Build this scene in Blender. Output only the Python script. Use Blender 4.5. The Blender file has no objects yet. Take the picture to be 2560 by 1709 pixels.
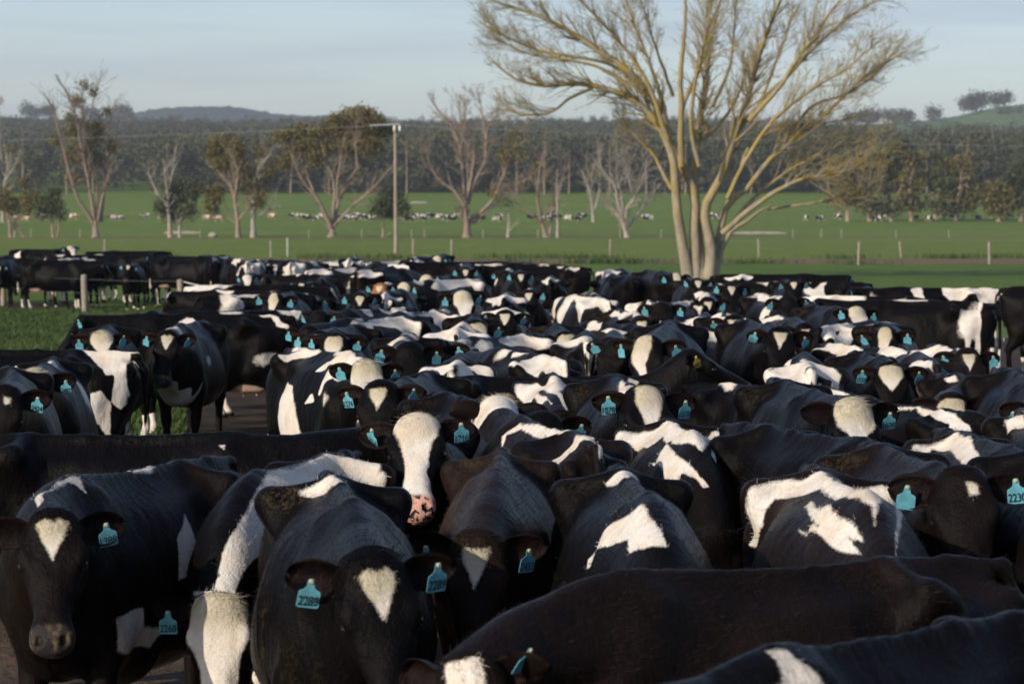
import bpy, bmesh, math, random
import numpy as np
from mathutils import Vector, Matrix

S = bpy.context.scene
C = S.collection
R = math.radians
# ------------------------------------------------------------------ camera: 100 mm lens, 2.5 m up, looking down a little
F_PX, HORIZON, CAM_H = 2844.44, 221.0, 2.5
PITCH = math.atan((341.5 - HORIZON) / F_PX)
cam = bpy.data.cameras.new('camera'); cam.lens = 100; cam.sensor_width = 36
cam.clip_start = .5; cam.clip_end = 30000
cam.dof.use_dof = True; cam.dof.focus_distance = 15.5; cam.dof.aperture_fstop = 6.0
cam_o = bpy.data.objects.new('camera', cam); C.objects.link(cam_o)
cam_o.location = (0, 0, CAM_H); cam_o.rotation_euler = (math.pi / 2 - PITCH, 0, 0)
S.camera = cam_o
# ------------------------------------------------------------------ sky and sun: low, behind the camera to the left
SUN_EL, SUN_AZ = R(24), R(226)            # azimuth clockwise from +Y (the view direction)
world = bpy.data.worlds.new('World'); S.world = world; world.use_nodes = True
wn, wl = world.node_tree.nodes, world.node_tree.links
sky = wn.new('ShaderNodeTexSky'); sky.sky_type = 'NISHITA'; sky.sun_disc = False
sky.sun_elevation = SUN_EL; sky.sun_rotation = SUN_AZ; sky.air_density = 1.0; sky.dust_density = .8; sky.ozone_density = 1.6
tc = wn.new('ShaderNodeTexCoord'); mp = wn.new('ShaderNodeMapping'); mp.inputs['Scale'].default_value = (2.2, 2.2, 34)
mp.inputs['Location'].default_value = (.35, 0, .6)
nz = wn.new('ShaderNodeTexNoise'); nz.inputs['Scale'].default_value = 1.6; nz.inputs['Detail'].default_value = 5
cr = wn.new('ShaderNodeMapRange'); cr.inputs['From Min'].default_value = .44; cr.inputs['From Max'].default_value = .70; cr.inputs['To Max'].default_value = .5
mx = wn.new('ShaderNodeMix'); mx.data_type = 'RGBA'; mx.inputs[7].default_value = (2.7, 3.05, 3.85, 1)
wl.new(tc.outputs['Generated'], mp.inputs[0]); wl.new(mp.outputs[0], nz.inputs[0]); wl.new(nz.outputs[0], cr.inputs[0])
wl.new(cr.outputs[0], mx.inputs[0]); wl.new(sky.outputs[0], mx.inputs[6]); tint = wn.new('ShaderNodeMix'); tint.data_type = 'RGBA'; tint.blend_type = 'MULTIPLY'; tint.inputs[0].default_value = 1; tint.inputs[7].default_value = (.97, .965, 1.05, 1)
wl.new(mx.outputs[2], tint.inputs[6]); wl.new(tint.outputs[2], wn['Background'].inputs[0])
wn['Background'].inputs[1].default_value = .15
sun = bpy.data.lights.new('sun', 'SUN'); sun.energy = 4.9; sun.angle = R(.5); sun.color = (1, .90, .76)
sun_o = bpy.data.objects.new('sun', sun); C.objects.link(sun_o)
sd = Vector((math.sin(SUN_AZ) * math.cos(SUN_EL), math.cos(SUN_AZ) * math.cos(SUN_EL), math.sin(SUN_EL)))
sun_o.rotation_euler = sd.to_track_quat('Z', 'Y').to_euler()
S.view_settings.view_transform = 'Standard'; S.view_settings.look = 'None'; S.view_settings.exposure = 0.0; S.view_settings.gamma = 1
S.cycles.use_adaptive_sampling = True; S.cycles.adaptive_threshold = .02; S.cycles.max_bounces = 6; S.cycles.use_denoising = True

# ------------------------------------------------------------------ helpers
def at(px, py, D):
    """the point seen at (px, py) of a 1024 x 683 frame, D metres away"""
    u, v = (px - 512) / F_PX, -(py - 341.5) / F_PX
    d = Vector((u, math.cos(PITCH) + v * math.sin(PITCH), -math.sin(PITCH) + v * math.cos(PITCH)))
    return Vector((0, 0, CAM_H)) + d * (D / d.y)

def tag(o, label=None, cat=None, group=None, kind=None):
    if label: o['label'] = label
    if cat: o['category'] = cat
    if group: o['group'] = group
    if kind: o['kind'] = kind
    return o

def empty(name, loc=(0, 0, 0), rz=0):
    o = bpy.data.objects.new(name, None); C.objects.link(o); o.location = loc; o.rotation_euler = (0, 0, rz); o.empty_display_size = .2
    return o

def np_mesh(name, V, Q, attrs=None, smooth=True):
    me = bpy.data.meshes.new(name); V = np.asarray(V, np.float32); Q = np.asarray(Q, np.int32); n = Q.shape[1]
    me.vertices.add(len(V)); me.vertices.foreach_set('co', V.ravel())
    me.loops.add(Q.size); me.loops.foreach_set('vertex_index', Q.ravel())
    me.polygons.add(len(Q)); me.polygons.foreach_set('loop_start', np.arange(0, Q.size, n, dtype=np.int32))
    if smooth: me.polygons.foreach_set('use_smooth', np.ones(len(Q), bool))
    for k, a in (attrs or {}).items():
        at_ = me.attributes.new(k, 'FLOAT', 'POINT'); at_.data.foreach_set('value', np.asarray(a, np.float32))
    me.update(calc_edges=True); me.validate()
    return me

def link(name, me, mat=None, parent=None, loc=None):
    o = bpy.data.objects.new(name, me); C.objects.link(o)
    if mat is not None and not me.materials: me.materials.append(mat)
    if parent is not None: o.parent = parent
    if loc is not None: o.location = loc
    return o

class Nodes:
    """tiny material builder"""
    def __init__(s, name):
        s.m = bpy.data.materials.new(name); s.m.use_nodes = True; s.t = s.m.node_tree; s.b = s.t.nodes['Principled BSDF']
    def new(s, typ, **kw):
        n = s.t.nodes.new('ShaderNode' + typ)
        for k, v in kw.items(): setattr(n, k, v)
        return n
    def put(s, sock, v):
        if isinstance(v, bpy.types.NodeSocket): s.t.links.new(v, sock)
        elif hasattr(sock, 'default_value') and not isinstance(v, (int, float)) and len(v) == 3 and len(sock.default_value) == 4: sock.default_value = (*v, 1)
        else: sock.default_value = v
    def attr(s, name): n = s.new('Attribute'); n.attribute_name = name; return n.outputs['Fac']
    def co(s, kind='Object', scale=None):
        o = s.new('TexCoord').outputs[kind]
        if scale is not None:
            m = s.new('Mapping'); s.put(m.inputs[0], o); m.inputs['Scale'].default_value = scale; o = m.outputs[0]
        return o
    def noise(s, co, scale, detail=3, rough=.55, col=False):
        n = s.new('TexNoise'); s.put(n.inputs['Vector'], co); n.inputs['Scale'].default_value = scale; n.inputs['Detail'].default_value = detail; n.inputs['Roughness'].default_value = rough
        return n.outputs[1 if col else 0]
    def math(s, op, a, b=0.0, c=None, clamp=False):
        n = s.new('Math', operation=op); n.use_clamp = clamp; s.put(n.inputs[0], a); s.put(n.inputs[1], b)
        if c is not None: s.put(n.inputs[2], c)
        return n.outputs[0]
    def ramp(s, v, a, b, lo=0.0, hi=1.0):
        n = s.new('MapRange'); s.put(n.inputs[0], v); n.inputs[1].default_value = a; n.inputs[2].default_value = b; n.inputs[3].default_value = lo; n.inputs[4].default_value = hi
        return n.outputs[0]
    def mix(s, f, a, b):
        n = s.new('Mix', data_type='RGBA'); s.put(n.inputs[0], f); s.put(n.inputs[6], a); s.put(n.inputs[7], b); return n.outputs[2]
    def bump(s, h, strength=.3, dist=.01):
        n = s.new('Bump'); n.inputs['Strength'].default_value = strength; n.inputs['Distance'].default_value = dist; s.put(n.inputs['Height'], h)
        s.t.links.new(n.outputs[0], s.b.inputs['Normal'])
    def out(s, col=None, rough=None, spec=None):
        if col is not None: s.put(s.b.inputs['Base Color'], col)
        if rough is not None: s.put(s.b.inputs['Roughness'], rough)
        if spec is not None: s.put(s.b.inputs['Specular IOR Level'], spec)
        return s.m

def ground_z(x, y):
    """the flat yard and paddocks, rising gently beyond the tree line"""
    y = np.asarray(y, float)
    return np.interp(y, [0, 450, 550, 650, 800, 1000, 1200, 1700, 2400, 3200, 9000], [0, 0, .8, 2.4, 6.0, 12.7, 20, 44, 74, 84, 60])
# ------------------------------------------------------------------ cow body: implicit surface -> one continuous mesh
def cubic_table(xs, Y, xq):
    """smooth (Catmull-Rom, non-uniform) interpolation of rows Y at xs to xq"""
    xs = np.asarray(xs, float); Y = np.asarray(Y, float)
    d = np.gradient(Y, xs, axis=0)
    i = np.clip(np.searchsorted(xs, xq) - 1, 0, len(xs) - 2)
    h = (xs[i + 1] - xs[i]); t = np.clip((xq - xs[i]) / h, 0, 1)
    h = h.reshape(-1, *([1] * (Y.ndim - 1))); t = t.reshape(h.shape)
    return ((2*t**3 - 3*t**2 + 1) * Y[i] + (t**3 - 2*t**2 + t) * h * d[i]
            + (-2*t**3 + 3*t**2) * Y[i + 1] + (t**3 - t**2) * h * d[i + 1])

NTH = 97
def make_loft(stations, caps, n=220):
    """stations: (pos, centre, [(y, z) half outline from top to bottom]); returns lookup tables of centre and radius"""
    th = np.linspace(0, math.pi, NTH)
    xs, cs, Rs = [], [], []
    for x, c, pts in stations:
        p = np.array(pts, float)
        a = np.arctan2(p[:, 0], p[:, 1] - c); r = np.hypot(p[:, 0], p[:, 1] - c)
        o = np.argsort(a); a = a[o]; r = r[o]
        aa = np.concatenate([-a[1:3][::-1], a, 2*math.pi - a[-3:-1][::-1]]); rr = np.concatenate([r[1:3][::-1], r, r[-3:-1][::-1]])
        Rs.append(cubic_table(aa, rr[:, None], th)[:, 0]); xs.append(x); cs.append(c)
    q = np.linspace(xs[0] - .0, xs[-1], n)
    R = cubic_table(xs, np.array(Rs), q); C = cubic_table(xs, np.array(cs)[:, None], q)[:, 0]
    for end, ln in ((0, caps[0]), (1, caps[1])):
        e = q[0] if end == 0 else q[-1]
        u = np.clip(1 - np.abs(q - e) / ln, 0, 1)
        R = R * np.sqrt(np.clip(1 - u**2.2, 0.0, 1))[:, None]
    return dict(q=q, R=R, C=C)

def eval_loft(L, t, y, z):
    q = L['q']; n = len(q)
    f = np.clip((t - q[0]) / (q[-1] - q[0]) * (n - 1), 0, n - 1.001); i = f.astype(int); f = f - i
    c = L['C'][i] * (1 - f) + L['C'][i + 1] * f
    rho = np.hypot(y, z - c); th = np.arctan2(np.abs(y), z - c) / math.pi * (NTH - 1)
    j = np.clip(th.astype(int), 0, NTH - 2); g = th - j
    R = L['R']
    r = (R[i, j] * (1 - g) + R[i, j + 1] * g) * (1 - f) + (R[i + 1, j] * (1 - g) + R[i + 1, j + 1] * g) * f
    out = np.maximum(np.maximum(q[0] - t, t - q[-1]), 0)
    return np.hypot(np.maximum(rho - r, 0), out) + np.minimum(rho - r, 0) * (out == 0)

def smin(a, b, k):
    h = np.clip(.5 + .5 * (b - a) / k, 0, 1)
    return b * (1 - h) + a * h - k * h * (1 - h)

BODY = make_loft([
    (-1.07, 1.16, [(0, 1.31), (.06, 1.30), (.11, 1.25), (.13, 1.15), (.11, 1.02), (0, .98)]),
    (-.95, 1.10, [(0, 1.375), (.05, 1.36), (.12, 1.325), (.175, 1.28), (.18, 1.19), (.17, 1.02), (.12, .88), (0, .82)]),
    (-.75, 1.06, [(0, 1.415), (.04, 1.39), (.12, 1.325), (.23, 1.26), (.265, 1.14), (.26, .97), (.18, .82), (0, .76)]),
    (-.53, 1.04, [(0, 1.44), (.035, 1.422), (.08, 1.39), (.14, 1.370), (.215, 1.362), (.285, 1.36), (.315, 1.315), (.28, 1.22), (.265, 1.08), (.26, .9), (.16, .73), (0, .68)]),
    (-.38, 1.0, [(0, 1.43), (.032, 1.41), (.09, 1.362), (.175, 1.31), (.215, 1.25), (.25, 1.12), (.31, .96), (.31, .8), (.19, .63), (0, .58)]),
    (-.16, .98, [(0, 1.42), (.032, 1.40), (.10, 1.352), (.20, 1.295), (.26, 1.21), (.325, 1.05), (.365, .88), (.335, .7), (.2, .57), (0, .53)]),
    (.08, .97, [(0, 1.41), (.032, 1.39), (.10, 1.345), (.225, 1.27), (.305, 1.12), (.355, .93), (.34, .74), (.22, .57), (0, .52)]),
    (.34, .98, [(0, 1.415), (.03, 1.405), (.09, 1.36), (.18, 1.26), (.265, 1.1), (.305, .92), (.285, .73), (.18, .58), (0, .54)]),
    (.58, 1.0, [(0, 1.445), (.028, 1.43), (.075, 1.38), (.16, 1.26), (.235, 1.08), (.265, .9), (.24, .73), (.15, .61), (0, .57)]),
    (.78, 1.0, [(0, 1.41), (.028, 1.395), (.07, 1.34), (.135, 1.22), (.205, 1.04), (.225, .88), (.19, .74), (.11, .62), (0, .58)]),
    (.98, .97, [(0, 1.34), (.03, 1.32), (.06, 1.26), (.10, 1.15), (.14, 1.0), (.14, .88), (.1, .76), (0, .66)]),
], (.10, .16))
HEAD = make_loft([
    (-.045, -.09, [(0, -.012), (.055, -.016), (.086, -.045), (.088, -.09), (.074, -.15), (0, -.18)]),
    (.03, -.10, [(0, .012), (.05, .004), (.084, -.018), (.099, -.07), (.090, -.15), (.05, -.21), (0, -.22)]),
    (.11, -.10, [(0, .016), (.055, .012), (.098, -.008), (.115, -.05), (.102, -.12), (.075, -.19), (.04, -.245), (0, -.255)]),
    (.18, -.11, [(0, .008), (.06, .006), (.115, -.012), (.131, -.05), (.112, -.11), (.078, -.19), (.04, -.255), (0, -.265)]),
    (.25, -.10, [(0, -.002), (.045, -.005), (.082, -.02), (.101, -.055), (.090, -.11), (.068, -.18), (.035, -.225), (0, -.235)]),
    (.33, -.09, [(0, -.006), (.03, -.010), (.053, -.027), (.070, -.06), (.067, -.11), (.055, -.16), (.03, -.19), (0, -.195)]),
    (.41, -.09, [(0, -.012), (.032, -.015), (.057, -.032), (.068, -.06), (.064, -.1), (.05, -.145), (.03, -.165), (0, -.17)]),
    (.47, -.085, [(0, -.016), (.042, -.018), (.072, -.036), (.084, -.065), (.077, -.1), (.055, -.14), (.03, -.155), (0, -.16)]),
    (.52, -.085, [(0, -.026), (.045, -.027), (.074, -.045), (.082, -.072), (.07, -.105), (.047, -.135), (0, -.145)]),
    (.56, -.085, [(0, -.04), (.04, -.042), (.06, -.055), (.066, -.08), (.056, -.105), (.035, -.125), (0, -.13)]),
], (.032, .045))
HP = np.array([1.36, 0, 1.43])                       # poll, at rest
HA = math.radians(-52)
HT = np.array([math.cos(HA), 0, math.sin(HA)]); HN = np.array([-math.sin(HA), 0, math.cos(HA)])   # along the face; out of the forehead
def head_xyz(t, y, n): return HP + HT * t + np.array([0, y, 0]) + HN * n

def cones():
    """(a, ra, b, rb, k, group)"""
    L = []
    c = lambda a, ra, b, rb, k=.05, g=0: L.append((np.array(a, float), ra, np.array(b, float), rb, k, g))
    # neck: crest, middle, throat
    c((.62, 0, 1.335), .075, (1.33, 0, 1.385), .07, .10); c((.72, .03, 1.12), .19, (1.31, .02, 1.31), .106, .10); c((.86, .02, .90), .14, (1.30, .01, 1.20), .095, .10)
    c((.95, 0, .78), .06, (1.2, 0, 1.02), .03, .10)                                     # dewlap
    # shoulder blade and upper arm
    c((.53, .09, 1.32), .05, (.76, .15, 1.0), .085, .14); c((.76, .15, .98), .10, (.58, .18, .76), .095, .10)
    # fore leg
    c((.58, .185, .78), .092, (.63, .165, .43), .055, .06, 1); c((.63, .165, .45), .056, (.635, .162, .38), .05, .03, 1)
    c((.635, .162, .40), .043, (.63, .16, .16), .037, .03, 1); c((.63, .16, .15), .045, (.655, .16, .09), .042, .02, 1); c((.655, .16, .085), .044, (.685, .16, .03), .052, .02, 1)
    # thigh, gaskin, hind leg
    c((-.74, .14, 1.12), .14, (-.60, .18, .80), .125, .09, 2); c((-.93, .10, 1.17), .085, (-.86, .15, .78), .085, .08, 2); c((-.72, .16, .84), .12, (-.86, .165, .60), .075, .07, 2)
    c((-.88, .165, .60), .06, (-.93, .16, .52), .05, .04, 2); c((-.92, .16, .52), .047, (-.885, .16, .17), .038, .03, 2); c((-.885, .16, .16), .045, (-.855, .16, .09), .043, .02, 2); c((-.855, .16, .085), .045, (-.825, .16, .03), .053, .02, 2)
    # hook, pin and tail head
    c((-.50, .275, 1.350), .030, (-.62, .258, 1.322), .026, .08); c((-.50, .04, 1.408), .026, (-.53, .25, 1.358), .026, .07); c((-1.0, .13, 1.285), .04, (-1.04, .12, 1.26), .035, .06)
    c((-.80, 0, 1.405), .035, (-1.05, 0, 1.385), .03, .05)
    c((-1.04, 0, 1.385), .032, (-1.115, 0, 1.26), .026, .03); c((-1.115, 0, 1.26), .025, (-1.12, 0, .85), .017, .02); c((-1.12, 0, .86), .018, (-1.10, 0, .58), .03, .03); c((-1.10, 0, .58), .03, (-1.09, 0, .42), .014, .03)
    # backbone
    c((-.75, 0, 1.40), .022, (-.2, 0, 1.405), .022, .05); c((-.2, 0, 1.402), .022, (.6, 0, 1.425), .02, .05)
    # udder
    c((-.66, .06, .70), .13, (-.42, .06, .66), .10, .07, 3); c((-.70, .07, .62), .07, (-.52, .07, .60), .06, .06, 3)
    for tx in (-.66, -.50): c((tx, .07, .56), .018, (tx, .075, .485), .012, .02, 3)
    return L

def eval_cow(xs, ys, zs):
    """signed distance on the grid, ys >= 0"""
    F = np.full((len(xs), len(ys), len(zs)), 1.0, np.float32)
    def box(lo, hi):
        s = []
        for v, a, b in zip((xs, ys, zs), lo, hi):
            i, j = np.searchsorted(v, a), np.searchsorted(v, b); s.append(slice(max(i - 1, 0), min(j + 1, len(v))))
        return tuple(s)
    def put(s, f, k): F[s] = smin(F[s], f, k)
    s = box((-1.15, 0, .45), (1.05, .45, 1.55))
    X, Y, Z = np.meshgrid(xs[s[0]], ys[s[1]], zs[s[2]], indexing='ij')
    F[s] = eval_loft(BODY, X, Y, Z)
    for a, ra, b, rb, k, g in cones():
        m = max(ra, rb) + .12; s = box(np.minimum(a, b) - m, np.maximum(a, b) + m)
        X, Y, Z = np.meshgrid(xs[s[0]], ys[s[1]], zs[s[2]], indexing='ij', sparse=True)
        d = b - a; L2 = d @ d
        h = np.clip(((X - a[0]) * d[0] + (Y - a[1]) * d[1] + (Z - a[2]) * d[2]) / L2, 0, 1)
        f = np.sqrt((X - a[0] - d[0]*h)**2 + (Y - a[1] - d[1]*h)**2 + (Z - a[2] - d[2]*h)**2) - (ra + (rb - ra) * h)
        put(s, f, k)
    lo = np.array([1.18, 0, .80]); hi = np.array([1.90, .3, 1.62]); s = box(lo, hi)
    X, Y, Z = np.meshgrid(xs[s[0]], ys[s[1]], zs[s[2]], indexing='ij')
    T = (X - HP[0]) * HT[0] + (Z - HP[2]) * HT[2]; N = (X - HP[0]) * HN[0] + (Z - HP[2]) * HN[2]
    f = eval_loft(HEAD, T, Y, N)
    def ell(c, r): return (np.sqrt(((T - c[0]) / r[0])**2 + ((Y - c[1]) / r[1])**2 + ((N - c[2]) / r[2])**2) - 1) * min(r)
    f = smin(f, ell((.155, .104, -.02), (.045, .022, .022)), .025)                   # brow
    f = smin(f, ell((.27, .074, -.06), (.06, .014, .02)), .03)                      # cheek bone
    f = smin(f, ell((.17, .070, -.17), (.08, .03, .06)), .04)                       # jaw muscle
    f = -smin(-f, ell((.197, .135, -.047), (.024, .016, .016)), .018)               # eye socket
    f = smin(f, ell((.197, .112, -.047), (.019, .014, .014)), .004)                 # eye
    f = -smin(-f, ell((.524, .046, -.036), (.022, .015, .018)), .010)                # nostril
    f = -smin(-f, ell((.545, .0, -.118), (.03, .06, .004)), .008)                   # mouth
    f = smin(f, ell((.475, 0, -.150), (.05, .04, .022)), .02)                       # chin
    F[s] = smin(F[s], f, .035)
    return F

def surface_nets(F, xs, ys, zs):
    S = F < 0
    nx, ny, nz = F.shape
    cnt = np.zeros((nx-1, ny-1, nz-1), np.uint8)
    for a in (0, 1):
        for b in (0, 1):
            for c in (0, 1): cnt += S[a:nx-1+a, b:ny-1+b, c:nz-1+c]
    I, J, K = np.nonzero((cnt > 0) & (cnt < 8))
    idx = np.full(cnt.shape, -1, np.int64); idx[I, J, K] = np.arange(len(I))
    acc = np.zeros((len(I), 3)); num = np.zeros(len(I))
    G = (xs, ys, zs)
    for ax in range(3):
        o1, o2 = [q for q in range(3) if q != ax]
        for u in (0, 1):
            for v in (0, 1):
                p = [I.copy(), J.copy(), K.copy()]; p[o1] += u; p[o2] += v
                r = [q.copy() for q in p]; r[ax] += 1
                fa = F[p[0], p[1], p[2]].astype(float); fb = F[r[0], r[1], r[2]].astype(float); m = (fa < 0) != (fb < 0)
                t = np.where(m, fa / np.where(m, fa - fb, 1), 0)
                P = np.stack([G[q][p[q]] for q in range(3)], 1); P[:, ax] += t * (G[ax][r[ax]] - G[ax][p[ax]])
                acc += P * m[:, None]; num += m
    V = acc / num[:, None]
    quads = []
    for ax in range(3):
        o1, o2 = [(1, 2), (2, 0), (0, 1)][ax]
        n = [nx, ny, nz]
        sl0 = [slice(1, n[q] - 1) for q in range(3)]; sl0[ax] = slice(0, n[ax] - 1)
        sl1 = list(sl0); sl1[ax] = slice(1, n[ax])
        a, b = S[tuple(sl0)], S[tuple(sl1)]
        P = np.nonzero(a != b); inside = a[P]
        c = [P[q] + (0 if q == ax else 1) for q in range(3)]
        def cell(u, v):
            d = [q.copy() for q in c]; d[o1] -= u; d[o2] -= v
            return idx[d[0], d[1], d[2]]
        Q = np.stack([cell(1, 1), cell(0, 1), cell(0, 0), cell(1, 0)], 1)
        Q[~inside] = Q[~inside][:, ::-1]
        quads.append(Q)
    Q = np.concatenate(quads); Q = Q[(Q >= 0).all(1)]
    return V, Q

def spaced(lo, hi, fn):
    v = [lo]
    while v[-1] < hi: v.append(v[-1] + fn(v[-1]))
    return np.array(v)

def ear_mesh(sgn, na, nc):
    """cupped leaf-shaped ear shell, in rest space; returns verts, quads, inner mask"""
    root = head_xyz(.034, sgn * .084, -.066)
    axis = np.array([-.08, sgn * 1.0, -.02]); axis /= np.linalg.norm(axis)
    face = HN * .75 + HT * .35 + np.array([0, sgn * .12, 0]); face -= axis * (face @ axis); face /= np.linalg.norm(face)
    acr = np.cross(axis, face) * sgn                                                  # points up
    V, Q, M = [], [], []
    for layer in (0, 1):
        for a in range(na + 1):
            s = a / na
            w = .061 * max(0, 1 - abs((s - .50) / .50)**2.3)**.6 * (.72 + .28 * min(1, s * 2.2)) + .02 * (1 - s)**2
            w = max(w, .005)
            for c in range(nc + 1):
                q = c / nc * 2 - 1
                cup = .046 * (1 - .55 * s) * (1 - abs(q)**2.0)
                p = root + axis * (.205 * s) + acr * (w * q - .018 * s * s) - face * (cup - .03) - face * (.03 * s)
                p = p - face * (0 if layer == 0 else .007 * (1 - q**4) * (1 - s**4) + .0015)
                V.append(p); M.append(1.0 if layer == 0 else 0.0)
    n1 = (na + 1) * (nc + 1); g = lambda l, a, c: l * n1 + a * (nc + 1) + c
    for a in range(na):
        for c in range(nc):
            Q.append((g(0, a, c), g(0, a, c + 1), g(0, a + 1, c + 1), g(0, a + 1, c))); Q.append((g(1, a, c), g(1, a + 1, c), g(1, a + 1, c + 1), g(1, a, c + 1)))
        for c in (0, nc): Q.append((g(0, a, c), g(0, a + 1, c), g(1, a + 1, c), g(1, a, c)) if c == 0 else (g(0, a, c), g(1, a, c), g(1, a + 1, c), g(0, a + 1, c)))
    for c in range(nc): Q.append((g(0, na, c), g(0, na, c + 1), g(1, na, c + 1), g(1, na, c)))
    Q = np.array(Q)
    if sgn < 0: Q = Q[:, ::-1]
    tagp = root + axis * .108 + acr * -.022 + face * .012
    return np.array(V), Q, np.array(M), tagp, face

def base_cow(dx, dhead, dy, dz, na, nc):
    xs = spaced(-1.25, 1.95, lambda v: dhead if v > 1.28 else dx); yp = spaced(0, .46, lambda v: dy if v < .14 else dx); yp[0] = 0
    zs = spaced(-.05, 1.70, lambda v: dz)
    F = eval_cow(xs, yp, zs)
    ys = np.concatenate([-yp[:0:-1], yp]); F = np.concatenate([F[:, :0:-1, :], F], 1)
    V, Q = surface_nets(F, xs, ys, zs)
    E = [ear_mesh(s, na, nc) for s in (1, -1)]
    ear = np.zeros(len(V)); n0 = len(V)
    for e in E:
        Q = np.concatenate([Q, e[1] + len(V)]); V = np.concatenate([V, e[0]]); ear = np.concatenate([ear, 1 + e[2]])
    V = np.where(V[:, 2:] < .0, V * [1, 1, .1], V)
    return dict(V=V, Q=Q, ear=ear, n0=n0, tags=[(e[3], e[4]) for e in E])

def sst(a, b, x):
    t = np.clip((x - a) / (b - a), 0, 1); return t * t * (3 - 2 * t)

def rot_about(P, c, yaw, pitch, w, roll=0):
    """turn points about c: yaw about z, then pitch (down positive) about the turned y axis, each scaled by w"""
    D = P - c
    if roll:
        a = roll * w; ax = D[:, 1] * np.cos(a) - D[:, 2] * np.sin(a); D = np.stack([D[:, 0], ax, D[:, 1] * np.sin(a) + D[:, 2] * np.cos(a)], 1)
    a = pitch * w; x = D[:, 0] * np.cos(a) + D[:, 2] * np.sin(a); z = -D[:, 0] * np.sin(a) + D[:, 2] * np.cos(a)
    a = yaw * w; X = x * np.cos(a) - D[:, 1] * np.sin(a); Y = x * np.sin(a) + D[:, 1] * np.cos(a)
    return np.stack([X, Y, z], 1) + c

def deform(P, pose):
    """P: rest points; pose: dict(np neck pitch, ny neck yaw, hp head pitch, hy head yaw, hr head roll, bend, wide, deep, legs) in degrees"""
    g = lambda k, d=0.0: pose.get(k, d)
    R = math.radians
    nd = np.array([.87, 0, .30]); nd /= np.linalg.norm(nd)
    u = (P - np.array([.62, 0, 1.05])) @ nd
    Q = P + (P - HP) * (.10 * head_w(P))[:, None]                                  # dairy heads are big
    # girth
    wb = sst(-1.0, -.3, P[:, 0]) * (1 - sst(.5, .9, P[:, 0])) * sst(.45, .75, P[:, 2])
    Q[:, 1] *= 1 + (g('wide', 1) - 1) * wb
    low = np.clip((1.1 - P[:, 2]) / .5, 0, 1) * wb * sst(.50, .58, P[:, 2])
    Q[:, 2] -= g('deep', 0) * low
    # legs swing fore and aft
    for i, (lx, sg) in enumerate(((.6, 1), (.6, -1), (-.75, 1), (-.75, -1))):
        a = g('legs', (0, 0, 0, 0))[i]
        if a:
            w = (1 - sst(.45, .85, P[:, 2])) * (np.abs(P[:, 0] - lx) < .36) * (P[:, 1] * sg > .04)
            Q = rot_about(Q, np.array([lx, 0, .8]), 0, -R(a), w)
    hw = sst(-.03, .07, (P - HP) @ np.array([.95, 0, -.15]) + .05)
    Q = rot_about(Q, HP + np.array([-.03, 0, -.05]), R(g('hy')), R(g('hp')), hw, R(g('hr')))
    Q = rot_about(Q, np.array([1.06, 0, 1.25]), R(g('ny')) * .5, R(g('np')) * .45, sst(.30, .66, u))
    Q = rot_about(Q, np.array([.74, 0, 1.15]), R(g('ny')) * .5, R(g('np')) * .55, sst(.02, .46, u))
    b = R(g('bend'))
    if b:                                                                           # sideways curve of the trunk
        a = np.clip(Q[:, 0], -1.2, 1.0) * b; x0 = Q[:, 0].copy(); y0 = Q[:, 1].copy()
        ex = np.sin(a) / b; ey = (1 - np.cos(a)) / b; rest = x0 - np.clip(x0, -1.2, 1.0)
        Q[:, 0] = ex - y0 * np.sin(a) + rest * np.cos(a); Q[:, 1] = ey + y0 * np.cos(a) + rest * np.sin(a)
    return Q

def head_w(V): return sst(-.03, .07, (V - HP) @ np.array([.95, 0, -.15]) + .05)
def chart_body(V):
    """skin coordinates of the trunk: along the back, and arc from the backbone (left positive)"""
    zc = 1.0 + .25 * sst(.75, 1.25, V[:, 0])
    return V[:, 0], np.arctan2(V[:, 1], V[:, 2] - zc) * .36
def chart_head(V):
    D = V - HP; t = D @ HT; n = D @ HN
    return t, np.arctan2(V[:, 1], n + .10) * .11
def poly_sd(px, py, poly):
    """signed distance to a polygon, positive inside"""
    P = np.array(poly, float); Q = np.roll(P, -1, 0)
    d2 = np.full(len(px), 1e9); ins = np.zeros(len(px), bool)
    for (ax, ay), (bx, by) in zip(P, Q):
        ex, ey = bx - ax, by - ay; wx, wy = px - ax, py - ay
        t = np.clip((wx * ex + wy * ey) / max(ex*ex + ey*ey, 1e-12), 0, 1)
        d2 = np.minimum(d2, (wx - ex*t)**2 + (wy - ey*t)**2)
        c = ((ay <= py) & (by > py)) | ((by <= py) & (ay > py))
        with np.errstate(divide='ignore', invalid='ignore'): xi = ax + (py - ay) * ex / np.where(ey == 0, 1e-12, ey)
        ins ^= c & (px < xi)
    return np.where(ins, 1, -1) * np.sqrt(d2)
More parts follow.
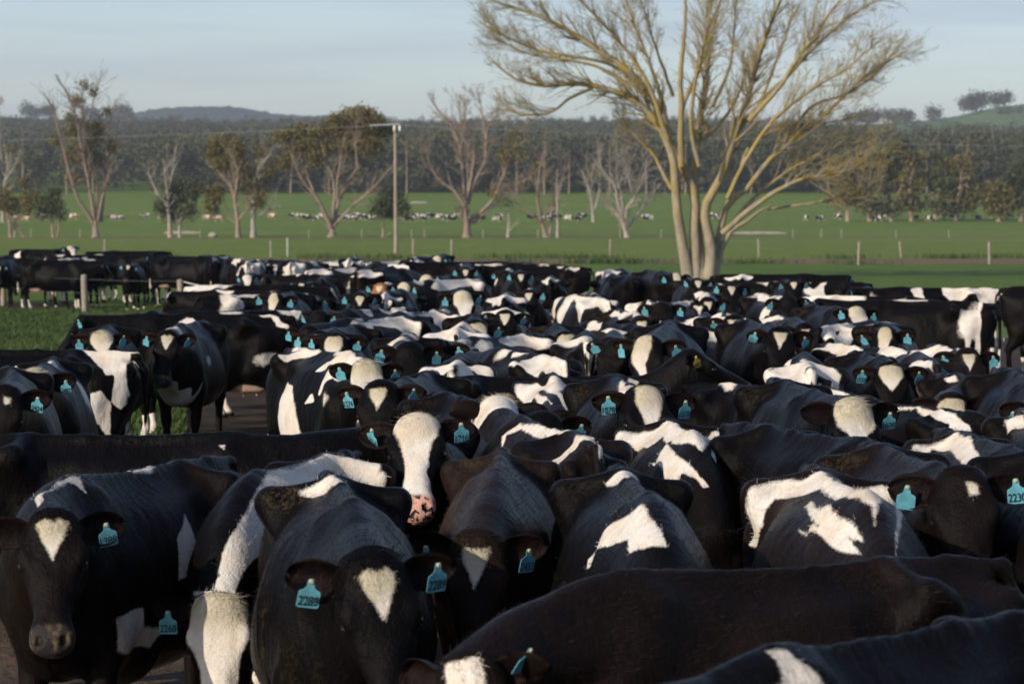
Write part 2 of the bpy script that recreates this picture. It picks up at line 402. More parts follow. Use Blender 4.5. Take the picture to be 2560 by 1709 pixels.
# each cow: place, heading (degrees; 0 faces the yard gate), size, pose, coat patches in skin coordinates, face marking, ear tags, brownness
HERD = [
('c1388', -1.701, 12.634, -19, 0.97, {'np': 8, 'hp': -8, 'ny': 36, 'hy': -14, 'hr': 2.4, 'bend': 1.69, 'wide': 0.94, 'deep': 0.01, 'legs': (8.0, 2.7, 7.2, -7.0)},
  [['w',(1.22,-0.093),(0.9,0.016),(0.66,0.015),(0.58,0.017),(0.58,0.04),(0.625,0.072),(0.63,0.089),(0.64,0.07),(0.645,0.046),(0.68,0.029),(0.82,0.027),(1.14,-0.011)],['w',(-0.491,-0.222),(-0.14,-0.006),(-0.18,0.006),(-0.24,0.006),(-0.162,0.028),(0.0,0.014)],['w',(-0.1,0.292),(-0.08,0.461),(-0.06,0.524),(0.04,0.581),(0.153,0.606),(0.08,0.412)],['w',(0.699,0.734),(0.44,0.71),(0.42,0.795),(0.26,0.794),(0.34,0.868),(0.655,0.863)],['b',(-0.52,-0.201),(-0.12,-0.006),(-0.16,0.006),(-0.22,0.017),(-0.16,0.006)]], 'heart', (None, '1388'), 0.45),
('c_side', -1.975, 14.426, 88, 0.987, {'np': -2, 'ny': 28, 'hp': -3.04, 'hy': 0.89, 'hr': -4.87, 'bend': -1.13, 'wide': 0.97, 'deep': 0.04, 'legs': (4.8, -6.1, 5.3, -6.5)},
  [['w',(0.46,-0.224),(0.446,-0.325),(0.48,-0.327),(0.5,-0.46),(0.54,-0.459),(0.56,-0.385),(0.521,-0.315)],['w',(0.516,-0.112),(0.54,-0.113),(0.54,-0.131)]], None, ('', 'Y'), 0.1),
('c2268', -0.982, 13.018, -13, 0.967, {'np': 54, 'hp': -40, 'ny': 10, 'hy': 4.46, 'hr': -2.91, 'bend': -1.14, 'wide': 1.06, 'deep': 0.03, 'legs': (-3.8, 8.3, 0.7, 3.2)},
  [['w',(0.7,0.06),(0.46,0.014),(0.2,0.015),(-0.446,0.003),(-0.499,0.076),(-0.901,0.048),(-0.467,0.218),(-0.465,0.29),(-0.381,0.273),(-0.12,0.238),(0.54,0.16),(0.609,0.117),(0.7,0.092),(0.82,0.111),(1.02,0.308),(1.1,0.245),(1.18,0.184),(1.323,0.122),(1.332,0.027),(1.081,-0.953),(1.332,-0.027),(1.14,0.011),(1.001,0.058),(0.88,0.063)]], 'white', ('2268', '2268'), 0.1),
('c2289', -0.661, 11.12, 7, 1.011, {'np': 12, 'hp': 0, 'ny': 3.05, 'hy': 5.6, 'hr': 3.94, 'bend': -0.8, 'wide': 0.98, 'deep': -0.0, 'legs': (-6.4, -7.8, -3.6, 1.9)},
  [['w',(-0.475,-0.135),(-0.473,-0.056),(-0.48,-0.006),(-0.2,0.017),(-0.162,-0.018),(-0.4,-0.079)]], 'heart', ('2289', '2289'), 0.1),
('c1716', -0.472, 15.012, 1.5, 0.988, {'np': -18, 'hp': 6, 'ny': -2.59, 'hy': -2.28, 'hr': 3.19, 'bend': -0.08, 'wide': 0.98, 'deep': 0.01, 'legs': (3.7, -8.0, 8.6, -8.6)},
  [], 'wide', ('1716', '1716'), 0.1),
('c2452', -0.062, 13.022, -1, 0.973, {'np': 22, 'hp': 0, 'wide': 0.9, 'ny': -7.71, 'hy': 3.45, 'hr': -1.34, 'bend': 0.31, 'deep': -0.01, 'legs': (-5.7, 8.2, -5.5, 4.6)},
  [], 'star', ('2452', '2452'), 1.3),
('c7', 0.499, 11.674, 3, 0.994, {'np': 34, 'hp': 5.3, 'ny': -2.49, 'hy': -1.74, 'hr': 0.25, 'bend': 1.1, 'wide': 0.95, 'deep': 0.03, 'legs': (5.4, 6.5, -8.3, 8.0)},
  [['w',(-0.439,-0.071),(-0.44,-0.006),(-0.453,0.059),(-0.16,-0.006),(-0.32,-0.051)],['w',(0.72,-0.043),(0.864,-0.024),(1.08,0.01),(1.06,-0.09),(1.0,-0.163),(0.88,-0.12),(0.744,-0.215),(0.44,-0.382),(0.4,-0.34),(0.56,-0.206),(0.7,-0.084)]], 'none', (None, None), 0.1),
('c8', 0.911, 15.527, 3, 0.961, {'np': 50, 'hp': -1.91, 'ny': 1.77, 'hy': 5.02, 'hr': -1.6, 'bend': 1.7, 'wide': 1.01, 'deep': 0.01, 'legs': (-3.3, -5.8, -7.6, -6.3)},
  [['w',(-0.7,-0.398),(-0.509,-0.284),(-0.47,-0.229),(-0.471,-0.143),(-0.447,-0.05),(-0.44,-0.006),(-0.18,0.017),(0.641,-0.017),(-0.471,0.212),(-0.482,0.271),(-0.487,0.29),(0.88,0.081),(0.841,0.058),(0.641,0.114),(0.84,0.006),(0.72,-0.059),(0.606,-0.1),(-0.1,-0.075),(-0.06,-0.177),(-0.447,-0.244),(-0.48,-0.335)],['w',(0.3,-0.23),(0.56,-0.16),(0.54,-0.12),(0.74,-0.117),(1.009,-0.051),(1.08,-0.01),(1.08,-0.05),(0.9,-0.136),(0.94,-0.176),(1.06,-0.163),(1.02,-0.241),(0.88,-0.262),(0.76,-0.215)]], 'none', (None, None), 0.3),
('c9', 1.509, 14.406, 20, 0.992, {'np': 10, 'hp': 5.96, 'ny': -5.42, 'hy': -5.42, 'hr': 4.87, 'bend': 0.13, 'wide': 0.99, 'deep': 0.0, 'legs': (1.7, 5.9, -0.8, -1.4)},
  [], None, ('', ''), 0.1),
('c2230', 1.795, 12.893, 5, 1.0, {'np': -6, 'hp': 2, 'ny': -7.48, 'hy': -0.08, 'hr': 3.38, 'bend': -1.48, 'wide': 1.03, 'deep': 0.04, 'legs': (2.3, 5.2, -7.1, -1.2)},
  [], 'spot', ('', '2230'), 0.5),
('c11', 1.324, 11.467, 2, 1.006, {'np': 34, 'hp': 4.14, 'ny': -3.28, 'hy': -0.56, 'hr': 4.99, 'bend': 1.41, 'wide': 1.06, 'deep': 0.01, 'legs': (-0.2, 4.1, -0.4, -3.8)},
  [['w',(-0.619,-0.431),(-0.474,-0.275),(-0.47,-0.22),(-0.491,-0.168),(-0.484,-0.115),(-0.447,-0.05),(-0.44,-0.006),(-0.1,-0.006),(-0.469,0.131),(-0.483,0.196),(-0.466,0.25),(-0.487,0.29),(0.606,0.1),(1.102,0.029),(-0.42,0.339),(0.9,-0.023),(0.8,-0.006),(0.6,-0.05),(-0.02,-0.039),(-0.179,-0.042),(-0.28,-0.089),(-0.441,-0.189),(-0.431,-0.227),(-0.405,-0.301),(-0.486,-0.406)],['w',(-0.02,-0.127),(-0.08,-0.096),(0.14,-0.107),(0.66,-0.103),(0.84,-0.077),(0.96,-0.087),(0.84,-0.114),(1.02,-0.13),(0.84,-0.181),(0.26,-0.217),(0.62,-0.169)]], 'none', (None, None), 0.7),
('c12', 0.873, 9.59, -63, 0.925, {'np': 24, 'ny': 28, 'hy': 24, 'bend': 0, 'hp': -4.24, 'hr': 4.6, 'wide': 1.0, 'deep': 0.01, 'legs': (-7.4, -4.1, 5.1, 6.6)},
  [], 'blaze', ('', ''), 0.6),
('c14', 1.087, 7.7, -45, 0.966, {'np': 10, 'hp': 3.43, 'ny': 4.4, 'hy': 2.34, 'hr': 1.64, 'bend': 1.04, 'wide': 0.98, 'deep': 0.03, 'legs': (-3.9, -0.3, 4.9, 3.4)},
  [['w',(0.66,0.015),(0.6,0.028),(0.6,0.056),(0.58,0.11),(0.58,0.138),(0.7,0.092),(0.673,0.077),(0.66,0.045)]], 'star', ('', ''), 0.1),
('c68', 2.447, 14.761, 5, 0.953, {'np': 8, 'hp': 5.35, 'ny': 2.4, 'hy': 0.97, 'hr': -4.88, 'bend': 0.19, 'wide': 0.97, 'deep': 0.02, 'legs': (-0.7, 5.7, 2.7, 5.4)},
  [['w',(-0.466,-0.269),(-0.474,-0.173),(-0.471,-0.022),(-0.14,-0.021),(0.651,-0.142),(0.66,-0.22),(0.26,-0.189),(0.08,-0.152),(-0.32,-0.105),(-0.467,-0.16),(-0.452,-0.19)]], 'star', ('', ''), 0.25),
('c69', 2.35, 12.256, -4, 1.023, {'np': 48, 'hp': 1.73, 'ny': 3.81, 'hy': 3.94, 'hr': -1.5, 'bend': 1.37, 'wide': 1.04, 'deep': 0.02, 'legs': (8.6, 8.2, 0.3, 0.5)},
  [], 'none', (None, None), 0.1),
('c15', -4.185, 23.914, -91, 0.987, {'np': -2.01, 'hp': 4.04, 'ny': 7.0, 'hy': -0.27, 'hr': 1.91, 'bend': 2.2, 'wide': 1.03, 'deep': -0.0, 'legs': (5.0, 1.5, 3.0, -1.4)},
  [['w',(-0.581,0.006),(-0.8,0.006),(-1.04,0.006),(-1.06,0.006),(-0.98,0.006),(-0.894,0.054),(-0.9,0.193),(-0.931,0.258),(-0.822,0.303),(-0.74,0.125),(-0.66,0.045)],['w',(-0.7,0.478),(-0.797,0.412),(-0.854,0.534),(-0.948,0.656),(-0.983,0.597),(-0.99,0.367),(-1.009,0.441),(-0.927,-0.955),(-0.857,0.887),(-0.765,0.752),(-0.66,0.685)]], None, ('', ''), 0.1),
('c2487', -3.56, 21.909, 6, 0.987, {'np': 0, 'hp': 4, 'ny': 2.19, 'hy': 2.64, 'hr': -4.72, 'bend': -3.4, 'wide': 0.99, 'deep': 0.02, 'legs': (-5.1, 3.3, 2.4, -8.2)},
  [['w',(-0.502,-0.258),(-0.502,-0.258),(0.56,-0.152),(-0.496,-0.302),(0.727,-0.292)]], 'poll', (None, '2487'), 0.15),
('c2424', -3.462, 19.731, 12, 1.013, {'np': 4, 'hp': -3.29, 'ny': -7.13, 'hy': -4.4, 'hr': -1.83, 'bend': -3.18, 'wide': 0.96, 'deep': -0.01, 'legs': (-0.6, -2.2, 2.0, 1.6)},
  [], 'spot', (None, '2424'), 0.3),
('c16', -3.445, 30.482, -4, 0.98, {'np': 6, 'hp': -4, 'ny': 3, 'hy': 0, 'chest': 1, 'hr': -2.21, 'bend': -0.9, 'wide': 0.95, 'deep': 0.03, 'legs': (-2.3, -8.4, 2.0, -7.3)},
  [['w',(0.833,-0.307),(0.752,-0.186),(1.323,-0.04),(1.16,-0.011),(1.181,0.232),(1.1,0.361),(1.31,0.323),(0.641,-0.114),(0.74,-0.159),(0.808,-0.283)]], 'heart', ('', ''), 0.35),
('c17', -3.562, 32.498, -90, 1.0, {'np': 2.54, 'hp': -1.93, 'ny': 1.29, 'hy': 5.5, 'hr': 3.19, 'bend': -0.81, 'wide': 1.04, 'deep': 0.02, 'legs': (-2.4, -6.4, 1.7, 1.1)},
  [['w',(-0.68,0.016),(-0.78,0.006),(-0.9,0.027),(-1.0,0.177),(-0.9,0.151),(-0.816,0.024)],['w',(0.22,0.095),(0.154,0.038),(0.08,0.038),(0.04,0.093)]], None, ('', ''), 0.1),
('c18a', -3.358, 34.814, -62, 0.971, {'ny': 46, 'hy': 10, 'np': -2, 'hp': 5.62, 'hr': 3.93, 'bend': -4.99, 'wide': 0.95, 'deep': 0.02, 'legs': (2.1, -6.5, 2.3, 7.0)},
  [['w',(1.246,-0.939),(1.246,-0.939),(1.268,-0.964),(1.268,-0.964),(1.246,-0.939)]], 'star', ('', ''), 0.1),
('c18b', -4.094, 28.847, 6, 0.993, {'ny': 0, 'hy': 0, 'np': 0.51, 'hp': -0.82, 'hr': 4.72, 'bend': -1.2, 'wide': 1.06, 'deep': 0.04, 'legs': (1.7, -4.3, 8.7, -0.1)},
  [], 'poll', ('', ''), 0.1),
('c18', -1.529, 23.409, 22, 0.999, {'ny': -14, 'np': 4, 'hp': -2.17, 'hy': -0.1, 'hr': -2.14, 'bend': -0.23, 'wide': 0.95, 'deep': 0.02, 'legs': (-1.0, -3.7, 5.1, 5.9)},
  [['w',(-0.473,-0.202),(-0.485,-0.028),(-0.24,-0.006),(-0.04,-0.014),(-0.419,-0.087),(-0.461,-0.14)],['w',(0.5,-0.405),(0.48,-0.272),(0.66,-0.178),(0.56,-0.017),(1.0,-0.024),(1.323,-0.085),(1.22,-0.317),(1.28,-0.374),(0.739,-0.225),(0.564,-0.304)],['w',(0.564,-0.112),(0.5,-0.024),(0.58,-0.017),(0.57,-0.085),(0.32,-0.106),(0.243,-0.204)],['w',(-0.376,-0.569),(-0.34,-0.357),(-0.04,-0.422),(0.06,-0.599),(0.088,-0.799),(-0.1,-0.799)],['w',(0.285,-0.535),(0.361,-0.441),(0.42,-0.49)]], 'white', ('', ''), 0.1),
('c19', -0.64, 19.524, -6, 1.001, {'np': -3, 'hp': 0.39, 'ny': -3.62, 'hy': 5.22, 'hr': 2.82, 'bend': -2.54, 'wide': 0.97, 'deep': -0.0, 'legs': (8.8, -3.7, 1.9, -0.5)},
  [], 'star', ('1576', ''), 0.15),
('c20', 0.31, 19.873, 0, 0.974, {'np': 18, 'hp': 1.25, 'ny': 3.9, 'hy': -4.58, 'hr': 2.6, 'bend': -1.99, 'wide': 1.0, 'deep': 0.01, 'legs': (-3.7, 0.5, -0.6, -2.5)},
  [['w',(-0.466,-0.279),(-0.458,-0.126),(-0.36,-0.077),(-0.458,-0.018),(-0.44,0.017),(-0.419,0.073),(-0.467,0.16),(-0.484,0.236),(-0.508,0.27),(-0.449,0.221),(0.84,0.026),(0.9,0.007),(1.1,0.118),(0.919,0.206),(1.04,0.33),(1.323,0.108),(0.96,-0.033),(0.625,-0.072),(0.55,-0.113),(-0.04,-0.251)],['w',(0.54,-0.16),(0.58,-0.129),(0.88,-0.081),(1.16,-0.083)]], 'star', ('', ''), 0.6),
('c21', 0.184, 15.128, -166, 0.983, {'np': -8, 'ny': -10, 'hp': -5.56, 'hy': -0.53, 'hr': 4.17, 'bend': 1.55, 'wide': 1.01, 'deep': -0.01, 'legs': (5.0, -1.3, 1.4, 3.7)},
  [['w',(-0.852,0.262),(-0.741,0.159),(-0.72,0.035),(-0.54,-0.041),(-0.52,-0.1),(-1.071,-0.026),(-1.027,-0.092),(-1.091,-0.007),(-0.94,-0.006),(-0.86,0.029),(-0.82,0.09),(-0.96,0.228)],['w',(-0.752,0.266),(-0.74,0.209),(-0.82,0.26)],['w',(0.3,0.216),(0.44,0.132),(0.42,0.033),(0.08,0.006),(-0.52,0.006),(-0.53,0.059),(0.342,0.045),(0.424,0.112)]], 'all', ('', ''), 0.6),
('c22', -0.247, 17.408, 20, 0.983, {'np': 2, 'ny': -10, 'hp': -0.22, 'hy': -1.37, 'hr': -1.08, 'bend': 3.52, 'wide': 0.96, 'deep': 0.0, 'legs': (5.9, -7.8, 6.1, 3.5)},
  [], 'none', ('', '2263'), 0.1),
('c1078', 0.687, 17.794, 2, 1.045, {'np': -3, 'hp': -2.56, 'ny': 4.49, 'hy': 4.93, 'hr': -3.57, 'bend': -0.09, 'wide': 1.01, 'deep': 0.01, 'legs': (-3.0, -6.2, 1.5, 5.6)},
  [['w',(0.62,-0.108),(0.68,0.006),(0.631,0.047),(1.323,-0.182),(0.94,-0.125),(0.69,-0.11)],['w',(0.36,-0.044),(-0.2,0.017),(-0.491,0.07),(-0.492,0.117),(0.648,-0.022),(0.86,-0.053)]], 'drop', ('1078', '1078'), 0.15),
('c2421', 0.214, 21.163, 86, 0.936, {'np': -30, 'hp': 4, 'ny': 5.11, 'hy': 3.5, 'hr': 1.64, 'bend': -4.74, 'wide': 1.03, 'deep': 0.04, 'legs': (9.0, 3.6, -8.1, 6.2)},
  [], None, ('2421', ''), 0.1),
('c26', -0.407, 22.466, 180, 0.985, {'np': 11.07, 'hp': 5.43, 'ny': 3.4, 'hy': -4.38, 'hr': -2.08, 'bend': 4.18, 'wide': 0.96, 'deep': 0.02, 'legs': (-1.5, -6.1, 2.2, -8.2)},
  [['w',(-0.6,0.275),(-0.571,0.209),(-0.548,0.079),(-0.567,0.009),(-0.56,-0.017),(-0.581,-0.055),(-0.54,-0.16),(-0.635,-0.233),(-0.653,-0.257),(-0.678,-0.207),(-0.627,-0.189),(-0.564,-0.108),(-0.7,-0.05),(-1.016,0.057),(-1.055,0.127),(-1.058,0.141),(-1.06,0.032),(-1.072,-0.006),(-0.9,0.027),(-0.574,0.169),(-0.657,0.213),(-0.688,0.26),(-0.725,0.253),(-1.05,0.095),(-1.1,-0.032),(-1.027,-0.092),(-1.055,-0.053),(-1.134,0.027),(-1.039,0.197),(-0.666,0.286)],['w',(-1.06,-0.032),(-0.911,-0.039),(-0.66,-0.087),(-0.761,-0.185),(-1.023,-0.117),(-1.026,-0.076)]], None, ('', ''), 0.7),
('c27', 0.1, 23.488, -160, 0.984, {'np': 9.52, 'hp': -5.14, 'ny': -7.08, 'hy': 0.9, 'hr': 2.42, 'bend': 3.78, 'wide': 0.96, 'deep': 0.01, 'legs': (-3.3, 1.8, -0.2, 7.9)},
  [['w',(-0.22,0.251),(-0.622,0.255),(-0.543,0.115),(-0.567,0.009),(-0.83,0.024),(-1.11,0.014),(-0.989,0.072),(-1.013,0.152),(-0.8,0.105),(-0.92,0.205)],['w',(0.18,0.026),(0.02,0.006),(-0.18,0.006),(0.06,0.014)],['w',(-0.58,0.195),(-0.3,0.022),(-0.524,0.031),(-0.547,0.045),(-0.552,0.132)]], None, ('', ''), 0.2),
('c28', -0.122, 26.738, -25, 0.989, {'np': 0.49, 'hp': -5.33, 'ny': 3.16, 'hy': -4.19, 'hr': 1.31, 'bend': 0.06, 'wide': 1.05, 'deep': 0.02, 'legs': (2.2, -4.3, 0.9, -4.4)},
  [['w',(0.08,0.038),(-0.2,0.017),(-0.471,0.022),(-0.477,0.104),(-0.86,0.076),(-0.58,0.316),(-0.431,0.227),(-0.261,0.136),(-0.02,0.119)],['w',(0.862,0.099),(0.64,0.07),(0.28,0.049),(0.52,0.171),(0.68,0.263),(0.704,0.176),(0.7,0.11)]], 'star', ('', ''), 0.25),
('c29', 0.677, 26.418, 178, 1.004, {'np': 18.51, 'hp': -4.39, 'ny': -4.25, 'hy': -1.55, 'hr': 2.37, 'bend': -3.21, 'wide': 1.03, 'deep': 0.02, 'legs': (-7.5, 3.0, -7.4, -6.8)},
  [['w',(-0.32,0.105),(-0.62,0.031),(-0.64,-0.006),(-0.581,-0.055),(-0.613,-0.177),(-0.619,-0.07),(-1.06,0.006)],['w',(-1.078,0.02),(-0.88,-0.035),(-0.74,-0.075),(-0.841,-0.296),(-0.899,-0.297),(-1.025,-0.13),(-0.94,-0.063),(-1.115,-0.009),(-1.072,-0.029)]], None, ('', ''), 0.5),
('c30', -0.526, 27.814, 178, 1.023, {'np': 16.32, 'hp': 4.52, 'ny': -0.31, 'hy': -2.12, 'hr': 2.96, 'bend': -4.71, 'wide': 1.03, 'deep': -0.01, 'legs': (-6.3, 8.1, 3.3, -5.0)},
  [['w',(-0.58,0.287),(-0.578,0.207),(-0.556,0.094),(0.459,0.041),(-0.561,-0.042),(-0.557,-0.19),(-0.573,-0.273),(-0.651,-0.25),(-0.699,-0.174),(-1.053,-0.113),(-1.134,-0.027),(-1.059,0.123),(-1.02,0.185),(-0.944,0.265),(-0.74,0.337)],['b',(-1.02,0.185),(-0.984,0.096),(-1.096,0.007),(-1.047,0.137)]], None, ('', ''), 0.25),
('c31', -1.491, 31.469, -32, 0.997, {'np': 8, 'hp': 5.67, 'ny': 2.64, 'hy': 3.85, 'hr': -3.6, 'bend': 1.25, 'wide': 0.98, 'deep': 0.0, 'legs': (-3.0, 2.0, -2.7, -2.1)},
  [['w',(0.86,0.185),(0.54,0.085),(0.18,0.033),(0.3,0.16),(0.34,0.322),(0.5,0.359),(0.6,0.264),(0.66,0.178)],['w',(0.02,0.056),(-0.16,0.006),(-0.458,0.006),(-0.474,0.188),(-0.443,0.29),(-0.42,0.355),(-0.18,0.38),(-0.201,0.26),(-0.18,0.121)],['w',(0.564,0.112),(-0.02,0.014),(-0.5,0.017),(-0.08,0.034)]], None, ('', ''), 0.25),
('c32', -1.107, 33.372, -20, 1.003, {'np': 8, 'hp': 3.97, 'ny': 2.37, 'hy': 3.65, 'hr': -0.67, 'bend': 3.52, 'wide': 1.0, 'deep': 0.02, 'legs': (1.3, 4.3, -1.9, -7.3)},
  [['w',(0.18,0.033),(-0.44,-0.006),(-0.469,0.131),(-0.458,0.259),(-0.405,0.301),(0.02,0.338),(-0.06,0.21),(0.0,0.056)],['w',(-0.468,0.206),(-0.54,0.264),(-0.76,0.34),(-0.443,0.29)]], None, ('', ''), 0.25),
('c33', -0.417, 30.286, 3, 1.035, {'np': 2, 'hp': -3.57, 'ny': -7.37, 'hy': 4.67, 'hr': -0.19, 'bend': 2.6, 'wide': 0.94, 'deep': 0.01, 'legs': (7.0, 2.2, -1.3, -0.6)},
  [], 'pollb', ('', ''), 0.25),
('c34', -0.087, 33.463, 0, 1.013, {'np': -2.8, 'hp': -4.14, 'ny': -5.46, 'hy': -1.5, 'hr': -1.14, 'bend': 3.8, 'wide': 0.96, 'deep': 0.0, 'legs': (-4.0, -6.1, -3.8, -4.8)},
  [['w',(-0.447,-0.244),(-0.469,-0.131),(-0.36,0.006),(-0.467,0.067),(0.04,0.056),(-0.502,0.285),(-0.7,0.361),(0.02,0.471),(-0.68,0.359),(-0.407,0.25),(-1.067,-0.02),(-0.411,-0.185)],['w',(-0.412,-0.238),(0.88,-0.131),(-1.096,0.015),(-1.103,-0.031)]], 'star', ('', ''), 0.25),
('c35', 0.467, 30.331, 0, 0.971, {'np': 5, 'hp': -5.61, 'ny': 6.79, 'hy': -1.57, 'hr': 4.38, 'bend': 1.88, 'wide': 1.02, 'deep': 0.01, 'legs': (8.0, -6.9, 3.0, -3.8)},
  [], 'pollb', ('', ''), 0.25),
('c36', 1.013, 28.293, 0, 0.983, {'np': 4.09, 'hp': 2.75, 'ny': -5.39, 'hy': -3.59, 'hr': -4.75, 'bend': -2.7, 'wide': 0.95, 'deep': 0.01, 'legs': (8.5, -2.4, -3.4, -0.6)},
  [['w',(-0.499,-0.076),(-0.451,0.01),(-0.506,0.126),(-0.49,0.109),(-0.3,-0.006),(-0.487,-0.062)],['w',(0.661,0.055),(0.641,0.131),(0.66,0.193),(0.98,0.213)]], 'star', ('', ''), 0.6),
('c37', 1.084, 31.018, 20, 0.966, {'np': -0.6, 'hp': 2.79, 'ny': 3.49, 'hy': -4.04, 'hr': -2.59, 'bend': 1.72, 'wide': 1.05, 'deep': 0.02, 'legs': (-1.2, 8.6, -8.9, -7.9)},
  [['w',(-0.436,-0.13),(-0.475,-0.028),(-0.239,-0.028),(-0.14,-0.089)]], 'star', ('', ''), 0.25),
('c38', 1.352, 33.977, 8, 0.996, {'np': 5.35, 'hp': -1.08, 'ny': -7.28, 'hy': 0.58, 'hr': 4.9, 'bend': 0.19, 'wide': 0.98, 'deep': -0.01, 'legs': (-7.7, 7.2, -0.2, 7.8)},
  [['w',(-0.441,-0.1),(-0.46,-0.029),(0.08,-0.026),(0.96,-0.054),(-0.447,0.244),(0.62,-0.108),(-0.28,-0.076)]], 'star', ('', ''), 0.6),
('c39', 1.047, 40.013, -165, 1.004, {'np': 8.75, 'hp': -5.39, 'ny': -1.64, 'hy': -5.28, 'hr': -2.45, 'bend': -0.93, 'wide': 0.98, 'deep': -0.01, 'legs': (-8.3, 8.5, -5.8, 0.2)},
  [['w',(0.641,0.028),(0.48,-0.006),(0.06,0.014),(-0.3,0.016),(-0.64,-0.006),(-1.091,0.007),(-1.137,-0.012),(-1.057,0.132),(-0.88,0.107),(-0.611,0.161),(-0.68,0.294),(-0.632,0.27),(0.28,0.068)]], 'all', ('', ''), 0.4),
('c40', 2.278, 62.513, 165, 1.009, {'np': 13.63, 'hp': -4.99, 'ny': -2.98, 'hy': -4.7, 'hr': 0.42, 'bend': 4.21, 'wide': 1.01, 'deep': 0.03, 'legs': (-5.1, -8.7, 0.7, -0.2)},
  [['w',(-0.578,0.22),(-1.06,-0.006),(-0.64,-0.017),(-0.26,-0.006),(-0.54,-0.215),(-0.929,-0.116),(-1.063,-0.084),(-1.131,-0.019),(-0.62,0.23)]], None, ('', ''), 0.25),
('c41', 2.065, 54.535, -170, 1.026, {'np': 16.0, 'hp': 1.5, 'ny': 3.61, 'hy': 4.96, 'hr': -1.92, 'bend': -0.51, 'wide': 1.04, 'deep': 0.0, 'legs': (-6.9, -3.4, -7.4, 4.9)},
  [], None, ('', ''), 0.1),
('c42', -1.063, 49.54, -34, 1.034, {'ny': 10, 'np': 5, 'hp': -2.25, 'hy': -5.02, 'hr': -2.55, 'bend': -4.16, 'wide': 0.99, 'deep': 0.02, 'legs': (-4.6, -7.9, 3.6, -8.1)},
  [['w',(0.708,0.149),(0.342,0.045),(-0.12,0.014),(-0.475,0.028),(-0.86,0.04),(-0.52,0.291),(-0.64,0.454),(-0.42,0.446),(0.18,0.346),(0.539,0.254)],['b',(-0.1,0.137),(-0.38,0.154),(-0.36,0.356),(-0.16,0.279)]], 'white', ('', ''), 0.25),
('c43', -2.184, 49.475, 0, 0.99, {'np': -1.6, 'hp': -2.57, 'ny': -2.02, 'hy': -4.82, 'hr': -0.79, 'bend': -1.86, 'wide': 1.03, 'deep': 0.02, 'legs': (7.1, 2.8, 4.7, 1.3)},
  [['w',(0.06,-0.085),(-0.18,0.006),(-0.458,0.126)]], 'star', ('', ''), -1),
('c44', -0.712, 39.261, 0, 1.09, {'np': 1.31, 'hp': 3.8, 'ny': 2.49, 'hy': 5.46, 'hr': 2.28, 'bend': 2.01, 'wide': 0.97, 'deep': 0.03, 'legs': (-2.1, -6.7, -7.8, -6.0)},
  [], 'white', ('', ''), 0.25),
('c45', 0.285, 44.668, 0, 0.999, {'np': -0.85, 'hp': 2.11, 'ny': -3.43, 'hy': -5.24, 'hr': 2.64, 'bend': 0.57, 'wide': 0.94, 'deep': -0.01, 'legs': (-6.7, -2.6, 6.5, 8.1)},
  [['w',(-0.435,-0.266),(0.58,-0.065),(0.6,-0.001),(0.88,0.054),(1.08,0.377),(0.88,0.09),(0.88,-0.007),(0.74,-0.127)]], 'star', ('', ''), 0.25),
('c46', -0.075, 42.338, 178, 0.987, {'np': 16.57, 'hp': -0.85, 'ny': -2.2, 'hy': -2.04, 'hr': -4.88, 'bend': 0.84, 'wide': 1.04, 'deep': 0.03, 'legs': (-7.3, 0.5, -5.9, 3.8)},
  [['w',(-0.637,0.219),(-0.552,0.147),(-0.524,0.031),(-0.581,-0.055),(-0.561,-0.232),(-0.616,-0.261),(-0.722,-0.123),(-1.039,0.064),(-1.039,0.197),(-0.679,0.152)]], None, ('', ''), 0.25),
('c1570', -0.947, 24.819, 0, 1.042, {'np': 1.35, 'hp': 5.26, 'ny': 4.72, 'hy': -4.58, 'hr': -1.83, 'bend': 4.15, 'wide': 1.0, 'deep': 0.01, 'legs': (-1.1, 4.8, 7.9, 0.6)},
  [['w',(1.06,-0.233),(1.323,-0.2),(1.323,-0.164),(1.22,-0.287)]], 'none', ('1570', ''), 0.15),
('c48', 1.426, 25.816, -5, 1.09, {'np': 7.64, 'hp': 1.15, 'ny': -6.34, 'hy': 3.77, 'hr': -0.81, 'bend': -4.48, 'wide': 1.06, 'deep': -0.01, 'legs': (1.4, -0.3, 6.9, -1.9)},
  [], 'half', ('', ''), 0.15),
('c49', 1.803, 36.454, 2, 1.025, {'np': -1.41, 'hp': -2.68, 'ny': -4.78, 'hy': 0.75, 'hr': -1.43, 'bend': 2.51, 'wide': 0.97, 'deep': 0.01, 'legs': (-4.5, 8.7, 6.1, 6.3)},
  [['w',(-0.22,-0.181),(-0.44,-0.017),(0.64,0.006),(-0.82,0.18),(1.26,-0.322),(-0.18,-0.076)]], 'none', ('', ''), 0.5),
('c50', 2.219, 38.694, -22, 0.976, {'np': 3.42, 'hp': -1.19, 'ny': -5.71, 'hy': 3.98, 'hr': -0.1, 'bend': -4.62, 'wide': 0.96, 'deep': -0.01, 'legs': (3.9, 7.2, -5.4, 5.3)},
  [['w',(0.32,0.023),(-0.04,0.006),(-0.78,0.017),(-0.38,0.06)],['w',(-0.461,0.14),(-0.463,0.212),(-0.413,0.269)]], None, ('', ''), 0.9),
('c51', -1.862, 44.467, 172, 0.99, {'np': 12.54, 'hp': 4.36, 'ny': 1.97, 'hy': 3.6, 'hr': -1.24, 'bend': -4.9, 'wide': 1.0, 'deep': 0.02, 'legs': (-5.7, -2.0, -3.3, -8.5)},
  [['w',(-0.539,0.129),(-0.8,-0.006),(-0.667,-0.218),(-0.722,-0.202),(-1.073,-0.018)],['w',(-1.072,0.029),(-1.004,-0.055),(-1.072,-0.15),(-1.02,-0.041)]], None, ('', ''), 0.25),
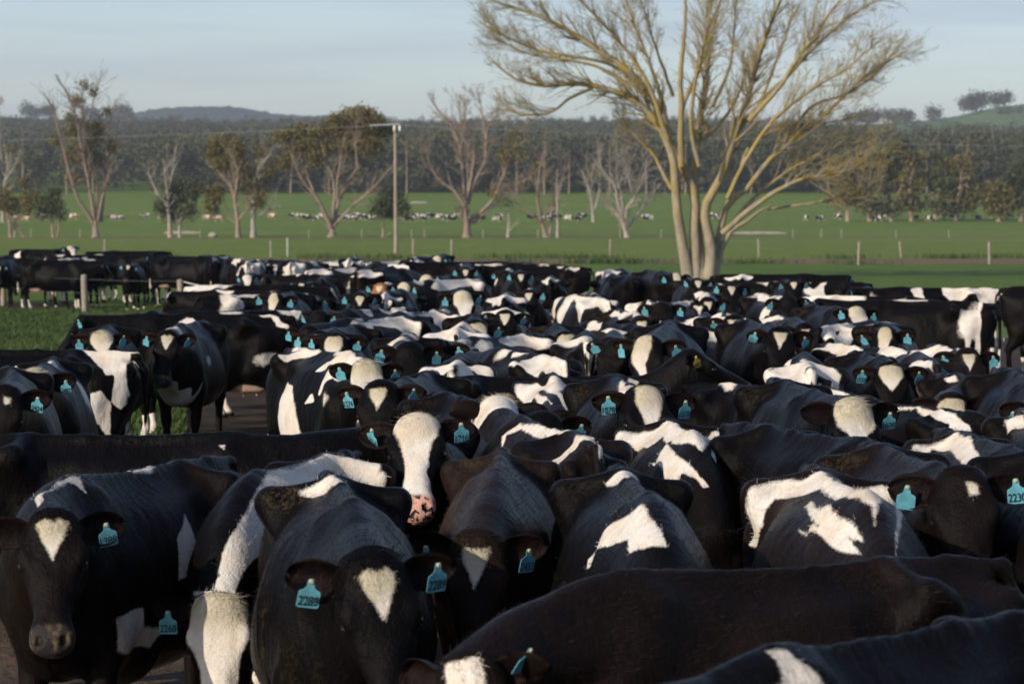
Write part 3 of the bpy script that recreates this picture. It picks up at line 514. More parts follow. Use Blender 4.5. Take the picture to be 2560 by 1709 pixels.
('c52', -1.768, 35.468, -28, 0.979, {'np': -0.26, 'hp': -1.41, 'ny': -0.38, 'hy': 2.44, 'hr': -1.01, 'bend': 4.82, 'wide': 1.04, 'deep': 0.04, 'legs': (3.5, 3.1, 0.7, 5.4)},
  [['w',(-0.22,0.025),(-0.62,0.017),(-0.78,0.006),(-0.483,0.196),(-0.42,0.132)]], None, ('', ''), 0.25),
('c53', -2.23, 42.452, 3, 1.01, {'np': 0.35, 'hp': 1.12, 'ny': 2.87, 'hy': 0.27, 'hr': -2.16, 'bend': -4.22, 'wide': 0.95, 'deep': 0.01, 'legs': (1.4, 4.7, 3.9, -3.5)},
  [], 'heart', ('', ''), 0.25),
('c17b', -2.907, 36.241, 86, 0.941, {'np': 10, 'hp': -2.7, 'ny': 3.46, 'hy': -5.14, 'hr': 2.53, 'bend': 1.7, 'wide': 1.05, 'deep': 0.03, 'legs': (3.4, 6.1, 4.3, 2.0)},  # added cow: its black body and legs stand in for deep shade
  [], None, ('', ''), 0.1),
('c17c', -3.751, 37.489, -70, 0.925, {'np': 10, 'hp': 0.2, 'ny': 6.34, 'hy': -3.13, 'hr': 4.75, 'bend': 0.44, 'wide': 0.99, 'deep': -0.01, 'legs': (-2.0, -5.8, 2.8, 7.2)},  # second added cow, deepening the same dark gap
  [], None, ('', ''), 0.1),
('c54', -4.225, 75.572, 178, 1.08, {'np': 20.74, 'hp': -1.36, 'ny': -6.26, 'hy': 2.27, 'hr': 0.53, 'bend': 2.15, 'wide': 0.98, 'deep': 0.03, 'legs': (-5.2, -3.5, -4.2, 2.2)},
  [['w',(-1.039,0.172),(-0.88,-0.006),(-0.596,-0.253),(-0.22,-0.456),(-0.92,-0.205),(-1.12,-0.037)]], None, ('', ''), 0.25),
('c55', -2.6, 58.484, 150, 1.055, {'np': 20.56, 'hp': 1.59, 'ny': 4.26, 'hy': -3.3, 'hr': -4.37, 'bend': 0.66, 'wide': 1.04, 'deep': 0.03, 'legs': (4.1, -1.5, -1.3, 0.5)},
  [['w',(-1.015,0.128),(-0.567,-0.009),(-0.601,-0.243),(-1.013,-0.152)]], None, ('', ''), 0.25),
('c56', -3.038, 68.465, -150, 1.027, {'np': 20.67, 'hp': -2.63, 'ny': 1.69, 'hy': 5.6, 'hr': -3.13, 'bend': -4.7, 'wide': 0.95, 'deep': 0.02, 'legs': (1.9, -5.7, -5.6, 1.7)},
  [['w',(-0.186,0.037),(-0.822,0.019),(-1.142,0.01),(-1.068,0.146),(-0.706,0.096)]], None, ('', ''), 0.25),
('c57', -2.462, 78.556, 170, 1.069, {'np': 17.05, 'hp': 2.75, 'ny': -7.02, 'hy': -0.18, 'hr': 3.35, 'bend': 4.57, 'wide': 0.98, 'deep': 0.03, 'legs': (2.6, 7.7, -4.9, 3.5)},
  [['w',(-0.98,0.124),(-0.8,-0.025),(-0.738,-0.283),(-1.044,-0.123)]], None, ('', ''), 0.25),
('c58', -1.976, 81.506, 0, 1.09, {'np': 6.09, 'hp': -0.28, 'ny': -6.39, 'hy': -3.68, 'hr': -3.43, 'bend': -4.07, 'wide': 0.96, 'deep': 0.02, 'legs': (-7.1, 4.6, 4.3, 5.7)},
  [], 'white', ('', ''), 0.25),
('c59', -1.112, 66.302, 10, 1.052, {'np': 5.64, 'hp': 2.56, 'ny': 6.79, 'hy': 5.48, 'hr': 1.25, 'bend': 4.65, 'wide': 0.95, 'deep': -0.0, 'legs': (-7.8, -5.3, -2.3, -0.7)},
  [['w',(-0.469,-0.177),(-0.3,-0.022),(0.72,-0.067),(0.599,-0.151)]], None, ('', ''), 0.25),
('c60', -0.07, 60.105, 0, 1.047, {'np': 4.17, 'hp': 2.92, 'ny': -6.66, 'hy': -1.16, 'hr': 0.43, 'bend': -1.25, 'wide': 0.95, 'deep': 0.02, 'legs': (-2.3, 3.3, -0.1, 8.3)},
  [['w',(0.62,-0.108),(0.618,0.004),(-0.468,0.206),(1.323,0.2)]], None, ('', ''), 0.25),
('c61a', -0.967, 62.309, 0, 1.09, {'np': 7.34, 'hp': -5.13, 'ny': 4.16, 'hy': 2.66, 'hr': -2.04, 'bend': -3.83, 'wide': 1.0, 'deep': 0.01, 'legs': (4.3, 7.5, -2.1, -3.8)},
  [], 'star', ('', ''), 0.25),
('c61b', 0.159, 57.804, 0, 1.045, {'np': 1.99, 'hp': 2.36, 'ny': 4.62, 'hy': 0.91, 'hr': -2.04, 'bend': -1.63, 'wide': 1.04, 'deep': 0.02, 'legs': (-8.1, -1.4, -4.7, 3.0)},
  [], 'star', ('', ''), 0.25),
('c61c', -1.286, 53.349, -10, 1.029, {'np': -3.12, 'hp': -2.75, 'ny': -6.46, 'hy': -0.27, 'hr': 4.85, 'bend': 0.41, 'wide': 0.99, 'deep': 0.04, 'legs': (-7.3, -2.6, 5.6, -8.9)},
  [], 'white', ('', ''), 0.25),
('c61d', -0.995, 70.907, 80, 1.041, {'np': 5.19, 'hp': -1.67, 'ny': -7.74, 'hy': -2.99, 'hr': -0.42, 'bend': -1.17, 'wide': 1.0, 'deep': -0.01, 'legs': (-5.1, 8.5, -1.0, -0.5)},
  [], None, ('', ''), 0.25),
('c61e', -1.306, 69.893, -80, 1.046, {'np': -2.98, 'hp': -2.65, 'ny': 7.28, 'hy': 2.24, 'hr': 0.08, 'bend': -4.47, 'wide': 0.99, 'deep': 0.03, 'legs': (-1.2, 1.7, 7.2, 2.6)},
  [], None, ('', ''), 0.25),
('c61f', 0.368, 69.052, 5, 1.049, {'np': 3.63, 'hp': -5.57, 'ny': -7.62, 'hy': 3.23, 'hr': -0.87, 'bend': 3.74, 'wide': 1.04, 'deep': 0.04, 'legs': (-2.2, 9.0, 4.6, 7.1)},
  [], None, ('', ''), 0.25),
('c61g', 0.212, 67.496, -85, 1.032, {'np': -2.22, 'hp': 3.37, 'ny': -1.25, 'hy': 5.67, 'hr': 4.94, 'bend': -2.83, 'wide': 0.99, 'deep': 0.0, 'legs': (-0.5, -3.8, 3.0, -6.8)},
  [['w',(-0.461,0.053),(-0.545,0.02),(-0.66,0.038)]], None, ('', ''), 0.25),
('c61h', 0.687, 63.962, -85, 1.033, {'np': -1.97, 'hp': -0.51, 'ny': -6.82, 'hy': -1.43, 'hr': 3.97, 'bend': 3.85, 'wide': 0.96, 'deep': -0.01, 'legs': (5.9, 8.3, 1.8, -6.5)},
  [['w',(-0.489,0.214),(-0.58,0.017),(-0.8,0.041),(-0.598,0.224)]], None, ('', ''), 0.25),
('c61i', 0.72, 53.538, 178, 1.015, {'np': 11.31, 'hp': 5.25, 'ny': -7.5, 'hy': -3.78, 'hr': -0.71, 'bend': -2.33, 'wide': 1.03, 'deep': 0.01, 'legs': (5.0, -6.3, 0.3, 8.5)},
  [['w',(-0.572,0.154),(-0.575,-0.002),(-0.562,-0.15),(-0.998,0.068)]], None, ('', ''), 0.25),
('c1533', 2.928, 23.145, 2, 0.983, {'np': 2, 'hp': -4.92, 'ny': -6.22, 'hy': 1.72, 'hr': -1.25, 'bend': -1.31, 'wide': 1.0, 'deep': 0.02, 'legs': (8.4, -4.7, 1.2, -4.3)},
  [], 'shield', ('1533', '1533'), 0.15),
('c62', 3.825, 28.858, -4, 1.012, {'np': 0, 'hp': 2.78, 'ny': -5.86, 'hy': -0.23, 'hr': 2.06, 'bend': -4.92, 'wide': 1.03, 'deep': 0.01, 'legs': (0.1, 2.0, 5.3, -8.0)},
  [], 'drop', ('', ''), 0.1),
('c2413', 2.405, 27.76, 5, 1.055, {'np': 2.01, 'hp': -5.54, 'ny': -1.83, 'hy': -1.85, 'hr': -4.79, 'bend': -2.02, 'wide': 0.99, 'deep': 0.02, 'legs': (7.6, -2.3, 0.5, 3.8)},
  [], 'star', ('2413', ''), 0.15),
('c63', 1.79, 17.847, 4, 1.026, {'np': 2, 'hp': 5.4, 'ny': 7.81, 'hy': -2.38, 'hr': -3.33, 'bend': 1.73, 'wide': 0.95, 'deep': 0.01, 'legs': (4.3, 0.5, -2.0, 7.6)},
  [], 'poll', (None, '1600'), 0.1),
('c1739', 3.486, 20.656, -32, 0.926, {'ny': 30, 'np': 4, 'hp': 0.62, 'hy': -4.34, 'hr': -1.49, 'bend': -0.06, 'wide': 1.01, 'deep': 0.0, 'legs': (-0.8, -7.9, -7.4, -2.8)},
  [], 'pollb', (None, '1739'), 1.2),
('c64', 1.844, 20.125, 38, 0.925, {'np': 14, 'hp': 5.61, 'ny': -3.79, 'hy': -2.69, 'hr': 2.84, 'bend': 2.41, 'wide': 0.97, 'deep': 0.03, 'legs': (2.3, -2.0, 2.3, -4.6)},
  [['w',(0.44,-0.226),(0.58,-0.103),(0.62,-0.026),(0.78,-0.034),(0.92,-0.051),(0.92,-0.088),(0.8,-0.119),(0.82,-0.271),(0.521,-0.315),(0.545,-0.245)]], None, ('', ''), 0.1),
('c65', 2.264, 22.027, 175, 0.997, {'np': 11.69, 'hp': -0.74, 'ny': 6.36, 'hy': -3.88, 'hr': -3.63, 'bend': -4.48, 'wide': 1.03, 'deep': 0.02, 'legs': (-8.8, -8.2, 5.8, -0.1)},
  [['w',(-0.573,0.273),(-0.54,0.227),(0.5,0.103),(0.5,0.11),(-0.561,0.081),(-0.575,-0.002),(-0.559,-0.068),(-0.54,-0.16),(-0.667,-0.233),(-0.82,-0.26),(-1.041,-0.186),(-0.664,-0.17),(-0.919,-0.043),(-0.901,0.048),(-1.115,-0.009),(-1.039,-0.064),(-1.12,0.033),(-1.068,0.146),(-1.0,0.205),(-0.678,0.268),(-0.56,0.288),(-0.566,0.266)],['b',(-0.54,0.235),(-0.54,0.174),(-0.52,0.142),(-0.608,0.227)]], None, ('', ''), 0.5),
('c66', 3.11, 16.394, 0, 0.95, {'np': 10, 'hp': -5.52, 'ny': 1.42, 'hy': -4.59, 'hr': 2.21, 'bend': 1.11, 'wide': 1.01, 'deep': 0.0, 'legs': (8.1, -7.0, -7.8, 3.3)},
  [['w',(-0.485,-0.166),(-0.499,-0.112),(-0.74,-0.021),(-0.32,-0.097),(-0.421,-0.15),(-0.4,-0.197)]], 'star', ('', ''), 0.25),
('c67', 2.522, 18.144, -158, 0.925, {'np': 10, 'hp': -0.48, 'ny': 2.38, 'hy': 4.7, 'hr': 2.21, 'bend': -4.31, 'wide': 1.02, 'deep': 0.03, 'legs': (-6.8, 4.6, -4.3, -3.6)},
  [['w',(0.3,0.043),(-0.08,0.014),(-0.405,0.024),(-0.679,0.031),(-0.908,0.084),(-1.0,0.139),(-0.821,0.212),(-0.706,0.096),(-0.533,0.113),(-0.18,0.024)],['w',(0.3,0.059),(0.02,0.139),(0.2,0.107)]], None, ('', ''), 0.25),
('c70', 3.893, 25.291, 0, 0.96, {'np': -3.98, 'hp': 3.1, 'ny': 0.25, 'hy': 4.82, 'hr': -0.34, 'bend': -3.45, 'wide': 0.97, 'deep': 0.0, 'legs': (8.0, -5.3, -7.4, -2.7)},
  [['w',(-0.488,-0.244),(-0.486,-0.131),(-0.475,-0.028),(-0.12,-0.021),(0.618,-0.004),(0.86,0.045),(0.72,0.091),(0.88,-0.007),(-0.02,-0.033),(0.633,-0.106),(-0.471,-0.143),(-0.468,-0.206)]], 'star', ('', ''), 0.8),
('c71', 3.451, 23.808, 178, 0.955, {'np': 9.11, 'hp': 1.46, 'ny': 2.41, 'hy': -3.9, 'hr': -3.61, 'bend': -0.09, 'wide': 1.02, 'deep': 0.01, 'legs': (1.3, 7.4, -6.4, -4.2)},
  [['w',(-0.582,0.156),(-0.52,0.088),(-0.62,0.025),(-1.083,0.02),(-0.973,0.045),(-0.625,0.063),(-0.599,0.112)]], None, ('', ''), 0.8),
('c73', 3.464, 21.27, 8, 0.925, {'np': 10, 'hp': 0.43, 'ny': 6.4, 'hy': 0.66, 'hr': 1.62, 'bend': -0.8, 'wide': 1.03, 'deep': 0.03, 'legs': (-3.7, -7.1, -4.3, -2.6)},
  [['w',(-0.472,-0.082),(-0.44,-0.017),(-0.02,-0.057),(-0.22,-0.05)]], 'star', ('', ''), 0.25),
('c74', 3.442, 19.131, -2, 1.023, {'np': 10, 'hp': -2.82, 'ny': 2.07, 'hy': 1.69, 'hr': 4.56, 'bend': -3.84, 'wide': 1.03, 'deep': 0.01, 'legs': (-7.1, 2.4, 6.2, 1.5)},
  [], 'none', ('', ''), 0.2),
('c75', 3.767, 31.45, 152, 0.96, {'np': 8.7, 'hp': -1.39, 'ny': 2.18, 'hy': 2.69, 'hr': -2.39, 'bend': -0.92, 'wide': 0.98, 'deep': -0.01, 'legs': (-7.8, 3.9, -1.6, 6.7)},
  [['w',(-0.999,-0.03),(-0.78,-0.017),(-0.2,-0.017),(0.478,-0.068),(-0.04,-0.156),(-0.78,-0.278),(-1.0,-0.215),(-1.039,-0.11)],['b',(-0.74,-0.075),(-0.621,-0.086),(-0.96,-0.195)]], None, ('', ''), 0.25),
('c76', 3.293, 26.668, 20, 0.925, {'np': 10, 'hp': -2.38, 'ny': -5.12, 'hy': 5.32, 'hr': 2.91, 'bend': 3.96, 'wide': 1.0, 'deep': -0.0, 'legs': (-1.5, -4.9, -8.5, 1.2)},
  [['w',(-0.54,-0.257),(-0.8,-0.025),(-0.18,-0.006),(0.06,-0.038),(0.16,-0.18),(-0.26,-0.232),(-0.32,-0.097),(-0.492,-0.117)]], 'star', ('', ''), 0.25),
('c77', 5.43, 38.163, -108, 0.997, {'np': -0.52, 'hp': -4.71, 'ny': 0.19, 'hy': 5.2, 'hr': 4.46, 'bend': -0.34, 'wide': 0.95, 'deep': 0.03, 'legs': (-6.9, 0.7, -7.5, 8.8)},
  [['w',(-0.84,0.858),(-0.915,0.895),(-0.887,0.993),(-0.853,-1.035)],['w',(-0.7,0.478),(-0.78,0.517),(-0.74,0.747),(-0.74,0.869)]], None, ('', ''), 0.2),
('c78', 6.854, 45.998, -90, 0.997, {'np': 2.51, 'hp': -0.75, 'ny': -3.65, 'hy': 0.61, 'hr': 4.73, 'bend': -0.72, 'wide': 0.97, 'deep': 0.02, 'legs': (7.5, -2.1, 2.4, 7.5)},
  [['w',(-0.1,0.014),(-0.2,0.032),(-0.78,0.024),(-1.04,0.018),(-1.095,0.013),(-0.938,0.284),(-0.911,0.381),(-0.7,0.361),(-0.601,0.261),(-0.401,0.28),(-0.22,0.279),(-0.12,0.169)],['w',(0.42,0.047),(0.26,0.016),(0.22,0.317),(0.32,0.205),(0.38,0.107)]], None, ('', ''), 0.1),
('c79', 8.505, 42.969, 88, 1.061, {'np': -0.09, 'hp': 3.73, 'ny': 0.46, 'hy': -4.33, 'hr': -4.46, 'bend': 4.39, 'wide': 1.0, 'deep': 0.01, 'legs': (7.5, 1.3, 0.0, -3.9)},
  [], None, ('', ''), 0.3),
('c80', 5.49, 51.605, -90, 0.978, {'np': 4.93, 'hp': -2.93, 'ny': -0.47, 'hy': 3.1, 'hr': 1.05, 'bend': -3.66, 'wide': 0.96, 'deep': 0.02, 'legs': (4.1, -7.2, 9.0, -6.6)},
  [['w',(0.28,0.034),(0.08,0.014),(0.12,0.063),(0.1,0.237),(0.06,0.278),(-0.02,0.198),(-0.1,0.014),(-0.239,0.018),(-0.16,0.105),(-0.12,0.278),(-0.18,0.417),(-0.12,0.503),(0.04,0.524),(0.08,0.318),(0.16,0.291),(0.161,0.457),(0.216,0.417),(0.193,0.149)]], None, ('', ''), 0.3),
('c81', 4.895, 50.262, 0, 1.018, {'np': -1.99, 'hp': -4.92, 'ny': -0.86, 'hy': 1.44, 'hr': 3.57, 'bend': -3.37, 'wide': 1.02, 'deep': -0.0, 'legs': (1.4, -4.5, -2.6, -8.1)},
  [], 'star', ('', ''), 0.1),
('c82a', 2.716, 54.161, 10, 1.09, {'np': 4.65, 'hp': -4.53, 'ny': 4.23, 'hy': -1.96, 'hr': 0.92, 'bend': 1.39, 'wide': 1.0, 'deep': 0.03, 'legs': (7.6, -3.9, -3.0, 6.8)},
  [], 'drop', ('', ''), 0.25),
('c82b', 3.18, 50.394, 0, 1.034, {'np': -2.41, 'hp': -0.96, 'ny': -1.37, 'hy': 5.72, 'hr': -3.72, 'bend': 1.55, 'wide': 1.03, 'deep': 0.03, 'legs': (-9.0, 8.0, -3.4, 6.4)},
  [], 'star', ('', ''), 0.25),
('c83', 4.819, 52.945, 85, 1.057, {'np': 3.94, 'hp': -0.95, 'ny': 5.4, 'hy': 2.11, 'hr': -1.6, 'bend': 2.32, 'wide': 1.0, 'deep': 0.03, 'legs': (2.1, 5.3, -6.1, -0.1)},
  [['w',(-0.82,-0.064),(-0.519,-0.039),(-0.3,-0.051),(-0.358,-0.104),(-0.56,-0.258)]], None, ('', ''), 0.25),
('c84', 3.344, 45.45, 0, 1.038, {'np': -3.99, 'hp': 3.49, 'ny': 4.34, 'hy': 4.05, 'hr': -4.57, 'bend': 0.35, 'wide': 1.0, 'deep': -0.0, 'legs': (-5.4, 8.5, 6.3, -4.7)},
  [['w',(-0.114,-0.129),(-0.4,-0.006),(-0.82,0.147),(0.869,-0.108)]], 'star', ('', ''), 0.25),
('c85', 2.763, 40.815, 0, 1.03, {'np': 5.95, 'hp': 1.81, 'ny': -1.84, 'hy': 1.74, 'hr': -2.71, 'bend': -2.26, 'wide': 0.94, 'deep': 0.02, 'legs': (1.5, 4.4, 0.1, -1.2)},
  [['w',(-0.491,-0.07),(-0.42,-0.006),(1.31,0.012),(0.88,0.1),(1.323,0.012),(0.687,-0.076),(1.26,-0.343),(0.68,-0.165),(0.62,-0.108)]], 'star', ('', ''), 0.25),
('c86', 3.53, 38.953, 6, 1.039, {'np': -0.32, 'hp': 2.82, 'ny': -2.04, 'hy': 1.16, 'hr': 2.58, 'bend': -0.55, 'wide': 1.02, 'deep': -0.01, 'legs': (-4.3, 6.1, -6.3, -8.0)},
  [['w',(-0.52,-0.201),(-0.44,-0.017),(0.639,-0.041),(0.609,-0.117),(-0.453,-0.059),(-0.502,-0.143)]], None, ('', ''), 0.25),
('c87', 2.365, 31.592, 0, 1.012, {'np': -3.83, 'hp': 3.19, 'ny': -6.3, 'hy': -0.5, 'hr': -0.62, 'bend': 3.03, 'wide': 1.0, 'deep': 0.02, 'legs': (-8.6, 5.3, 4.8, 2.2)},
  [['w',(-0.49,-0.109),(-0.482,-0.039),(-0.04,-0.006),(0.88,-0.016),(-0.468,0.206),(-0.458,0.259),(0.74,0.099),(-0.8,0.126),(0.64,-0.07),(-0.38,-0.089),(0.0,-0.034)]], 'star', ('', ''), 0.25),
('c89', 3.139, 32.484, 5, 0.98, {'np': 6.02, 'hp': 1.37, 'ny': 3.46, 'hy': 4.21, 'hr': 1.17, 'bend': -4.8, 'wide': 1.05, 'deep': 0.04, 'legs': (-5.4, -7.8, -2.9, -7.2)},
  [['w',(-0.466,-0.25),(-0.49,-0.2),(-0.475,-0.092),(-0.42,-0.017),(-0.02,-0.02),(-0.42,-0.039),(-0.481,-0.151),(-0.45,-0.232)]], 'star', ('', ''), 0.25),
('c90', 1.852, 29.559, -22, 0.947, {'np': 0.43, 'hp': -4.93, 'ny': -4.48, 'hy': -5.96, 'hr': -0.71, 'bend': -2.0, 'wide': 1.03, 'deep': 0.01, 'legs': (-6.0, 8.2, 7.1, 3.4)},
  [['w',(0.28,0.028),(-0.44,-0.006),(-0.509,0.135),(-0.48,0.21),(-0.472,0.256),(-0.74,0.125),(-0.393,0.251),(-0.335,0.168),(-0.02,0.094),(0.2,0.066)]], None, ('', ''), 0.2),
('c91', 1.346, 26.211, -18, 1.004, {'np': -1.4, 'hp': -1.17, 'ny': -0.78, 'hy': -1.1, 'hr': -4.74, 'bend': -0.44, 'wide': 1.03, 'deep': 0.02, 'legs': (6.5, 3.3, 4.7, 6.7)},
  [['w',(-0.04,0.034),(-0.4,0.006),(-0.68,0.022),(-0.4,0.172),(-0.34,0.105),(0.02,0.118),(0.06,0.063)]], None, ('', ''), 0.25),
('c92', 2.249, 33.635, 172, 0.964, {'np': 20.84, 'hp': -1.01, 'ny': 2.56, 'hy': 1.9, 'hr': 3.83, 'bend': 2.14, 'wide': 0.99, 'deep': -0.0, 'legs': (-3.1, -4.5, 3.3, 4.8)},
  [['w',(-1.055,0.117),(-0.973,0.045),(-0.8,-0.017),(-0.6,-0.048),(-0.954,-0.025),(-1.115,-0.009)]], None, ('', ''), 0.25),
('c93', 3.941, 35.824, 8, 0.997, {'np': -1.7, 'hp': 0.4, 'ny': 5.44, 'hy': -1.61, 'hr': -4.05, 'bend': 1.06, 'wide': 0.98, 'deep': -0.0, 'legs': (-3.8, -8.9, -6.3, -1.3)},
  [['w',(1.322,-0.229),(1.332,-0.027),(1.332,-0.027),(1.332,-0.027),(1.332,-0.027),(0.871,0.385),(0.871,0.385),(1.332,-0.027),(1.332,-0.027),(1.332,-0.027),(1.332,-0.027)]], 'white', ('', ''), 0.25),
('c95', -15.848, 95.823, 72, 1.09, {'ny': -50, 'np': -12, 'hp': -5.93, 'hy': 5.49, 'hr': 3.34, 'bend': -1.74, 'wide': 1.05, 'deep': -0.01, 'legs': (-6.3, -8.9, -7.9, 1.8)},
  [['w',(-0.76,-0.397),(-0.8,-0.223),(-0.52,-0.158),(-0.471,-0.143),(-0.64,-0.393)]], 'white', ('', ''), 0.1),
('c96', -12.818, 79.943, 84, 0.987, {'np': 5.08, 'hp': -0.27, 'ny': 4.85, 'hy': -0.58, 'hr': 4.19, 'bend': 1.08, 'wide': 1.0, 'deep': -0.0, 'legs': (-1.3, -1.1, 5.8, -4.9)},
  [], None, ('', ''), 0.1),
('c97', -12.262, 85.882, 78, 1.037, {'np': -0.46, 'hp': 3.8, 'ny': -6.87, 'hy': 0.44, 'hr': -2.8, 'bend': 1.65, 'wide': 1.01, 'deep': -0.01, 'legs': (4.1, -1.7, -3.2, 6.4)},
  [], None, ('', ''), 0.1),
('c98', -11.951, 90.062, -86, 1.09, {'np': 5.35, 'hp': -2.29, 'ny': 2.84, 'hy': -4.52, 'hr': 0.19, 'bend': -4.17, 'wide': 1.02, 'deep': 0.04, 'legs': (2.5, -8.3, 0.2, -0.5)},
  [], None, ('', ''), 0.1),
('c99', -10.459, 78.915, 0, 0.925, {'np': 1.32, 'hp': -4.19, 'ny': -3.55, 'hy': -0.61, 'hr': -4.29, 'bend': 1.74, 'wide': 0.97, 'deep': 0.0, 'legs': (-7.4, -3.6, 7.8, -3.7)},
  [], 'star', ('', ''), 0.1),
('c100', -9.51, 82.382, 62, 1.041, {'np': -2.85, 'hp': -1.85, 'ny': 7.12, 'hy': -4.94, 'hr': -1.58, 'bend': -2.91, 'wide': 1.02, 'deep': 0.01, 'legs': (-7.2, 6.5, -3.1, 3.3)},
  [], None, ('', ''), 0.1),
('c101', -8.993, 83.791, 0, 1.048, {'np': 1.43, 'hp': 4.46, 'ny': -7.07, 'hy': -3.26, 'hr': -2.14, 'bend': -2.36, 'wide': 1.04, 'deep': 0.02, 'legs': (-2.8, 0.1, 6.2, 1.3)},
  [], 'drop', ('', ''), 0.1),
('c102', -8.157, 80.068, 170, 1.047, {'np': 14.32, 'hp': 1.38, 'ny': -1.51, 'hy': -0.88, 'hr': -3.68, 'bend': -0.61, 'wide': 1.05, 'deep': 0.01, 'legs': (-2.4, 1.9, 1.6, -5.8)},
  [['w',(-1.079,0.006),(-0.96,-0.006),(-0.7,-0.076),(-0.961,-0.064)]], None, ('', ''), 0.1),
('c103', -6.651, 72.557, 178, 1.05, {'np': 14.24, 'hp': -5.5, 'ny': -6.26, 'hy': 3.06, 'hr': 4.05, 'bend': -4.32, 'wide': 0.95, 'deep': 0.02, 'legs': (-3.9, 2.8, -8.4, -0.8)},
  [['w',(-0.8,0.561),(-0.992,0.052),(-0.68,-0.006),(-0.578,-0.207),(-0.76,-0.562),(-0.978,-0.491),(-1.057,-0.109),(-1.059,0.086)]], None, ('', ''), 0.25),
('c104', -7.605, 78.02, -165, 1.043, {'np': 10.26, 'hp': 2.32, 'ny': 0.16, 'hy': 4.24, 'hr': 3.42, 'bend': 1.19, 'wide': 1.04, 'deep': -0.0, 'legs': (-0.5, -3.2, 2.2, -7.0)},
  [['w',(-0.705,0.181),(-0.52,0.063),(-1.072,-0.006),(-1.033,-0.044),(-1.051,0.178)]], None, ('', ''), 0.25),
('c105', -5.521, 72.545, 178, 1.03, {'np': 20.39, 'hp': 3.41, 'ny': 7.09, 'hy': 5.28, 'hr': -1.1, 'bend': 3.57, 'wide': 1.06, 'deep': -0.0, 'legs': (4.5, 4.1, -0.8, -4.0)},
  [['w',(-0.803,0.66),(-1.039,0.225),(-0.88,-0.028),(-0.513,-0.072),(-0.58,-0.327),(-0.72,-0.446),(-0.961,-0.56),(-1.028,-0.654),(-1.136,-0.034),(-1.047,0.316)]], None, ('', ''), 0.25),
('c106', -6.231, 75.259, 0, 0.935, {'np': -1.92, 'hp': -1.06, 'ny': 6.91, 'hy': -1.18, 'hr': -2.45, 'bend': 1.19, 'wide': 0.99, 'deep': 0.02, 'legs': (-0.8, -3.8, -8.4, 5.7)},
  [], 'drop', ('', ''), 0.25),
('c107', -5.933, 64.412, 0, 0.925, {'np': 3.91, 'hp': -3.08, 'ny': -0.01, 'hy': 0.97, 'hr': 0.04, 'bend': 4.01, 'wide': 1.03, 'deep': 0.01, 'legs': (-2.9, 2.0, -6.1, 7.8)},
  [], 'wide', ('', ''), 0.25),
('c108', -3.896, 54.855, 0, 0.925, {'np': -3.45, 'hp': -0.01, 'ny': -3.63, 'hy': 0.31, 'hr': -4.54, 'bend': -2.76, 'wide': 1.06, 'deep': 0.03, 'legs': (-5.0, -0.8, -8.4, -6.8)},
  [], 'star', ('', ''), 0.25),
('c109', -3.113, 39.783, 0, 1.043, {'np': -1.7, 'hp': 5.81, 'ny': -3.01, 'hy': -3.03, 'hr': -4.35, 'bend': -3.9, 'wide': 1.06, 'deep': 0.03, 'legs': (7.6, 6.0, 5.1, -4.4)},
  [], 'drop', ('', ''), 0.25),
('c110', -2.891, 41.914, 3, 0.964, {'np': -1.97, 'hp': -2.76, 'ny': -6.95, 'hy': -3.89, 'hr': 2.2, 'bend': -0.09, 'wide': 0.94, 'deep': 0.01, 'legs': (6.3, 6.3, 4.1, 4.2)},
  [], 'star', ('', ''), 0.25),
('c111', -3.818, 42.834, 122, 0.977, {'np': 20.76, 'hp': -1.4, 'ny': 1.17, 'hy': -2.61, 'hr': -4.64, 'bend': -2.4, 'wide': 0.99, 'deep': -0.0, 'legs': (-7.5, -4.5, -2.4, 8.2)},
  [['w',(-0.52,-0.052),(-0.28,-0.016),(-0.02,-0.014),(-0.14,-0.021)]], None, ('', ''), 0.25),
('c112', -1.738, 29.58, -8, 0.978, {'np': 1.84, 'hp': 4.04, 'ny': 3.91, 'hy': 1.11, 'hr': -1.78, 'bend': -1.07, 'wide': 0.98, 'deep': 0.02, 'legs': (6.4, 5.2, -3.7, -6.3)},
  [], 'pollb', ('', ''), 0.25),
('c113', -1.682, 27.417, 6, 0.989, {'np': -3.89, 'hp': 1.01, 'ny': -4.35, 'hy': -5.93, 'hr': -1.98, 'bend': -2.72, 'wide': 0.96, 'deep': 0.02, 'legs': (1.5, -3.9, 4.2, -5.3)},
  [], 'pollb', ('', ''), 0.25),
]
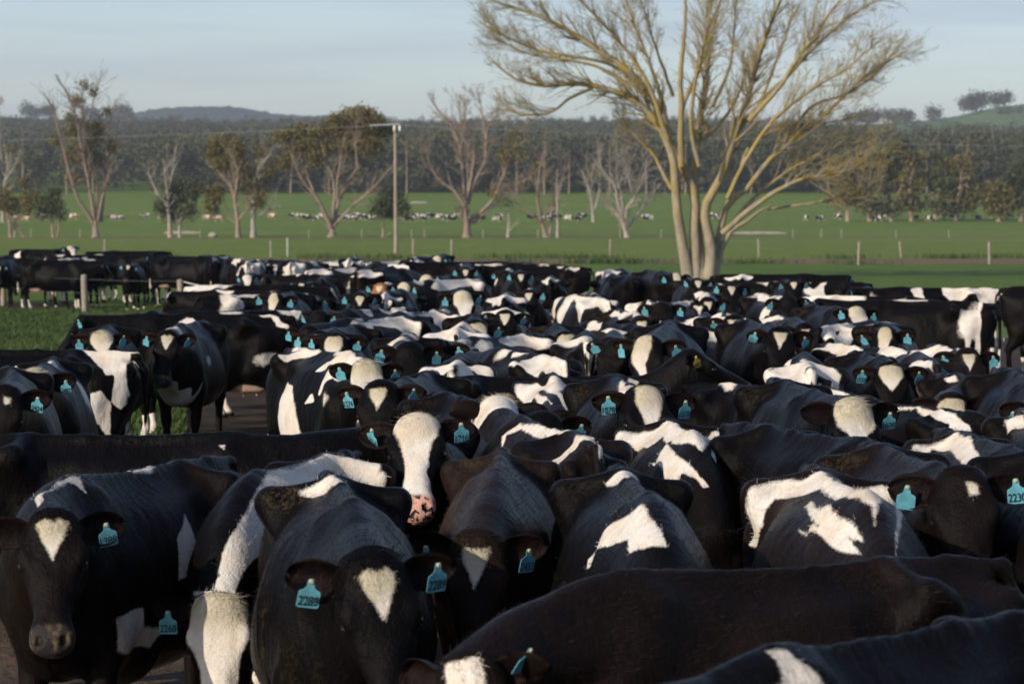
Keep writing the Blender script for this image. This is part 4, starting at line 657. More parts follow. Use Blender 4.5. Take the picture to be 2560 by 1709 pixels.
# ------------------------------------------------------------------ hide, tags, eyes
def coat_material():
    n = Nodes('cow_hide'); co = n.co('Object')
    wob = n.math('ADD', n.math('MULTIPLY', n.math('SUBTRACT', n.noise(co, 14, 3), .5), .022), n.math('MULTIPLY', n.math('SUBTRACT', n.noise(n.co('Object', (40, 190, 190)), 1, 2), .5), .020))
    d = n.math('ADD', n.attr('coat'), wob); w = n.ramp(d, -.006, .006)
    hair = n.noise(n.co('Object', (28, 170, 170)), 1, 3, .65); blot = n.noise(co, 3.2, 4, .6); fine = n.noise(co, 60, 3, .7)
    brown = n.attr('brown')
    bk = n.mix(n.math('MULTIPLY', brown, n.ramp(blot, .35, .65, .35, 1.0), clamp=True), (.0020, .0019, .0022), (.0140, .0082, .0060))
    bk = n.mix(n.ramp(hair, .45, .8, 0, .5), bk, n.mix(brown, (.0052, .0050, .0052), (.020, .0125, .0095)))
    bk = n.mix(n.ramp(brown, -.3, -.6), bk, (.26, .105, .040))
    wh = n.mix(n.ramp(n.noise(co, 5, 4, .65), .42, .75), (.66, .615, .55), (.53, .43, .32))
    wh = n.mix(n.ramp(hair, .40, .75, 0, .42), wh, (.43, .37, .30)); wh = n.mix(n.ramp(n.noise(co, 1.7, 3), .55, .75, 0, .55), wh, (.42, .30, .19))
    wh = n.mix(n.math('MULTIPLY', n.attr('shag'), n.ramp(n.noise(co, 28, 4, .7), .3, .7, .6, 1.0)), wh, (.40, .345, .225))
    st = n.attr('strand'); bk = n.mix(st, bk, n.mix(brown, (.0085, .008, .0085), (.036, .024, .017))); wh = n.mix(n.math('MULTIPLY', st, .6), wh, (.66, .60, .51))
    col = n.mix(w, bk, wh)
    col = n.mix(n.math('MULTIPLY', n.attr('dirt'), n.ramp(n.math('MULTIPLY', n.ramp(n.noise(co, 4, 3), .5, .68), n.ramp(fine, .42, .62)), .25, .9)), col, (.075, .054, .028))
    spots = n.ramp(n.noise(n.co('Object', (1, 1, 1)), 34, 1), .53, .56)
    mz = n.mix(n.ramp(n.noise(co, 26, 4, .6), .50, .66), (.026, .023, .023), (.12, .082, .042))
    mz = n.mix(n.attr('pinkmuz'), mz, n.mix(spots, (.56, .30, .22), (.03, .025, .028)))
    col = n.mix(n.attr('muz'), col, mz)
    col = n.mix(n.attr('udder'), col, n.mix(blot, (.56, .40, .32), (.50, .31, .25)))
    col = n.mix(n.ramp(n.attr('ear'), 1.2, 1.9), col, n.mix(n.ramp(fine, .4, .6), (.004, .003, .003), (.011, .005, .004)))
    col = n.mix(n.attr('hoof'), col, (.012, .010, .009))
    n.bump(n.math('ADD', n.math('ADD', n.math('MULTIPLY', hair, .6), n.math('MULTIPLY', fine, .5)), n.math('MULTIPLY', n.noise(n.co('Object', (1.6, 1, .8)), 11, 3, .6), 2.2)),   .6, .010)
    m = n.out(col, n.mix(w, (.37, .37, .37), (.66, .66, .66)), .052)
    n.put(n.b.inputs['Sheen Weight'], .0); n.put(n.b.inputs['Sheen Roughness'], .45); n.put(n.b.inputs['Sheen Tint'], (.8, .8, .85))
    return m
HIDE = coat_material()
def plain(name, col, rough=.5, spec=.5, var=None, scale=30):
    n = Nodes(name)
    return n.out(n.mix(n.ramp(n.noise(n.co('Object'), scale, 4), .35, .65), col, var or tuple(c * .75 for c in col)), rough, spec)
TAG_BLUE = plain('blue_tag_plastic', (.12, .37, .45), .65, .2, (.085, .25, .30), 40); TAG_YELLOW = plain('yellow_tag_plastic', (.72, .46, .03), .42, .4); INK = plain('tag_ink', (.012, .03, .04), .6, .3)
STUD = plain('tag_stud', (.55, .46, .22), .45, .4)
n_ = Nodes('cow_eye'); EYE = n_.out((.006, .0045, .004), .16, .30)

def tag_mesh():
    w, t = .036, .0011
    pts = [(-.008, 0), (.008, 0), (.0125, -.012), (.013, -.026), (.020, -.034), (w - .003, -.041), (w, -.046), (w + .001, -.094), (w - .005, -.099), (-w + .005, -.099), (-w - .001, -.094), (-w, -.046), (-w + .003, -.041), (-.020, -.034), (-.013, -.026), (-.0125, -.012)]
    bm = bmesh.new(); f = bm.faces.new([bm.verts.new((x, -t, z + .008)) for x, z in pts])
    e = bmesh.ops.extrude_face_region(bm, geom=[f]); bmesh.ops.translate(bm, verts=[v for v in e['geom'] if isinstance(v, bmesh.types.BMVert)], vec=(0, 2 * t, 0))
    for v in bm.verts: v.co.y += 1.6 * v.co.z**2 + .6 * v.co.x**2
    bmesh.ops.recalc_face_normals(bm, faces=bm.faces); me = bpy.data.meshes.new('ear_tag'); bm.to_mesh(me); bm.free(); return me
def stud_mesh():
    bm = bmesh.new(); bmesh.ops.create_cone(bm, cap_ends=True, segments=14, radius1=.008, radius2=.006, depth=.006, matrix=Matrix.Translation((0, -.005, 0)) @ Matrix.Rotation(math.pi / 2, 4, 'X'))
    me = bpy.data.meshes.new('stud'); bm.to_mesh(me); bm.free(); return me
_num = {}
def number_mesh(txt):
    if txt not in _num:
        cu = bpy.data.curves.new('number', 'FONT'); cu.body = txt; cu.align_x = 'CENTER'; cu.size = .044; cu.extrude = .0003; cu.offset = .0006
        o = bpy.data.objects.new('number', cu); me = bpy.data.meshes.new_from_object(o); bpy.data.objects.remove(o)
        co = np.empty(len(me.vertices) * 3, np.float32); me.vertices.foreach_get('co', co); co = co.reshape(-1, 3)
        k = .066 / max(co[:, 0].max() - co[:, 0].min(), .03) if len(txt) > 2 else 1
        P = np.stack([(co[:, 0] - (co[:, 0].max() + co[:, 0].min()) / 2) * min(k, 1), np.zeros(len(co)), -.082 + (co[:, 1]) * 1.05], 1)
        P[:, 1] = -.0022 - co[:, 2] + 1.6 * P[:, 2]**2 + .6 * P[:, 0]**2
        me.vertices.foreach_set('co', P.astype(np.float32).ravel()); me.update(); me.materials.append(INK); me.name = 'number'; _num[txt] = me
    return _num[txt]
TAG_B, STUD_M = tag_mesh(), stud_mesh(); TAG_B.materials.append(TAG_BLUE); TAG_Y = TAG_B.copy(); TAG_Y.materials.clear(); TAG_Y.materials.append(TAG_YELLOW); STUD_M.materials.append(STUD)
def eye_mesh():
    bm = bmesh.new(); bmesh.ops.create_uvsphere(bm, u_segments=14, v_segments=10, radius=.0225)
    for f in bm.faces: f.smooth = True
    me = bpy.data.meshes.new('eye'); bm.to_mesh(me); bm.free(); me.materials.append(EYE); return me
EYE_M = eye_mesh()

FACES = {
 'pollb': [[(.035, -.075), (.015, -.04), (.03, 0), (.012, .045), (.03, .08), (.09, .092), (.16, .07), (.215, .012), (.20, -.03), (.14, -.078), (.07, -.09)]],
 'heart': [[(.05, -.05), (.035, -.02), (.05, 0), (.035, .02), (.05, .05), (.10, .042), (.20, .002), (.19, -.005), (.10, -.042)]],
 'star': [[(.045, -.045), (.05, .0), (.04, .045), (.10, .036), (.165, .012), (.20, -.004), (.15, -.02), (.10, -.04)]],
 'drop': [[(-.03, -.05), (-.03, .05), (.08, .062), (.16, .047), (.26, .026), (.40, .022), (.52, .03), (.52, -.03), (.40, -.022), (.26, -.026), (.16, -.045), (.08, -.062)]],
 'wide': [[(-.06, -.13), (-.06, .13), (.06, .098), (.13, .074), (.22, .056), (.33, .060), (.37, .085), (.43, .10), (.47, .2), (.62, .25), (.62, -.25), (.47, -.2), (.43, -.10), (.36, -.08), (.33, -.060), (.22, -.056), (.13, -.074), (.06, -.098)]],
 'white': [[(-.07, -.115), (-.07, .115), (.1, .118), (.19, .092), (.28, .085), (.62, .14), (.62, -.14), (.28, -.085), (.19, -.092), (.1, -.118)]],
 'poll': [[(-.07, -.1), (-.07, .1), (.05, .105), (.12, .09), (.19, .05), (.235, .01), (.21, -.03), (.14, -.085), (.05, -.105)]],
 'shield': [[(.02, -.07), (.01, 0), (.02, .07), (.08, .078), (.16, .05), (.23, .005), (.16, -.05), (.08, -.078)]],
 'blaze': [[(.0, -.05), (0, .05), (.1, .052), (.3, .036), (.45, .04), (.45, -.04), (.3, -.036), (.1, -.052)]],
 'half': [[(-.05, -.08), (-.05, .02), (.06, .03), (.2, .0), (.3, .02), (.3, -.03), (.2, -.08), (.08, -.1)]],
 'spot': [[(.07, .012), (.07, .045), (.11, .05), (.12, .02)]], 'none': [], None: [],
}
BASES = {'hi': base_cow(.0135, .0075, .009, .0115, 12, 8), 'mid': base_cow(.024, .013, .016, .021, 9, 6), 'lo': base_cow(.045, .026, .03, .04, 5, 4)}
for b in BASES.values():
    V = b['V']; b['hw'] = head_w(V) > .5; b['bx'], b['ba'] = chart_body(V); b['ht'], b['hb'] = chart_head(V)
    d = V - HP; b['hn'] = d @ HN
    hd = b['hw'] & (b['ear'] < .5)
    b['muz'] = np.where(hd, sst(.452, .475, b['ht'] + .25 * np.clip(-b['hn'] - .10, 0, .1) - .02 * np.abs(b['hb'])), 0) * np.where(b['hn'] < -.132, .35, 1)
    b['udder'] = 1 - sst(.85, 1.08, ((V[:, 0] + .56) / .29)**2 + (V[:, 1] / .20)**2 + ((V[:, 2] - .575) / .175)**2)
    nost = [1 - sst(.011, .021, np.linalg.norm((V - head_xyz(.524, g_ * .046, -.038)) * [1, 1, 1], axis=1)) for g_ in (1, -1)]
    lips = np.where(hd & (b['ht'] > .50), 1 - sst(.003, .010, np.abs(b['hn'] + .119)), 0)
    b['hoof'] = np.maximum.reduce([1 - sst(.06, .075, V[:, 2]), *nost, lips])
    b['shagw'] = np.where(b['hw'], 1 - sst(.06, .20, b['ht']), 0)
def ngon_normals(V, Q):
    n = np.cross(V[Q[:, 2]] - V[Q[:, 0]], V[Q[:, 3]] - V[Q[:, 1]]); N = np.zeros_like(V)
    for k in range(4): np.add.at(N, Q[:, k], n)
    return N / np.maximum(np.linalg.norm(N, axis=1), 1e-9)[:, None]

def coat_of(b, pat, face, rg, style=None, chest=False, grow_=.010, break_=None, rough_face=True):
    """signed distance to the edge of the white: patches drawn in skin coordinates, or a random holstein blotch field"""
    V = b['V']; bx, ba = b['bx'], b['ba']; d = np.full(len(V), -.3)
    if style:
        k = 22; fx = rg.normal(0, 4.2, k); fa = rg.normal(0, 3.0, k); ph = rg.uniform(0, 6.28, k); am = rg.uniform(.5, 1, k)
        f = (np.cos(np.outer(bx, fx) + np.outer(ba, fa) + ph) * am).sum(1) / math.sqrt(k)
        d = (f - style[0] + style[1] * np.exp(-(ba / .10)**2) + style[2] * np.exp(-((bx + .55) / .22)**2)) * .10
        d = np.where(np.abs(bx - .95) < .25, np.minimum(d, .02 - rg.uniform(0, .1)), d)
    for p in pat:
        s = poly_sd(bx, ba, p[1:]) + grow_; d = np.maximum(d, s) if p[0] == 'w' else np.minimum(d, -s)
    if break_:
        k = 16; fx = rg.normal(0, 9, k); fa = rg.normal(0, 9, k); ph = rg.uniform(0, 6.28, k); w_ = np.cos(np.outer(bx, fx) + np.outer(ba, fa) + ph); f = w_.sum(1) / math.sqrt(k)
        d = d + f * .016; g = np.cos(np.outer(bx, fx * .55) + np.outer(ba, fa * .45) + ph * 2).sum(1) / math.sqrt(k)
        d = np.maximum(d, np.where(np.abs(bx - .1) < 1.0, (g + .55 * np.exp(-(ba / .12)**2) + .35 * np.exp(-((bx + .5) / .2)**2) - break_) * .06, -1))
    belly, legz = rg.uniform(.98, 1.2), rg.uniform(-.1, .5)
    d = np.maximum(d, np.where((bx > -.7) & (bx < .6) & (V[:, 2] > .45), np.abs(ba) - belly, -1)); d = np.maximum(d, np.where(V[:, 2] < .72, legz - V[:, 2], -1))
    d = np.maximum(d, np.where((bx < -1.06), (.8 - V[:, 2]) * .3, -1))
    if chest: d = np.maximum(d, np.minimum(bx - .72, .84 - V[:, 2] + .10 * np.cos(V[:, 1] * 14 + 1) + .05 * np.sin(bx * 30)))
    h = np.full(len(V), -.3)
    if face == 'all': h[:] = .3; d = np.maximum(d, (bx - 1.08) * .6)
    kx, ky, kj = (rg.uniform(.72, .98), rg.uniform(-.012, .012), rg.normal(0, .006, (14, 2))) if rough_face and face in ('poll', 'pollb', 'white', 'drop') else (1, 0, np.zeros((14, 2)))
    for p in FACES.get(face, []): h = np.maximum(h, poly_sd(b['ht'], b['hb'], [(t_ + kj[q % 14, 0], u_ * kx + ky + kj[q % 14, 1]) for q, (t_, u_) in enumerate(p)]))
    d = np.where(b['hw'], h, d); d = np.where(b['ear'] > .5, -.3, d)
    return d

def add_coat_hair(b, P, attrs, d, rg, dist, s):
    """short coat hairs lying backwards and down over the back, flanks, neck and face, part of the hide itself"""
    V = b['V']; c = np.nonzero((b['ear'] < .5) & (V[:, 2] > .70) & (b['muz'] < .3))[0]; m = 17000 if dist < 13.5 else 11000
    i = rg.choice(c, m); N = ngon_normals(P, b['Q'])[i]; hd = b['hw'][i]
    nb = b['nb'][i]; e = P[nb] - P[i]                                    # towards a neighbour lying behind / below in the rest pose
    f = e - N * (e * N).sum(1)[:, None]; f /= np.maximum(np.linalg.norm(f, axis=1), 1e-6)[:, None]
    f += rg.normal(0, .28, (m, 3)); L = rg.uniform(.014, .034, m)[:, None] * np.where(hd, .5, 1)[:, None] * np.where(d[i] > -.01, .62, 1)[:, None]; w = np.cross(f, N); w /= np.maximum(np.linalg.norm(w, axis=1), 1e-6)[:, None]
    wd = .0011 if dist < 13.5 else .0014; p = P[i] + rg.normal(0, .004, (m, 3)); p -= N * .0015; lift = rg.uniform(.04, .24, m)[:, None]
    t = p + f * L + N * L * lift; K = np.stack([p - w * wd, p + w * wd, t + w * wd * .25, t - w * wd * .25], 1).reshape(-1, 3)
    q = np.arange(4 * m).reshape(-1, 4) + len(P); out = {}
    for k, a_ in attrs.items():
        v = np.repeat(a_[i], 4)
        if k == 'coat': v = v + np.repeat(rg.normal(0, .006, m), 4)
        if k == 'strand': v = np.repeat(rg.uniform(0, 1, m)**1.6, 4)
        out[k] = np.concatenate([a_, v])
    return np.concatenate([P, K]), np.concatenate([b['Q'], q]), out
def flow_neighbours(b):
    """for each vertex the neighbour that lies furthest along the hair flow"""
    V, Q = b['V'], b['Q']; F = np.where(b['hw'][:, None], HT + HN * .1, np.array([-.8, 0, -.45])); best = np.full(len(V), -9.0); nb = np.arange(len(V))
    for u, v in ((0, 1), (1, 2), (2, 3), (3, 0)):
        for s_, t_ in ((Q[:, u], Q[:, v]), (Q[:, v], Q[:, u])):
            e = V[t_] - V[s_]; sc = (e * F[s_]).sum(1); o = np.argsort(sc); s2, t2, sc = s_[o], t_[o], sc[o]; last = np.full(len(V), -1); last[s2] = np.arange(len(s2)); k = last >= 0; val = np.where(k, sc[last], -9); up = val > best; nb = np.where(up, t2[np.maximum(last, 0)], nb); best = np.maximum(best, val)
    b['nb'] = nb
flow_neighbours(BASES['hi'])
def make_cow(x, y, h, s, pose, pat, face, tags, brown, lod, seed, style=None, dirt=None, parts=True, numbers=True):
    rg = np.random.default_rng(seed); b = BASES[lod]; V = b['V'] + 0.0; n0 = b['n0']
    if lod != 'lo':                                        # ribs, muscle and skin unevenness
        if 'N' not in b: b['N'] = ngon_normals(b['V'], b['Q'])
        rib = np.sin((V[:, 0] + (V[:, 2] - 1.0) * .35) * 2 * math.pi / .085) * sst(-.32, -.1, V[:, 0]) * (1 - sst(.22, .4, V[:, 0])) * sst(.75, .95, V[:, 2]) * (1 - sst(1.2, 1.34, V[:, 2]))
        ver = np.sin(V[:, 0] * 2 * math.pi / .10) * np.exp(-(V[:, 1] / .025)**2) * sst(1.3, 1.36, V[:, 2]) * (V[:, 0] < .6)
        k = 10; fr = rg.normal(0, 7, (k, 3)); ph = rg.uniform(0, 6.28, k)
        lump = (np.cos(V @ fr.T + ph)).sum(1) / math.sqrt(k) * sst(.5, .8, V[:, 2]) * (~b['hw'])
        V += b['N'] * (rib * rg.uniform(.0002, .0014) + ver * .0016 + lump * .0060)[:, None] * (b['ear'] < .5)[:, None]
    d = coat_of(b, pat, face, rg, style, pose.get('chest'), .001 if lod == 'hi' else .012, rg.uniform(1.0, 1.7) if (lod != 'hi' and pat) else None, lod != 'hi')
    ez = 1 if rg.random() < .5 else .6
    P = deform(V, pose) * s
    n = len(P); full = lambda v: np.full(n, float(v))
    attrs = dict(coat=d, muz=b['muz'], pinkmuz=full(1.0 if face == 'wide' else 0), udder=b['udder'], ear=b['ear'], hoof=b['hoof'], brown=full(brown),
                 shag=b['shagw'] * (1 if face in ('poll', 'pollb', 'white', 'all', 'shield', 'drop', 'heart', 'star', 'wide', 'half') else 0) * (.45 if face == 'wide' else 1), dirt=full(max(0, rg.uniform(-.5, .5)) if dirt is None else dirt) * sst(-1.3, -.2, -V[:, 0]))
    a = R(h); fw = (math.sin(a), -math.cos(a)); rz = math.atan2(fw[1], fw[0]); Q = b['Q']; attrs['strand'] = full(0)
    if lod == 'hi' and parts: P, Q, attrs = add_coat_hair(b, P, attrs, d, rg, math.hypot(x, y), s)
    o = link('cow', np_mesh('cow', P, Q, attrs), HIDE); o.location = (x, y, 0); o.rotation_euler = (0, 0, rz)
    if not parts: return o
    dist = math.hypot(x, y)
    if dist < 36:
        for sg in (1, -1):
            p = deform(head_xyz(.197, sg * .110, -.046)[None], pose)[0] * s
            e = link('eye', EYE_M, None, o, Vector(p)); e.scale = (s,) * 3
    for i, (side, txt) in enumerate(zip((1, 0), tags or (None, None))):      # tags[0] hangs in the cow's right ear (left in the picture when it faces us)
        if txt is None: continue
        tp, fd = b['tags'][0] if side == 0 else b['tags'][1]
        q = deform(np.array([tp, tp + fd * .02]), pose); p = Vector(q[0] * s); fdir = Vector(q[1] - q[0])
        yaw = math.atan2(fdir.y, fdir.x) + math.pi / 2 + rg.normal(0, .28); 
        t = link('ear_tag', TAG_Y if txt in ('Y', '2421') else TAG_B, None, o, p + fdir.normalized() * .050 + Vector((0, 0, -.006)))
        t.rotation_euler = (rg.normal(.12, .10), rg.normal(0, .16), yaw); t.scale = (s * 1.06,) * 3
        if dist < 40: link('stud', STUD_M, None, t)
        if numbers and txt not in ('', 'Y'): link('number', number_mesh(txt), None, t)
    if dist < 33 and face not in (None,): poll_hair(o, b, pose, s, d, rg, face, brown, dist)
    return o

def poll_hair(o, b, pose, s, d, rg, face, brown, dist):
    """tousled hair between the ears: thin tapered strands rooted in the skin"""
    V = b['V']; c = np.nonzero(b['hw'] & (b['ear'] < .5) & (b['ht'] > -.05) & (b['ht'] < .14) & (np.abs(b['hb']) < .10) & (b['hn'] > -.09))[0]
    if 'N' not in b: b['N'] = ngon_normals(b['V'], b['Q'])
    nst = int((900 if face in ('poll', 'pollb', 'white', 'all', 'shield', 'heart', 'star') else 330) * (1 if dist < 22 else .6)); ids = rg.choice(c, nst)  # strands
    vs, qs, co, sh = [], [], [], []
    swirl = rg.uniform(-.4, .4); wd = .0015 if dist < 20 else .0028
    for i in ids:
        r = V[i]; t = b['ht'][i]; nrm = b['N'][i]; L = rg.uniform(.010, .026) * (1.35 if t < .02 else 1) * float(np.clip(1.15 - 6.5 * t, .22, 1))
        flow = HT * (.9 if t > .0 else .2) + np.array([0, rg.normal(swirl, .8), 0]) + HN * .15; flow /= np.linalg.norm(flow)
        wv = np.cross(flow, nrm); wv /= max(np.linalg.norm(wv), 1e-6)
        k = len(vs)
        for j, u in enumerate((0, .5, 1)):
            c0 = r - nrm * .003 + nrm * L * (.9 * u - .3 * u * u if t < .015 else .42 * u - .22 * u * u) + flow * L * u * (.5 + .6 * u); ww = wd * (1 - u * .9)
            vs += [c0 - wv * ww, c0 + wv * ww]; co += [d[i] + rg.normal(0, .008)] * 2; sh.append(b['shagw'][i]); sh.append(b['shagw'][i])
        qs += [(k, k + 1, k + 3, k + 2), (k + 2, k + 3, k + 5, k + 4)]
    P = deform(np.array(vs), pose) * s; n = len(P); z = np.zeros(n)
    link('poll_hair', np_mesh('poll_hair', P, qs, dict(coat=np.array(co), brown=z + brown, strand=rg.uniform(0, .5, n), shag=np.array(sh), muz=z, pinkmuz=z, udder=z, ear=z, hoof=z, dirt=z)), HIDE, o)

placed = []
cow_objs = {}
for i, (key, x, y, h, s, pose, pat, face, tags, brown) in enumerate(HERD):
    dist = math.hypot(x, y); lod = 'hi' if dist < 19.5 else 'mid' if dist < 40 else 'lo'
    o = make_cow(x, y, h, s, pose, pat, face, tags, brown, lod, 100 + i); cow_objs[key] = o
    o['group'] = 'dairy cows crowded in the yard'; o['category'] = 'cow'; placed.append((x, y, h, s, pose, key))

# ------------------------------------------------------------------ the rest of the herd, standing in the gaps
def seg(c):
    x, y, h, s = c[:4]; a = R(h); f = np.array([math.sin(a), -math.cos(a)]); p = np.array([x, y]); return p - f * .80 * s, p + f * 1.15 * s
def seg_dist(a, b, c, d):
    m = 9e9
    for t in (0, .25, .5, .75, 1):
        for p, q0, q1 in ((a + (b - a) * t, c, d), (c + (d - c) * t, a, b)):
            e = q1 - q0; u = min(max((p - q0) @ e / (e @ e), 0), 1); m = min(m, float(np.linalg.norm(p - q0 - e * u)))
    return m
segs = [seg(c) for c in placed]
heroes = [(c[0], c[1], 0, 0, 0, 0, abs(c[2]) < 60) for c in placed]
rf = random.Random(77); fill = []
EDGE = ([60, 250, 420, 520, 600, 640, 662, 700, 870, 884, 1024], [91, 85, 79, 72, 62, 50, 47, 53, 50, 46, 46])
for n_try in range(9000):
    D = 24.5 + (90 - 24.5) * rf.random()**1.25; px = rf.uniform(-40, 1070); x = (px - 512) * D / F_PX
    if D > np.interp(px, *EDGE) - 1 or (px < 300 and 30 < D < 45) or (px < 205 and D < 79) or (px < 240 and D < 60) or (px > 925 and D < 44) or (px > 930 and D < 36 and D > 29): continue
    h = rf.gauss(0, 28) if rf.random() < .55 else (180 + rf.gauss(0, 25) if rf.random() < .5 else rf.choice((-90, 90)) + rf.gauss(0, 22))
    c = (x, D, h, rf.uniform(.94, 1.03)); a, b = seg(c)
    if any(D < q[1] < D * (1.33 if q[6] else 1.2) and abs(px - q[0] / q[1] * 0 - (512 + q[0] / q[1] * F_PX)) < .85 * F_PX / D for q in heroes): continue
    if any(seg_dist(a, b, *s_) < .62 for s_ in segs if abs(s_[0][1] - D) < 5): continue
    segs.append((a, b)); fill.append(c)
print('FILL', len(fill))
for i, (x, y, h, s) in enumerate(sorted(fill, key=lambda c: c[1])):
    pose = dict(np=rf.uniform(4, 22), hp=rf.uniform(-6, 6), ny=rf.uniform(-14, 14), hy=rf.uniform(-8, 8), bend=rf.uniform(-5, 5), wide=rf.uniform(.94, 1.06), deep=rf.uniform(0, .04), legs=tuple(rf.uniform(-9, 9) for _ in range(4)))
    st = (rf.uniform(.1, 1.2), rf.uniform(-.1, .9), rf.uniform(-.2, .6)); fc = rf.choice(['star', 'heart', 'drop', 'poll', 'white', 'shield', 'none', 'half'])
    tg = (rf.choice(('', None)), rf.choice(('', None))); br = rf.choice((.1, .2, .3, .8))
    if i in (12, 14, 17, 21, 31): continue                     # these would stand wholly behind others
    o = make_cow(x, y, h, s, pose, [], fc, tg, br, 'mid' if y < 34 else 'lo', 500 + i, style=st, numbers=False)
    cow_objs['f%d' % i] = o; placed.append((x, y, h, s, pose, 'f%d' % i)); o['group'] = 'dairy cows crowded in the yard'; o['category'] = 'cow'
